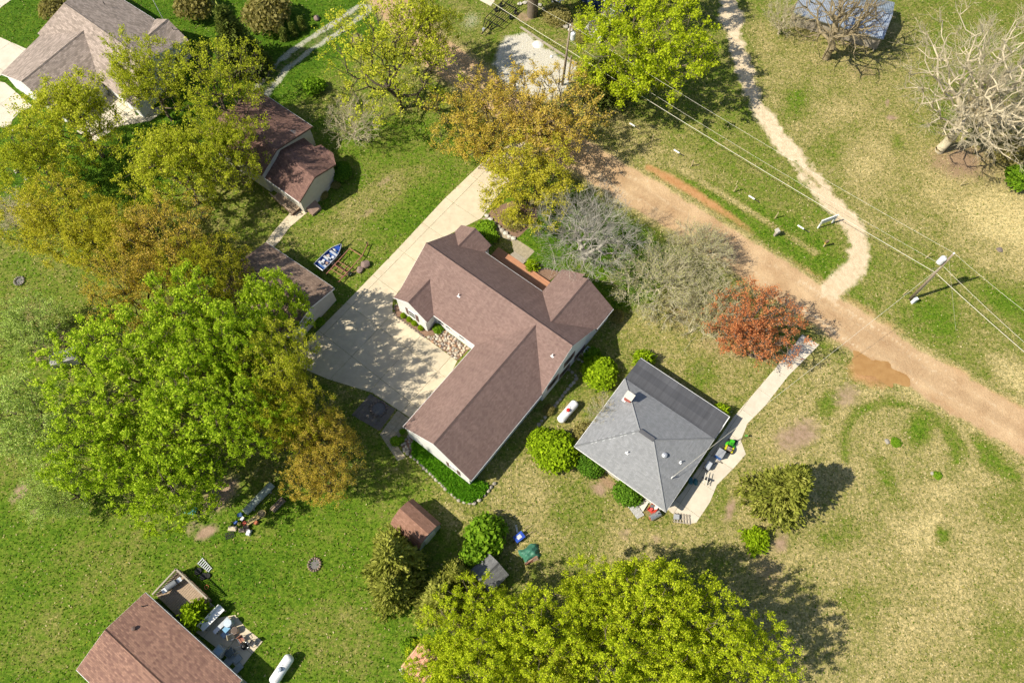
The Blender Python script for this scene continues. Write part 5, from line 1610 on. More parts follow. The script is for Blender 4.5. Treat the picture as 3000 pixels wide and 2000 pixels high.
def boulder(label, x, y, s, hz, m=0, ms=R3, name="boulder"):
    p = G(x, y)
    o = obj_from(ms[m], name, None, (p.x, p.y, s * hz * 0.35), srg.random() * 6, (s, s * 0.85, s * hz))
    return tag(o, label, "boulder" if name == "boulder" else "stone")
boulder("brown boulder beside the rusty trailer, larger one", 1071, 778, 1.25, 0.7)
boulder("brown boulder beside the rusty trailer, smaller one", 1055, 792, 1.0, 0.6, 1)
boulder("grey-pink round boulder near the tiny arborvitae", 929, 58, 0.95, 0.8, 1)
boulder("white landscape rock at the left edge, upper one", 50, 503, 0.9, 0.6, 0, R2, "white_rock")
boulder("white landscape rock at the left edge, lower one", 81, 524, 0.8, 0.6, 1, R2, "white_rock")
boulder("small white stone ball on the front lawn", 1792, 828, 0.38, 0.9, 2, R2, "white_rock")
boulder("dark rock pile beside the gravel path, left lump", 1043, 115, 0.6, 0.6, 0, R5, "rock")
boulder("dark rock pile beside the gravel path, right lump", 1057, 121, 0.7, 0.5, 1, R5, "rock")
boulder("old weathered stump in the dry field beside the upper fern tuft", 2598, 1293, 0.8, 0.35, 0, R4, "stump")
boulder("old weathered stump in the dry field beside the lower fern tuft", 2731, 1387, 0.6, 0.35, 1, R4, "stump")
boulder("dead grey plant clump on the straw-coloured grass at the right", 2928, 732, 1.0, 0.25, 1, R5, "plant_clump")
# ivy bed
def leaf_bed(name, label, px, n, hgt, m, ls):
    rg = np.random.default_rng(77)
    pts = GP(px)
    P = scatter_in(pts, math.sqrt(abs(area2([(p.x, p.y) for p in pts])) / n), 0.12)
    c = np.array([(p.x, p.y, 0) for p in P])
    k = 5
    c = np.repeat(c, k, 0)
    c[:, :2] += rg.normal(size=(len(c), 2)) * 0.10
    c[:, 2] = hgt * (0.25 + 0.75 * rg.random(len(c)))
    nr = rand_dir(rg, len(c)) + np.array([0, 0, 0.5]); nr /= np.linalg.norm(nr, axis=1, keepdims=True)
    ax = np.cross(nr, rand_dir(rg, len(c))); ax /= np.linalg.norm(ax, axis=1, keepdims=True)
    bx = np.cross(nr, ax)
    s = ls * (0.6 + .8 * rg.random(len(c)))[:, None]
    V = np.stack([c - ax * s, c - bx * s * .5, c + ax * s, c + bx * s * .5], 1).reshape(-1, 3)
    me = np_mesh(name, V, np.arange(len(V)).reshape(-1, 4), m)
    at = me.attributes.new("tint", 'FLOAT', 'FACE')
    at.data.foreach_set("value", np.clip(.45 + .25 * rg.normal(size=len(c)), 0, 1).astype(np.float32))
    o = bpy.data.objects.new(name, me)
    C.objects.link(o)
    return tag(o, label, "ground cover", kind="stuff")
LM_LILY = leaf_mat("lily_leaf", [(0.04, 0.12, 0.008), (0.10, 0.26, 0.012), (0.18, 0.36, 0.02)])
leaf_bed("ground_cover", "bright green leafy ground cover around the garage wing's end", [(1208, 1300), (1225, 1292), (1378, 1415), (1400, 1410), (1430, 1425), (1410, 1455), (1372, 1470), (1340, 1458), (1290, 1408), (1212, 1335)], 2600, 0.4, LM_LILY, 0.16)

# ================================================================== POLES AND WIRES
POLEW = mat("pole_wood", (0.27, 0.215, 0.155), 0.9, 0.25, 3)
CABLE = mat("weathered_cable", (0.62, 0.58, 0.46), 0.6, 0.1)
DARKC = mat("dark_cable", (0.16, 0.14, 0.11), 0.6, 0.1)
TRANSF = mat("transformer_grey", (0.62, 0.64, 0.66), 0.45, 0.08)
def utility_pole(label, base, top, can, box=False, lamp=None, h=9.8):
    b, t = G(*base), G(*top, h)
    o = thing("utility_pole", label, "utility pole", (b.x, b.y, 0), group="utility poles")
    at = lambda z: Vector((b.x + (t.x - b.x) * z / h, b.y + (t.y - b.y) * z / h, z))
    MB().tube([at(-.2), at(h * .5), at(h)], [0.17, 0.145, 0.11], 10).build("pole", POLEW, o, smooth=True)
    q = at(h - 1.5) + Vector(can)
    c = MB().lathe((q.x, q.y, q.z - .55), [(0.02, 0), (0.30, 0.02), (0.33, 0.08), (0.33, 0.95), (0.26, 1.06), (0.05, 1.10)], 16).build("transformer", TRANSF, o, smooth=False)
    MB().lathe((q.x + .1, q.y, q.z + .5), [(0.05, 0), (0.07, .1), (0.05, .2), (.03, .35)], 8).build("bushing", METAL, c)
    MB().tube([q, at(h - 1.5)], 0.05, 6).build("bracket", METAL, o)
    MB().lathe(tuple(at(h) + Vector((0, 0, -.05))), [(0.05, 0), (0.09, .05), (0.09, .15), (0.05, .22), (.02, .3)], 10).build("insulator", PVC, o)
    ring = [at(h - 3.3) + Vector((math.cos(k) * .45 - .3, .0, math.sin(k) * .45)) for k in np.linspace(0.4, 5.8, 14)]
    MB().tube(ring, 0.03, 5, cap=False).build("cable_loop", DARKC, o)
    MB().tube([at(.2) + Vector((.16, -.12, 0)), at(5.5) + Vector((.14, -.1, 0))], 0.03, 5).build("conduit", METAL, o)
    if box:
        p = at(.7) + Vector((.25, -.42, 0))
        MB().box((p.x, p.y, .5), (.42, .36, 1.0), R(20), 0.95).build("pedestal_box", TRANSF, o)
    if lamp:
        p = at(h * .52)
        e_ = p + Vector(lamp)
        MB().tube([p, p.lerp(e_, .5) + Vector((0, 0, .3)), e_], 0.03, 6).build("lamp_arm", METAL, o)
        MB().lathe((e_.x, e_.y, e_.z - .2), [(0.05, .3), (0.2, .15), (0.2, 0)], 12).build("lamp", WHITE, o)
    return at
PA = utility_pole("leaning wooden utility pole with a white transformer beside the dirt road", (2665, 877), (2794, 743), (-0.45, 0.15, 0), True)
PB = utility_pole("wooden utility pole with a transformer by the gravel pad", (1647, 250), (1671, 75), (0.5, -0.1, 0), lamp=(-1.9, -.3, .2))
def sag(a, b, s, n=14):
    return [a.lerp(b, k / n) - Vector((0, 0, s * 4 * (k / n) * (1 - k / n))) for k in range(n + 1)]
def wire(label, a, b, s, r, m=CABLE, group="overhead lines"):
    mb = MB().tube(sag(a, b, s), r, 5)
    return tag(mb.build("overhead_wire", m), label, "wire", group)
ra = PA(9.9)
far = Vector((78, 12, 9.8))
lf = Vector((-8, 108, 9.8))
wire("top power line strung between the two utility poles", PB(9.9), PA(9.9), 0.5, 0.014)
wire("top power line leaving the leaning pole towards the right edge", PA(9.9), G(3100, 985, 9.7), 0.2, 0.014)
wire("thick communication cable strung between the two utility poles", PB(6.1), PA(6.0), 0.35, 0.030)
wire("thick communication cable leaving the leaning pole towards the right edge", PA(6.0), G(3100, 1115, 5.9), 0.15, 0.030)
wire("middle service cable strung between the two utility poles", PB(7.6), PA(7.5), 0.6, 0.013)
wire("middle cable leaving the leaning pole towards the right edge", PA(7.5), G(3150, 1130, 7.2), 0.3, 0.018)
wire("top power line running off the top from the gravel-pad pole", PB(9.9), G(1430, -70, 9.8), 0.2, 0.014)
wire("thick cable running off the top over the black trailer", PB(6.1), G(1300, -90, 6.0), 0.3, 0.030)
mastp = K(9.75, 3.0, 3.85)
wire("service drop crossing the dirt road to the grey-roofed house", PA(7.3), mastp, 0.8, 0.016, CABLE)
wire("guy wire anchoring the leaning pole in the green patch", PA(8.8), G(2800, 965, 0.05), 0.0, 0.010)
# second, shorter stub pole beside the pad pole
p0, p1 = G(1661, 262), G(1674, 165, 5.2)
sp_ = thing("stub_pole", "short wooden service pole next to the gravel-pad utility pole", "pole", (p0.x, p0.y, 0))
MB().tube([(p0.x, p0.y, -.1), tuple(p1)], [.13, .10], 8).build("pole", POLEW, sp_)
MB().box((p0.x + .05, p0.y - .2, 1.4), (.3, .2, .5)).build("meter_box", TRANSF, sp_)
# fence posts and white marker stakes in the verge
POSTM = mat("post_wood", (0.44, 0.36, 0.20), 0.9, 0.25, 6)
for k, (x, y) in enumerate([(1783, 338), (1910, 413), (2025, 487), (2150, 562), (2270, 640), (2645, 864), (2711, 757), (2812, 545)]):
    p = G(x, y)
    o = MB().tube([(p.x, p.y, -.1), (p.x + .03, p.y, .6), (p.x + .02, p.y - .02, 1.25)], [.075, .07, .065], 6).build("fence_post", POSTM)
    tag(o, ["thin wooden fence post nearest the orange tree", "thin wooden fence post, second from the orange tree", "thin wooden fence post, third from the orange tree", "thin wooden fence post, fourth from the orange tree",
            "thin wooden fence post nearest the white sign", "thin wooden post at the foot of the leaning pole", "thin wooden post uphill of the leaning pole", "thin wooden post farthest up the dry slope"][k], "post", "thin posts along the verge")
SM = MB()
SM.tube([(-.62, 0, .09), (.02, 0, .09)], .085, 8)
for k, (x, y, lab) in enumerate([(1860, 372, "nearest the orange tree"), (1990, 450, "second from the orange tree"), (2210, 585, "second from the white sign"), (2354, 672, "nearest the white sign")]):
    p = G(x, y)
    a = ang((1860, 372), (1990, 450))
    o = thing("marker_tube", "short white and black tube lying on the verge, %s" % lab, "marker", (p.x, p.y, 0), a, "white tubes on the verge")
    MB().tube([(-.85, 0, .10), (0, 0, .09)], .10, 8).build("white_half", WHITE, o, local=True)
    MB().tube([(0, 0, .07), (.75, 0, .06)], .055, 8).build("black_half", BLACKM, o, local=True)
# white sign board, its back to the camera
a, b = G(2395, 668), G(2425, 661)
a = G(2396, 668); b = a + Vector((2.1, 0.85, 0)) * 0.9
sg = thing("sign_board", "white sign board on two posts beside the sandy track", "sign", (a.x, a.y, 0))
for q in (a, b): MB().box((q.x, q.y, .75), (.16, .16, 1.7), R(22)).build("post", WHITE, sg)
m_ = (a + b) / 2
dd = math.atan2(b.y - a.y, b.x - a.x)
MB().box((m_.x, m_.y, 1.25), ((b - a).length + .3, .08, .75), dd).build("board", mat("sign_back", (0.62, 0.63, 0.62), .6, .1), sg)
MB().box((m_.x, m_.y, 1.66), ((b - a).length + .36, .13, .08), dd).build("top_rail", WHITE, sg)
# utility pedestal and marker
p = G(2270, 690)
pe = thing("mailbox", "small grey box on a short stand by the road's grass verge", "mailbox", (p.x, p.y, 0))
MB().box((p.x, p.y, .45), (.3, .3, .9), R(20)).build("stand", GREYWOOD, pe)
MB().box((p.x, p.y, 1.05), (.42, .62, .38), R(20), .85).build("box", mat("mailbox_grey", (.45, .42, .36), .7), pe)
p = G(2413, 722)
pe = thing("marker_post", "brown and yellow marker post near the white sign", "marker", (p.x, p.y, 0))
MB().box((p.x, p.y, .35), (.16, .16, .7), R(20)).build("post", POSTM, pe)
MB().box((p.x, p.y, .80), (.30, .22, .22), R(20)).build("band", mat("yellow_band", (.62, .42, .06), .6), pe)
MB().box((p.x, p.y, 1.10), (.36, .26, .40), R(20)).build("head", mat("brown_head", (.20, .14, .07), .8), pe)

# ================================================================== TANKS, AC
TANK = mat("tank_white", (0.80, 0.80, 0.78), 0.38, 0.05, dirt=(0.62, 0.60, 0.54))
def tank(label, a, b, L, r, dome):
    p, q = G(*a), G(*b)
    c = (p + q) / 2
    rz = math.atan2(q.y - p.y, q.x - p.x)
    o = thing("propane_tank", label, "propane tank", (c.x, c.y, 0), rz)
    pr = []
    for k in range(9):
        w = math.pi / 2 * k / 8
        pr.append((r * math.sin(w), -L / 2 + r * .75 * (1 - math.cos(w))))
    pr += [(x, -h) for x, h in pr[::-1]]
    MB().lathe((0, 0, r + .28), pr, 24, (1, 0, 0)).build("tank", TANK, o, smooth=True, local=True)
    dm = MB().lathe((0.0, 0, 2 * r + .22), [(.21, 0), (.21, .16), (.16, .26), (.02, .30)], 16).build("dome", dome, o, local=True)
    for x in (-.32, .38): MB().lathe((x, .05, 2 * r + .24), [(.06, 0), (.06, .09), (.02, .1)], 8).build("fitting", STEEL, o, local=True)
    for x in (-L * .27, L * .27): MB().box((x, 0, .17), (.16, r * 1.5, .36)).build("foot", CONC, o, local=True)
    return o
tank("white propane tank with a red dome between the two houses", (1638, 1240), (1686, 1184), 3.0, 0.47, mat("red_dome", (.55, .03, .03), .4))
tank("white propane tank with a grey dome on the lower left lawn", (812, 1990), (852, 1930), 2.9, 0.5, mat("blue_grey_dome", (.30, .34, .40), .4))
p = G(1722, 1036)
acu = thing("air_conditioner", "square grey air conditioner beside the main house", "air conditioner", (p.x, p.y, 0), R(-38))
MB().box((0, 0, .04), (1.1, 1.1, .08)).build("pad", CONC, acu, local=True)
MB().box((0, 0, .48), (.86, .86, .8)).build("body", mat("ac_grey", (.46, .48, .47), .5), acu, local=True)
MB().lathe((0, 0, .86), [(.36, 0), (.36, .04), (.33, .045)], 20).build("fan_guard", BLACKM, acu, local=True)
for k in range(4):
    MB().box((.16 * math.cos(k * 1.57), .16 * math.sin(k * 1.57), .93), (.30, .10, .015), k * 1.57).build("fan_blade", STEEL, acu, local=True)

# ================================================================== BOAT AND TRAILERS
HULLB = mat("boat_blue", (0.02, 0.06, 0.30), 0.35, 0.15)
ALU = mat("aluminium", (0.60, 0.62, 0.64), 0.35, 0.1, metal=0.4)
SEATM = mat("boat_seat", (0.50, 0.52, 0.54), 0.6, 0.15)
def boat():
    st, bw = G(936, 790), G(1004, 724)
    c = (st + bw) / 2
    rz = math.atan2(bw.y - st.y, bw.x - st.x)
    o = thing("fishing_boat", "blue open fishing boat with grey seats beside the garage", "boat", (c.x, c.y, 0), rz)
    L = (bw - st).length
    secs = []
    for k in range(11):
        t = k / 10
        w = 0.74 * (1 - max(0, (t - .45) / .55) ** 2.2)
        secs.append((-L / 2 + L * t, max(w, .02), .62 + .14 * t ** 2, .18 + .25 * max(0, t - .6)))
    mb = MB()
    for i in range(10):
        (x0, w0, z0, k0), (x1, w1, z1, k1) = secs[i], secs[i + 1]
        for s in (-1, 1):
            out0, out1 = (x0, s * w0, z0), (x1, s * w1, z1)
            ch0, ch1 = (x0, s * w0 * .8, k0 + .06), (x1, s * w1 * .8, k1 + .06)
            ke0, ke1 = (x0, 0, k0), (x1, 0, k1)
            q = [[out0, out1, ch1, ch0], [ch0, ch1, ke1, ke0]]
            for f in q: mb.poly(f if s > 0 else f[::-1])
    x0, w0, z0, k0 = secs[0]
    mb.poly([(x0, -w0, z0), (x0, w0, z0), (x0, w0 * .8, k0 + .06), (x0, 0, k0), (x0, -w0 * .8, k0 + .06)])
    mb.build("hull", HULLB, o, local=True)
    fl = [(x, w * .78, k + .09) for x, w, z, k in secs] + [(x, -w * .78, k + .09) for x, w, z, k in secs[::-1]]
    MB().poly(fl[::-1]).build("floor", mat("boat_floor", (.03, .09, .28), .7, .25, 5), o, local=True)
    rim = [(x, w, z) for x, w, z, k in secs] + [(x, -w, z) for x, w, z, k in secs[::-1]]
    MB().tube(rim, .04, 6, close=True).build("gunwale", ALU, o, local=True)
    for x, ww_ in ((-1.35, 1.2), (-.45, 1.35), (.55, 1.25)):
        MB().box((x, 0, .48), (.28, ww_, .05)).build("thwart", ALU, o, local=True)
    for x, y in ((-1.3, .1), (-.4, -.15), (1.05, .05)):
        s = MB().box((x, y, .56), (.42, .42, .1)).box((x - .2, y, .75), (.08, .42, .34)).build("seat", SEATM, o, local=True)
    MB().box((1.35, 0, .62), (.6, .7, .05)).build("bow_deck", HULLB, o, local=True)
    mtr = MB().tube([(L / 2 - .1, .05, .85), (L / 2 + .75, .1, .95)], .05, 8).tube([(L / 2 - .05, 0, .8), (L / 2 + .1, 0, 1.15)], .06, 6).build("trolling_motor", BLACKM, o, local=True)
    for x, y, cm in ((-.1, .3, (.45, .38, .33)), (.1, -.3, (.55, .57, .6)), (-.9, -.3, (.30, .20, .16)), (-.95, .25, (.6, .6, .62))):
        MB().box((x, y, .36), (.34, .3, .2), x * 3).build("gear_box", mat("gear_%d" % int(cm[0] * 100), cm, .7), o, local=True)
    for y in (-.55, .55):
        MB().box((-.2, y, .10), (2.6, .10, .10)).build("bunk", GREYWOOD, o, local=True)
    return o
boat()
def rusty_trailer():
    a, b = G(977, 820), G(1060, 728)
    c = (a + b) / 2
    rz = math.atan2(b.y - a.y, b.x - a.x)
    o = thing("rusty_trailer", "rusty red empty boat trailer frame beside the blue boat", "trailer", (c.x, c.y, 0), rz)
    L = (b - a).length
    z = .5
    for y in (-.95, .95): MB().tube([(-L / 2, y, z), (L / 2 - 1.0, y, z)], .06, 6).build("side_rail", RUST, o, local=True)
    MB().tube([(L / 2 - 1.0, .95, z), (L / 2 - 1.0, -.95, z)], .06, 6).build("front_rail", RUST, o, local=True)
    MB().tube([(L / 2 - 1.0, -.95, z), (L / 2 + .9, -.35, z - .05)], .06, 6).build("tongue", RUST, o, local=True)
    for x in (-.5, -1.15, -1.8): MB().tube([(x, -.95, z), (x, .95, z)], .045, 6).build("crossbar", RUST, o, local=True)
    for y in (-.45, .1): MB().tube([(-1.8, y, z + .05), (-.3, y, z + .05)], .04, 6).build("bunk_bar", RUST, o, local=True)
    MB().tube([(-1.0, -1.3, .32), (-1.0, 1.3, .32)], .05, 6).build("axle", RUST, o, local=True)
    for y in (-1.25, 1.25):
        w = MB().lathe((-1.0, y - .09, .32), [(.2, 0), (.31, .02), (.32, .09), (.31, .16), (.2, .18)], 18, (0, 1, 0)).build("tyre", mat("tyre_rubber", (.02, .02, .02), .85), o, local=True)
        MB().lathe((-1.0, y - .1, .32), [(.17, 0), (.17, .2)], 12, (0, 1, 0)).build("rim", STEEL, w, local=True)
    MB().lathe((L / 2 + .7, -.35, 0), [(.05, 0), (.05, .75), (.09, .8), (.02, .85)], 8).build("jack", BLACKM, o, local=True)
    MB().tube([(-2.2, -.3, .05), (-.2, -1.6, .3)], .04, 5).build("loose_pipe", RUST, o, local=True)
rusty_trailer()
def lift_trailer(name, label, a, b, w, m, rails, wheel_m=True, z=.75):
    p, q = G(*a), G(*b)
    c = (p + q) / 2
    o = thing(name, label, "trailer", (c.x, c.y, 0), math.atan2(q.y - p.y, q.x - p.x))
    L = (q - p).length
    for y in np.linspace(-w / 2, w / 2, rails):
        MB().tube([(-L / 2, y, z), (L / 2 - 1.2 - abs(y) * .5, y, z), (L / 2 - .5, y * .45, z - .05)], .055, 6).build("rail", m, o, local=True)
    for x in (-L * .42, -L * .2, L * .02, L * .22): MB().tube([(x, -w / 2, z - .1), (x, w / 2, z - .1)], .06, 6).build("crossbar", m, o, local=True)
    MB().tube([(L / 2 - 1.6, 0, z - .1), (L / 2 + .7, 0, z - .2)], .08, 6).build("tongue", m, o, local=True)
    MB().box((L / 2 + .2, 0, z + .2), (.35, .3, .35)).build("winch", STEEL, o, local=True)
    for x in (-L * .18, -L * .36):
        for y in (-w / 2 - .05, w / 2 + .05):
            t = MB().lathe((x, y - .1, .33), [(.2, 0), (.32, .02), (.33, .1), (.32, .18), (.2, .2)], 16, (0, 1, 0)).build("tyre", mat("tyre_rubber", (.02, .02, .02), .85), o, local=True)
            MB().lathe((x, y - .11, .33), [(.18, 0), (.18, .22)], 12, (0, 1, 0)).build("rim", STEEL, t, local=True)
    for y in (-w / 2, w / 2):
        MB().tube([(-L / 2, y, z), (-L / 2, y, z + .8)], .05, 6).build("guide_post", m, o, local=True)
    return o
lift_trailer("boat_trailer", "empty black boat trailer with many rails at the top", (1500, 20), (1420, 100), 2.5, BLACKM, 5)
lift_trailer("boat_trailer", "white and black boat trailer at the top behind the tall trunk", (1655, 10), (1590, -30), 2.2, ALU, 4)

# ================================================================== STAIRS, TIMBER, BINS AT THE TOP
p, q = G(1713, 100), G(1760, 62)
rz = math.atan2(q.y - p.y, q.x - p.x)
stt = thing("white_stairs", "white-railed stairs and deck in front of the blue house", "stairs", (p.x, p.y, 0), rz)
for k in range(6): MB().box((.3 + k * .32, -.7, .12 + k * .17), (.34, 1.3, .06)).build("tread", GREYWOOD, stt, local=True)
MB().box((3.3, -.9, 1.05), (2.2, 2.4, .1)).build("deck", GREYWOOD, stt, local=True)
for y in (0, -1.4):
    MB().tube([(0, y, .95), (2.0, y, 2.0)], .05, 6).build("handrail", WHITE, stt, local=True)
    MB().tube([(0, y, .5), (2.0, y, 1.5)], .04, 6).build("handrail", WHITE, stt, local=True)
    for k in range(4): MB().box((.05 + k * .65, y, .55 + k * .35), (.11, .11, 1.1)).build("post", WHITE, stt, local=True)
for x, y in ((2.3, -2.1), (3.3, -2.1), (4.3, -2.1), (4.3, -1.0)):
    MB().box((x, y, 1.55), (.11, .11, 1.1)).build("post", WHITE, stt, local=True)
MB().tube([(2.2, -2.1, 2.05), (4.3, -2.1, 2.05), (4.3, .2, 2.05)], .05, 6).build("handrail", WHITE, stt, local=True)
MB().tube([(2.2, -2.1, 1.5), (4.3, -2.1, 1.5), (4.3, .2, 1.5)], .04, 6).build("handrail", WHITE, stt, local=True)
MB().box((.9, -2.3, .35), (1.6, .5, .5), .2).build("white_bench", WHITE, stt, local=True)
a, b = G(1525, 82), G(1690, 190)
tm = thing("timber_edging", "long timber edging along the gravel pad", "timber", (a.x, a.y, 0))
for k in range(5):
    s, e2 = a.lerp(b, k / 5 + .003), a.lerp(b, (k + 1) / 5 - .003)
    c = (s + e2) / 2
    MB().box((c.x, c.y, .12), ((e2 - s).length, .2, .24), math.atan2(b.y - a.y, b.x - a.x)).build("timber", GREYWOOD, tm)
def bin_(label, x, y, w, d, h, m, lidm, rz=0.3, name="storage_bin", cat="bin", wheels=False):
    p = G(x, y)
    o = thing(name, label, cat, (p.x, p.y, 0), rz)
    MB().box((0, 0, h / 2), (w * .94, d * .94, h), 0, 1.06).build("body", m, o, local=True)
    MB().box((0, 0, h + .03), (w * 1.06, d * 1.06, .07), 0, .95).build("lid", lidm, o, local=True)
    MB().box((0, -d * .54, h * .8), (w * .4, .05, .05)).build("handle", lidm, o, local=True)
    return o
BLUEP = mat("blue_plastic", (.02, .09, .32), .4, .1)
bin_("dark blue bin against the blue house", 1734, 28, .9, .8, .9, mat("navy_plastic", (.02, .05, .14), .5), mat("navy_plastic", (.02, .05, .14), .5))
p = G(1575, 131)
MB2 = MB().lathe((p.x, p.y, 0), [(.75, 0), (.55, .12), (.2, .22), (.02, .25)], 18).build("gravel_heap", mat("white_gravel", (.72, .70, .64), .9, .15, 12))
tag(MB2, "small heap of white gravel on the pale pad", "gravel heap")
# flag pole
p = G(480, 60)
fp = thing("flag_pole", "flag pole with a striped flag behind the taupe-roofed house", "flag pole", (p.x, p.y, 0))
MB().tube([(p.x, p.y, 0), (p.x, p.y, 6)], .05, 8).build("pole", WHITE, fp)
for k in range(6): MB().box((p.x + .12, p.y, 5.6 - k * .14), (.16, .05, .13)).build("stripe", mat("flag_red", (.5, .05, .05), .7) if k % 2 else WHITE, fp)

# ================================================================== AROUND THE GREY-ROOFED HOUSE
p = G(2136, 1310)
tr = thing("lawn_tractor", "green and black riding mower on the concrete apron", "mower", (p.x, p.y, 0), R(62))
GREENP = mat("mower_green", (.06, .42, .02), .35, .08)
MB().box((.42, 0, .55), (.62, .5, .34), 0, .85).build("hood", GREENP, tr, local=True)
MB().box((-.1, 0, .34), (1.25, .55, .16)).build("chassis", BLACKM, tr, local=True)
MB().box((-.38, 0, .58), (.42, .46, .12)).box((-.58, 0, .80), (.09, .46, .38)).build("seat", mat("mower_seat", (.30, .24, .20), .6), tr, local=True)
MB().box((-.35, .36, .52), (.6, .18, .08)).box((-.35, -.36, .52), (.6, .18, .08)).build("fender", mat("mower_yellow", (.55, .50, .02), .4), tr, local=True)
MB().lathe((.1, 0, .18), [(.52, 0), (.54, .1), (.4, .16)], 16).build("mower_deck", GREENP, tr, local=True)
MB().tube([(.1 + .16 * math.cos(k), .16 * math.sin(k), .92) for k in np.linspace(0, 6.283, 13)[:-1]], .018, 5, close=True).tube([(.2, 0, .7), (.1, 0, .92)], .02, 5).build("steering_wheel", BLACKM, tr, local=True)
for x, y, r_ in ((.62, .36, .19), (.62, -.36, .19), (-.42, .42, .28), (-.42, -.42, .28)):
    t = MB().lathe((x, y - .1, r_), [(r_ * .6, 0), (r_ * .97, .02), (r_, .1), (r_ * .97, .18), (r_ * .6, .2)], 16, (0, 1, 0)).build("wheel", mat("tyre_rubber", (.02, .02, .02), .85), tr, local=True)
    MB().lathe((x, y - .105, r_), [(r_ * .5, 0), (r_ * .5, .21)], 10, (0, 1, 0)).build("rim", mat("mower_yellow", (.55, .50, .02), .4), t, local=True)
p = G(2156, 1292)
tw_ = thing("string_trimmer", "string trimmer propped beside the green mower", "trimmer", (p.x, p.y, 0))
MB().tube([(p.x, p.y, .1), (p.x + .9, p.y + .35, .7)], .025, 6).build("shaft", BLACKM, tw_)
MB().box((p.x + .95, p.y + .38, .75), (.25, .18, .18)).build("motor", mat("trimmer_green", (.10, .35, .05), .5), tw_)
MB().lathe((p.x, p.y, .03), [(.12, 0), (.14, .06), (.03, .1)], 10).build("head", BLACKM, tw_)
bin_("blue bin with a grey lid beside the green mower", 2105, 1334, .9, .75, .95, BLUEP, mat("grey_plastic", (.30, .31, .33), .5), R(55))
p = G(2070, 1368)
gl = thing("patio_grill", "grey covered grill in the shade of the grey roof", "grill", (p.x, p.y, 0), R(55))
MB().box((0, 0, .78), (.85, .6, .35), 0, .9).build("hood", mat("grey_lid", (.42, .44, .47), .5), gl, local=True)
for x in (-.35, .35):
    for y in (-.22, .22): MB().box((x, y, .3), (.05, .05, .6)).build("leg", BLACKM, gl, local=True)
MB().box((0, 0, .25), (.75, .5, .04)).build("shelf", BLACKM, gl, local=True)
p = G(2064, 1408)
sw = thing("sawhorse", "dark sawhorse with two pale planks across it", "sawhorse", (p.x, p.y, 0), R(-25))
MB().box((0, 0, .7), (.85, .14, .12)).build("beam", BLACKM, sw, local=True)
for x in (-.35, .35):
    for s in (-1, 1): MB().tube([(x, s * .05, .7), (x * 1.15, s * .32, 0)], .03, 5).build("leg", BLACKM, sw, local=True)
for x in (-.2, .12): MB().box((x, -.05, .78), (.07, 1.35, .04), .1).build("plank", mat("pale_plank", (.62, .58, .50), .8), sw, local=True)
p = G(2030, 1412)
tp = thing("tarp_bundle", "blue-green tarp bundle in the deep shade by the grey house", "tarp", (p.x, p.y, 0))
for k in range(5):
    obj_from(rock_mesh("tarp_fold", 200 + k, mat("teal_tarp", (.05, .16, .19), .6, .3), 2), "tarp_fold", tp, (srg.uniform(-.3, .3), srg.uniform(-.3, .3), .15), srg.random() * 6, (.6, .45, .45))
p = G(2085, 1352)
br_ = tag(MB().tube([G(2088, 1362, .05), G(2104, 1350, .5), G(2117, 1357, .04)], .035, 6).build("garden_tool", BLACKM), "dark long-handled tool lying on the apron's edge", "tool")
# lower corner clutter
SHEET = rib_mat("sheet_metal", (0.50, 0.50, 0.48), (0.42, 0.40, 0.36), .12)
def panel(label, px, z, m, name="metal_sheet"):
    pts = GP(px)
    mb = roof_mb([[Vector((p.x, p.y, z + .02 * i)) for i, p in enumerate(pts)]], .03)
    return tag(mb.build(name, m), label, "metal sheet", "sheets beside the grey house")
panel("long corrugated metal sheet lying below the dark green bush", [(1834, 1478), (1868, 1480), (1887, 1509), (1866, 1520)], .10, SHEET)
panel("pale flat sheet leaning beside the red cart", [(1868, 1478), (1890, 1462), (1902, 1468), (1882, 1500)], .22, mat("pale_board", (.60, .57, .50), .7))
p = G(1912, 1490)
rcx = thing("red_cart", "red cart heaped with odds and ends under the grey roof's corner", "cart", (p.x, p.y, 0), R(50))
REDP = mat("red_paint", (.45, .05, .03), .5, .2)
MB().box((0, 0, .42), (1.1, .75, .06)).build("bed", REDP, rcx, local=True)
for y in (-.38, .38): MB().box((0, y, .55), (1.1, .05, .24)).build("side_panel", REDP, rcx, local=True)
for x in (-.4, .4):
    for y in (-.4, .4): MB().lathe((x, y - .04, .17), [(.12, 0), (.17, .02), (.17, .07), (.12, .09)], 12, (0, 1, 0)).build("wheel", BLACKM, rcx, local=True)
for k, (x, y, cm) in enumerate(((-.3, .1, (.55, .08, .07)), (.1, -.15, (.6, .56, .5)), (.35, .15, (.4, .12, .05)), (.0, .2, (.12, .12, .13)), (.3, -.2, (.62, .6, .56)))):
    MB().box((x, y, .58 + .03 * k), (.34, .28, .24), k * .8).build("load", mat("cart_load_%d" % k, cm, .7), rcx, local=True)
MB().tube([(-.55, -.2, .5), (-1.25, -.35, .75)], .03, 6).build("handle", REDP, rcx, local=True)
p = G(1917, 1512)
bg_ = thing("barrel_smoker", "grey barrel smoker with a rusty end lying by the grey house", "smoker", (p.x, p.y, 0), R(28))
MB().lathe((-.6, 0, .42), [(.28, 0), (.33, .03), (.33, 1.17), (.28, 1.2)], 18, (1, 0, 0)).build("barrel", METAL, bg_, local=True)
MB().lathe((-.66, 0, .42), [(.24, 0), (.26, .06)], 14, (1, 0, 0)).build("end_plate", RUST, bg_, local=True)
for x in (-.4, .4):
    for y in (-.22, .22): MB().box((x, y, .15), (.05, .05, .32)).build("leg", BLACKM, bg_, local=True)
MB().lathe((.35, 0, .72), [(.06, 0), (.06, .4), (.04, .4)], 8).build("flue", BLACKM, bg_, local=True)
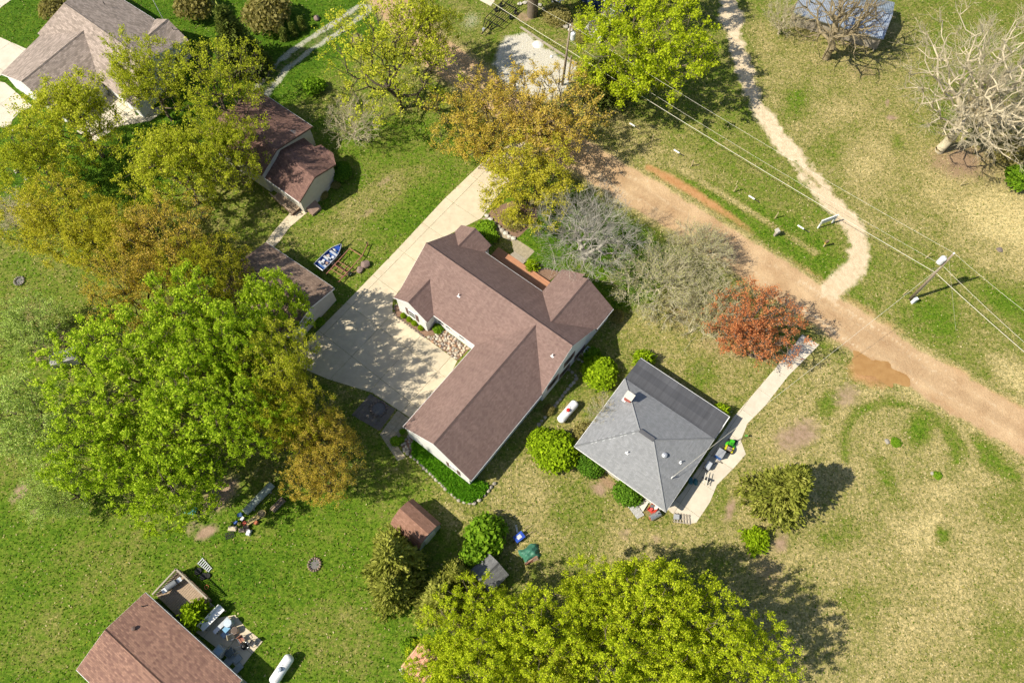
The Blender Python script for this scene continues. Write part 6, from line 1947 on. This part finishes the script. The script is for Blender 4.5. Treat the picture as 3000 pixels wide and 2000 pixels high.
p = G(1997, 1519)
pl_ = thing("pallet", "broken wooden pallet with a grey crate at the apron's end", "pallet", (p.x, p.y, 0), R(-8))
for k in range(6): MB().box((-.75 + k * .3, 0, .14), (.12, 1.0, .03), .03 * k).build("slat", GREYWOOD, pl_, local=True)
for y in (-.4, 0, .4): MB().box((0, y, .06), (1.7, .09, .11)).build("runner", GREYWOOD, pl_, local=True)
MB().box((-.6, .05, .3), (.55, .5, .3)).build("crate", mat("crate_grey", (.34, .35, .36), .7), pl_, local=True)
# wheelbarrow, plank and covered wood pile
p = G(1523, 1573)
wb = thing("wheelbarrow", "blue wheelbarrow with two wooden handles on the dry lawn", "wheelbarrow", (p.x, p.y, 0), ang((1523, 1573), (1560, 1545)))
MB().box((-.1, 0, .42), (.85, .6, .3), 0, 1.25).build("tray", mat("barrow_blue", (.03, .08, .40), .4), wb, local=True)
MB().box((-.1, 0, .585), (.5, .4, .02)).build("load", mat("pale_load", (.5, .52, .56), .7), wb, local=True)
for y in (-.22, .22): MB().tube([(-.6, y * .4, .25), (.3, y, .32), (1.35, y * 1.6, .45)], .03, 6).build("handle", WOOD, wb, local=True)
MB().lathe((-.68, -.05, .2), [(.12, 0), (.2, .02), (.2, .08), (.12, .1)], 14, (0, 1, 0)).build("wheel", BLACKM, wb, local=True)
for y in (-.2, .2): MB().tube([(.2, y, .32), (.25, y, 0)], .02, 5).build("leg", BLACKM, wb, local=True)
p, q = G(1512, 1537), G(1516, 1560)
tag(MB().box(((p.x + q.x) / 2, (p.y + q.y) / 2, .05), ((q - p).length, .2, .06), math.atan2(q.y - p.y, q.x - p.x)).build("plank", mat("pale_plank", (.62, .58, .50), .8)), "short pale plank lying beside the blue wheelbarrow", "plank")
p = G(1553, 1620)
wp = thing("wood_pile", "green tarp thrown over a low wood pile on the dry lawn", "wood pile", (p.x, p.y, 0), R(25))
import bmesh
bm = bmesh.new()
bmesh.ops.create_grid(bm, x_segments=22, y_segments=18, size=1.0)
for v in bm.verts:
    x, y = v.co.x, v.co.y
    d = max(abs(x), abs(y) * 1.05)
    z = .62 * max(0, 1 - d ** 3) + .05 * math.sin(7 * x + 4 * y) + .05 * math.sin(9 * y - 5 * x)
    v.co = Vector((x * (.95 + .1 * math.sin(3 * y)), y * (.72 + .1 * math.sin(4 * x)), max(.03, z)))
me = bpy.data.meshes.new("tarp"); bm.to_mesh(me); bm.free()
me.polygons.foreach_set("use_smooth", [True] * len(me.polygons))
me.materials.append(mat("green_tarp", (.05, .17, .11), .5, .35, 4))
obj_from(me, "tarp", wp)
for k in range(6): MB().tube([(-.95, -.72 - .1 * (k % 2), .1 + .14 * (k // 2)), (.5, -.85 + .06 * k, .1 + .12 * (k // 2))], .08, 6).build("log", RUST if k % 2 else WOOD, wp, local=True)
for k, (x, y) in enumerate(((1497, 1567), (1503, 1560), (1510, 1563))):
    pass
# ================================================================== LOWER LEFT HOUSE: DECK AND CLUTTER
DK, DKL, DKT = frame_from((534, 1670), (625, 1757), 0.0)
dko = thing("side_deck", "weathered board deck with wooden railing beside the lower house", "deck", DK(2, -1.5, 0))
DWID = -3.05
nb = 21
for k in range(nb):
    u = (k + .5) * DKL / nb
    MB().box(DK(u, DWID / 2, .55), (DKL / nb - .02, -DWID, .05), DKT).build("plank", WOOD, dko)
MB().box(DK(DKL / 2, DWID / 2, .27), (DKL - .1, -DWID - .1, .48), DKT).build("skirt", BROWN_TRIM, dko)
def rail(u0, v0, u1, v1, n):
    a, b = DK(u0, v0, 0), DK(u1, v1, 0)
    d = math.atan2(b.y - a.y, b.x - a.x)
    c = (a + b) / 2
    MB().box((c.x, c.y, 1.5), ((b - a).length + .1, .15, .05), d).build("handrail", GREYWOOD, dko)
    MB().box((c.x, c.y, .75), ((b - a).length, .06, .08), d).build("bottom_rail", GREYWOOD, dko)
    for k in range(n + 1):
        q = a.lerp(b, k / n)
        MB().box((q.x, q.y, 1.02), (.06, .06, .92), d).build("baluster", GREYWOOD, dko)
rail(0.05, -.05, DKL - .1, -.05, 22)
rail(0.05, -.05, 0.05, DWID + .05, 16)
for k in range(3): MB().box(DK(DKL + .25 + .3 * k, -1.0, .45 - .15 * k), (.3, 1.5, .06), DKT).build("step", GREYWOOD, dko)
def grill(label, x, y, rz):
    p = G(x, y, .57)
    o = thing("barbecue_grill", label, "grill", (p.x, p.y, .58), rz)
    MB().lathe((-.55, 0, .78), [(.2, 0), (.3, .03), (.3, 1.07), (.2, 1.1)], 16, (1, 0, 0)).build("hood", mat("grill_grey", (.16, .17, .18), .45), o, local=True)
    MB().box((0, 0, .62), (1.1, .55, .18)).build("firebox", BLACKM, o, local=True)
    for x_ in (-.8, .8): MB().box((x_, 0, .72), (.45, .45, .04)).build("side_shelf", METAL, o, local=True)
    for x_ in (-.45, .45):
        for y_ in (-.2, .2): MB().box((x_, y_, .28), (.05, .05, .56)).build("leg", BLACKM, o, local=True)
    return o
grill("grey-hooded barbecue grill on the side deck", 512, 1716, R(38))
def ladder():
    a, b = G(586, 1641), G(618, 1670)
    c = (a + b) / 2
    o = thing("ladder", "aluminium step ladder lying on the grass by the side deck", "ladder", (c.x, c.y, 0), math.atan2(b.y - a.y, b.x - a.x))
    L = (b - a).length
    for s in (-1, 1): MB().tube([(-L / 2, s * .33, .1), (L / 2, s * .2, .1)], .035, 6).build("stile", ALU, o, local=True)
    for k in range(7):
        t = k / 6
        MB().box((-L / 2 + .1 + t * (L - .2), 0, .1), (.08, .62 - .24 * t, .04)).build("rung", ALU, o, local=True)
ladder()
def tyre(label, x, y, r=.34, z=.0, n=0):
    p = G(x, y)
    o = MB().lathe((p.x, p.y, z), [(r * .55, .02), (r * .95, 0), (r, .1), (r * .95, .2), (r * .55, .18)], 18).build("rubber_ring", mat("tyre_rubber", (.02, .02, .02), .85))
    return tag(o, label, "tyre", "tyres by the side deck")
tyre("dark round tub by the ladder's foot", 582, 1673, .36)
tyre("old tyre stacked beside the deck railing", 597, 1688, .36)
tyre("old tyre next to the railing shadow", 610, 1686, .28)
p = G(606, 1719)
tag(MB().tube([(p.x + .2 * math.cos(k), p.y + .2 * math.sin(k), .06) for k in np.linspace(0, 6.283, 15)[:-1]], .04, 6, close=True).build("hose_ring", mat("orange_hose", (.55, .22, .07), .6)), "orange hose ring on the grass beside the deck", "hose")
def bench(label, x, y, L, w, h, rz, m, m2=None, name="workbench"):
    p = G(x, y)
    o = thing(name, label, "bench", (p.x, p.y, 0), rz)
    MB().box((0, 0, h), (L, w, .06)).build("top", m, o, local=True)
    if m2: MB().box((0, w * .5 + .03, h + .25), (L, .05, .5)).build("backboard", m2, o, local=True)
    for sx in (-1, 1):
        for sy in (-1, 1): MB().box((sx * L * .45, sy * w * .4, h / 2), (.07, .07, h)).build("leg", GREYWOOD, o, local=True)
    return o
bench("long white-topped bench in the shade of the lower house", 630, 1812, 2.6, .65, .85, R(48), WHITE, WHITE)
bench("grey narrow bench beside the white-topped bench", 654, 1832, 1.8, .4, .5, R(48), METAL)
def bucket(label, x, y, r, h, m, lid=None, name="barrel"):
    p = G(x, y)
    o = thing(name, label, name.split("_")[-1], (p.x, p.y, 0), group="barrels and buckets on the storage pad")
    MB().lathe((p.x, p.y, 0), [(r * .85, 0), (r * .95, .05), (r, h * .5), (r * .95, h - .05), (r * .97, h)], 18).build("body", m, o)
    MB().lathe((p.x, p.y, h), [(r * .9, 0), (r * .9, .03), (r * .2, .04)], 18).build("lid", lid or m, o)
    return o
bucket("round grey-blue lidded barrel on the storage pad", 677, 1826, .40, .95, mat("pale_blue_plastic", (.30, .38, .44), .5), mat("pale_lid", (.45, .52, .57), .5))
bucket("pink-rimmed pot beside the grey-blue barrel", 693, 1847, .34, .6, mat("terracotta", (.45, .34, .28), .7), mat("pot_soil", (.12, .09, .07), .9), "pot")
bin_("square blue crate beside the round barrel", 668, 1842, .6, .5, .45, mat("sky_plastic", (.16, .34, .50), .5), mat("sky_plastic", (.16, .34, .50), .5), R(50), "plastic_crate", "crate")
bin_("flat blue crate nearest the lower house roof", 661, 1857, .62, .5, .25, mat("sky_plastic2", (.22, .30, .42), .5), mat("sky_plastic2", (.22, .30, .42), .5), R(50), "plastic_crate", "crate")
p = G(649, 1907)
cool = thing("air_conditioner", "pale boxy outdoor unit by the lower house's gutter", "air conditioner", (p.x, p.y, 0), R(-36))
MB().box((0, 0, .42), (.95, .95, .84), 0, .95).build("body", mat("unit_beige", (.42, .44, .42), .6), cool, local=True)
MB().box((0, 0, .86), (.6, .6, .05)).build("top_grille", mat("unit_blue", (.34, .45, .55), .5), cool, local=True)
p = G(678, 1911)
tag(MB().box((p.x, p.y, .25), (.75, .55, .5), R(48), 1.1).build("planter_box", mat("dark_planter", (.10, .12, .12), .7)), "dark open planter box beside the pale outdoor unit", "planter")
for k, (x, y, w, d, lab) in enumerate(((672, 1935, 1.2, .75, "upper"), (696, 1930, .8, .6, "right"), (698, 1957, .9, .6, "lower"))):
    p = G(x, y)
    tag(MB().box((p.x, p.y, .08 + .02 * k), (w, d, .1), R(48)).build("paving_slab", mat("grey_slab", (.30, .33, .33), .8)), "loose grey paving slab near the gutter's lower end, %s one" % lab, "slab", "loose slabs")
def junk_chair(label, x, y, rz, m, name="garden_chair"):
    p = G(x, y)
    o = thing(name, label, "chair", (p.x, p.y, 0), rz, "old chairs on the storage pad")
    MB().box((0, 0, .42), (.5, .5, .05)).build("seat", m, o, local=True)
    MB().box((-.26, 0, .72), (.05, .5, .5)).build("backrest", m, o, local=True)
    for sx in (-1, 1):
        for sy in (-1, 1): MB().tube([(sx * .22, sy * .22, .42), (sx * .26, sy * .26, 0)], .025, 5).build("leg", METAL, o, local=True)
    for sy in (-1, 1): MB().tube([(-.26, sy * .27, .65), (.24, sy * .27, .65), (.24, sy * .27, .42)], .025, 5).build("armrest", METAL, o, local=True)
junk_chair("pale tangled lawn chair in the middle of the storage pad", 683, 1866, R(20), PALEBARK)
junk_chair("rust-brown chair frame at the pad's right edge", 712, 1872, R(-50), RUST)
junk_chair("black metal chair at the pad's right corner", 742, 1884, R(-120), BLACKM)
p = G(718, 1892)
mw = thing("push_mower", "old dark push mower on the corner of the storage pad", "mower", (p.x, p.y, 0), R(30))
MB().lathe((0, 0, .12), [(.3, 0), (.32, .1), (.2, .2), (.14, .38), (.02, .4)], 14).build("deck", BLACKM, mw, local=True)
for x in (-.25, .25):
    for y in (-.27, .27): MB().lathe((x, y - .03, .1), [(.06, 0), (.1, .01), (.1, .05), (.06, .06)], 10, (0, 1, 0)).build("wheel", METAL, mw, local=True)
MB().tube([(-.2, .2, .2), (-.9, .22, .95), (-.9, -.22, .95), (-.2, -.2, .2)], .025, 5).build("handle", METAL, mw, local=True)
# fire rings
def fire_ring(label, x, y, r, m=R5, n=16):
    p = G(x, y)
    o = thing("fire_ring", label, "fire ring", (p.x, p.y, 0))
    for k in range(n):
        w = 6.283 * k / n
        obj_from(m[k % len(m)], "block", o, (r * math.cos(w), r * math.sin(w), .12), w + 1.57, (6.283 * r / n * 1.05, .3, .34))
    MB().lathe((p.x, p.y, 0.01), [(r * .85, 0), (r * .8, .03), (.02, .06)], 18).build("ash", mat("ash", (.16, .15, .14), .95, .35, 8), o)
FR = [rock_mesh("block", 90 + i, rock_mat("fire_brick", [(.30, .20, .15), (.38, .27, .20), (.24, .18, .15)]), 1) for i in range(3)]
fire_ring("round brick fire ring on the lower left lawn", 922, 1653, .62, FR)
fire_ring("dark stone fire ring on the paver patio", 1110, 1197, .85)
fire_ring("small stone ring with weeds at the left edge", 58, 824, .55, R4)
# long tank, yellow tub and junk below the orange trees
a, b = G(722, 1503), G(802, 1420)
c = (a + b) / 2
lt = thing("long_pipe_tank", "long grey-green cylindrical tank lying beneath the orange-tipped trees", "tank", (c.x, c.y, 0), math.atan2(b.y - a.y, b.x - a.x))
L = (b - a).length
MB().lathe((-L / 2, 0, .45), [(.36, 0), (.40, .04), (.40, L - .04), (.36, L)], 20, (1, 0, 0)).build("tank", mat("tank_green", (.27, .31, .27), .6, .2, 2), lt, local=True)
for x in (-L * .3, L * .3): MB().box((x, 0, .06), (.2, .9, .14)).build("cradle", GREYWOOD, lt, local=True)
a, b = G(735, 1527), G(782, 1500)
yt = thing("yellow_bath", "yellowed bathtub and boards at the edge of the junk pile", "bathtub", ((a.x + b.x) / 2, (a.y + b.y) / 2, 0), math.atan2(b.y - a.y, b.x - a.x))
YEL = mat("yellowed_enamel", (.42, .33, .13), .5, .2)
MB().tube([(.45 + .42 * math.cos(k), .36 * math.sin(k), .48) for k in np.linspace(0, 6.283, 17)[:-1]], .06, 6, close=True).build("rim", YEL, yt, local=True)
MB().lathe((.45, 0, .02), [(.25, 0), (.36, .1), (.38, .44)], 18).build("bowl", YEL, yt, local=True)
MB().lathe((.45, 0, .46), [(.30, 0), (.02, .01)], 18).build("inside", mat("tub_inside", (.16, .13, .08), .8), yt, local=True)
for y in (-.16, .1): MB().box((-.6, y, .3), (1.5, .22, .06), .05).build("board", YEL, yt, local=True)
MB().box((-.6, -.05, .14), (1.3, .4, .26)).build("support", GREYWOOD, yt, local=True)
def scrap(label, x, y, w, d, h, m, rz, name):
    p = G(x, y)
    return tag(MB().box((p.x, p.y, h / 2), (w, d, h), rz, .9).box((p.x + .1, p.y + .05, h + .05), (w * .5, d * .6, .1), rz + .6).build(name, m), label, "scrap", "scrap on the junk pile")
for k, (x, y, w, cm, lab, nm) in enumerate((
    (704, 1508, .5, (.10, .20, .42), "blue scrap can in the junk pile", "scrap_can"), (712, 1520, .45, (.60, .60, .58), "white scrap tub in the junk pile", "scrap_tub"),
    (719, 1534, .5, (.50, .10, .06), "red scrap piece in the junk pile", "scrap_piece"), (703, 1535, .4, (.55, .45, .10), "yellow scrap jug in the junk pile", "scrap_jug"),
    (692, 1531, .4, (.08, .16, .45), "small blue crate at the left of the junk pile", "scrap_crate"), (730, 1560, .6, (.62, .62, .62), "white plastic scrap at the bottom of the junk pile", "scrap_plastic"),
    (722, 1545, .7, (.20, .15, .11), "brown scrap board in the junk pile", "scrap_board"), (710, 1553, .6, (.26, .20, .15), "splintered brown wood in the junk pile", "scrap_wood"),
    (752, 1532, .4, (.42, .13, .06), "rusty scrap tin at the right of the junk pile", "scrap_tin"))):
    scrap(lab, x, y, w, w * .7, .25 + .05 * (k % 3), mat("scrap_%d" % k, cm, .6, .2), k * .9, nm)
p = G(674, 1567)
pal = thing("plastic_rack", "black slatted rack leaning below the junk pile", "rack", (p.x, p.y, 0), R(20))
for k in range(6): MB().box((-.4 + k * .16, 0, .12), (.06, .6, .05)).build("slat", BLACKM, pal, local=True)
for y in (-.3, 0, .3): MB().box((0, y, .08), (.9, .05, .06)).build("runner", BLACKM, pal, local=True)
p = G(682, 1548)
tag(MB().box((p.x, p.y, .12), (.9, .5, .16), R(-5), .9).build("concrete_block", CONC), "pale concrete block lying left of the junk pile", "block")
p = G(815, 1478)
lp = thing("log_pile", "dark pile of split logs next to the long tank", "log pile", (p.x, p.y, 0), R(48))
for k in range(9): MB().tube([(-.8, -.3 + .2 * (k % 3), .1 + .16 * (k // 3)), (.8 - .1 * (k % 2), -.3 + .2 * (k % 3) + .05, .1 + .16 * (k // 3))], .09, 6).build("log", WOOD if k % 2 else BARK, lp, local=True)
p = G(565, 1497)
kb = thing("teal_wheelbarrow", "teal wheelbarrow standing in the maple shade", "wheelbarrow", (p.x, p.y, 0), R(170))
MB().box((0, 0, .42), (.95, .65, .3), 0, 1.2).build("tray", mat("teal_paint", (.05, .22, .22), .4), kb, local=True)
for y in (-.2, .2): MB().tube([(-.5, y * .5, .25), (.3, y, .32), (1.2, y * 1.5, .45)], .03, 6).build("handle", BLACKM, kb, local=True)
MB().lathe((-.65, -.05, .2), [(.12, 0), (.2, .02), (.2, .08), (.12, .1)], 14, (0, 1, 0)).build("wheel", BLACKM, kb, local=True)
# covered car under the maples
p = G(205, 1058)
car = thing("covered_trailer", "grey covered utility trailer half hidden under the bright maples", "trailer", (p.x, p.y, 0), R(20))
MB().box((0, 0, .95), (3.4, 1.8, 1.1), 0, .85).build("cover", mat("grey_cover", (.30, .29, .28), .6, .2, 1.5), car, local=True)
MB().box((0, 0, .38), (3.5, 1.7, .12)).build("chassis", BLACKM, car, local=True)
for y in (-.9, .9): MB().lathe((0, y - .1, .33), [(.2, 0), (.32, .02), (.33, .1), (.32, .18), (.2, .2)], 16, (0, 1, 0)).build("wheel", mat("tyre_rubber", (.02, .02, .02), .85), car, local=True)
# old front deck and ramp of the old brown house
Q0, q1_ = G(805, 582), G(862, 632)
rd_ = thing("wooden_steps", "slatted wooden porch with railing at the old brown house", "porch", (Q0.x, Q0.y, 0), math.atan2(q1_.y - Q0.y, q1_.x - Q0.x))
RL = (q1_ - Q0).length
for k in range(16): MB().box((RL * (k + .5) / 16, .45, .5), (RL / 16 - .03, 1.3, .05)).build("plank", WOOD, rd_, local=True)
MB().box((RL / 2, .45, .24), (RL - .1, 1.1, .46)).build("skirt", BROWN_TRIM, rd_, local=True)
MB().box((RL / 2, -.25, 1.35), (RL, .12, .05)).build("handrail", WOOD, rd_, local=True)
for k in range(13): MB().box((RL * k / 12, -.25, .95), (.06, .06, .8)).build("baluster", WOOD, rd_, local=True)
# white chairs at the copper shed and white odds near the grove
for x, y, lab in ((1186, 1962, "left"), (1208, 1974, "right")):
    p = G(x, y)
    o = thing("white_chair", "white plastic chair below the copper-roofed shed, %s one" % lab, "chair", (p.x, p.y, 0), R(30), "white chairs by the copper shed")
    MB().box((0, 0, .42), (.55, .55, .05)).build("seat", WHITE, o, local=True)
    MB().box((-.28, 0, .75), (.05, .52, .6)).build("backrest", WHITE, o, local=True)
    for sx in (-1, 1):
        for sy in (-1, 1): MB().box((sx * .24, sy * .24, .2), (.05, .05, .42)).build("leg", WHITE, o, local=True)
# puddle
m, nt = nodes_of("muddy_water")
PUD = finish(m, nt, ramp(nt, [(.3, (.30, .16, .055)), (.7, (.40, .235, .09))], noise(nt, N(nt, "ShaderNodeNewGeometry").outputs["Position"], .8, 4)).outputs[0], 0.12, spec=0.4)
pr_ = []
pc = G(2575, 1085)
for k in range(40):
    w = 6.283 * k / 40
    r_ = 2.1 * (1 + .28 * math.sin(2 * w + 1) + .18 * math.sin(5 * w) + .10 * math.sin(9 * w + 2))
    pr_.append(Vector((pc.x + r_ * 1.25 * math.cos(w) * math.cos(-.6) - r_ * .75 * math.sin(w) * math.sin(-.6), pc.y + r_ * 1.25 * math.cos(w) * math.sin(-.6) + r_ * .75 * math.sin(w) * math.cos(-.6), 0)))
flat("puddle", "muddy orange puddle at the side of the dirt road", "puddle", pr_, 0.018, PUD)

# ================================================================== GRASS TUFTS
def grass():
    rg = np.random.default_rng(3)
    n = 150000
    x = rg.uniform(-76, 76, n); y = rg.uniform(-3, 92, n)
    ix = np.clip(np.round((x - gx[5]) / STEP).astype(int) + 5, 0, nx - 1)
    iy = np.clip(np.round((y - gy[5]) / STEP).astype(int) + 5, 0, ny - 1)
    k = iy * nx + ix
    bare = np.maximum.reduce([dirt[k], sand[k], road[k], gravel[k], clay[k], wet[k], M2[k, 0] * 0.7])
    keep = (bare < 0.3 + 0.25 * rg.random(n))
    half = 0.60 * 0 + 1
    c, s = math.cos(TILT), math.sin(TILT)
    dep = y * s + CAM_H * c
    keep &= np.abs(x) / dep < 0.74
    for P in EXCL:
        P = np.array(P)
        ins = np.zeros(n, bool)
        for i in range(len(P)):
            a, b = P[i], P[i - 1]
            cnd = ((a[1] > y) != (b[1] > y)) & (x < (b[0] - a[0]) * (y - a[1]) / (b[1] - a[1] + 1e-12) + a[0])
            ins ^= cnd
        keep &= ~ins
    x, y, k = x[keep], y[keep], k[keep]
    n = len(x)
    d0 = dry[k] + 0.28 * rg.normal(size=n)
    w = rg.random(n) * 6.283
    h = 0.05 + 0.13 * rg.random(n)
    r = 0.05 + 0.09 * rg.random(n)
    c0 = np.stack([x, y, np.full(n, 0.0)], 1)
    ex = np.stack([np.cos(w), np.sin(w), np.zeros(n)], 1) * r[:, None]
    ey = np.stack([-np.sin(w), np.cos(w), np.zeros(n)], 1) * r[:, None]
    up = np.stack([np.zeros(n), np.zeros(n), h], 1)
    V = np.stack([c0 - ex + up, c0 - ey * .6 + up * .2, c0 + ex + up * .7, c0 + ey * .6 + up * .5], 1).reshape(-1, 3)
    me = np_mesh("grass", V, np.arange(n * 4).reshape(-1, 4), leaf_mat("grass_blade", [(0.045, 0.105, 0.006), (0.10, 0.17, 0.012), (0.20, 0.21, 0.045), (0.36, 0.31, 0.13), (0.58, 0.49, 0.26)], 0.3, 1.05))
    at = me.attributes.new("tint", 'FLOAT', 'FACE')
    at.data.foreach_set("value", np.clip(d0, 0, 1).astype(np.float32))
    o = bpy.data.objects.new("grass", me)
    C.objects.link(o)
    tag(o, "short patchy grass blades standing over the lawns", "grass", kind="stuff")
grass()
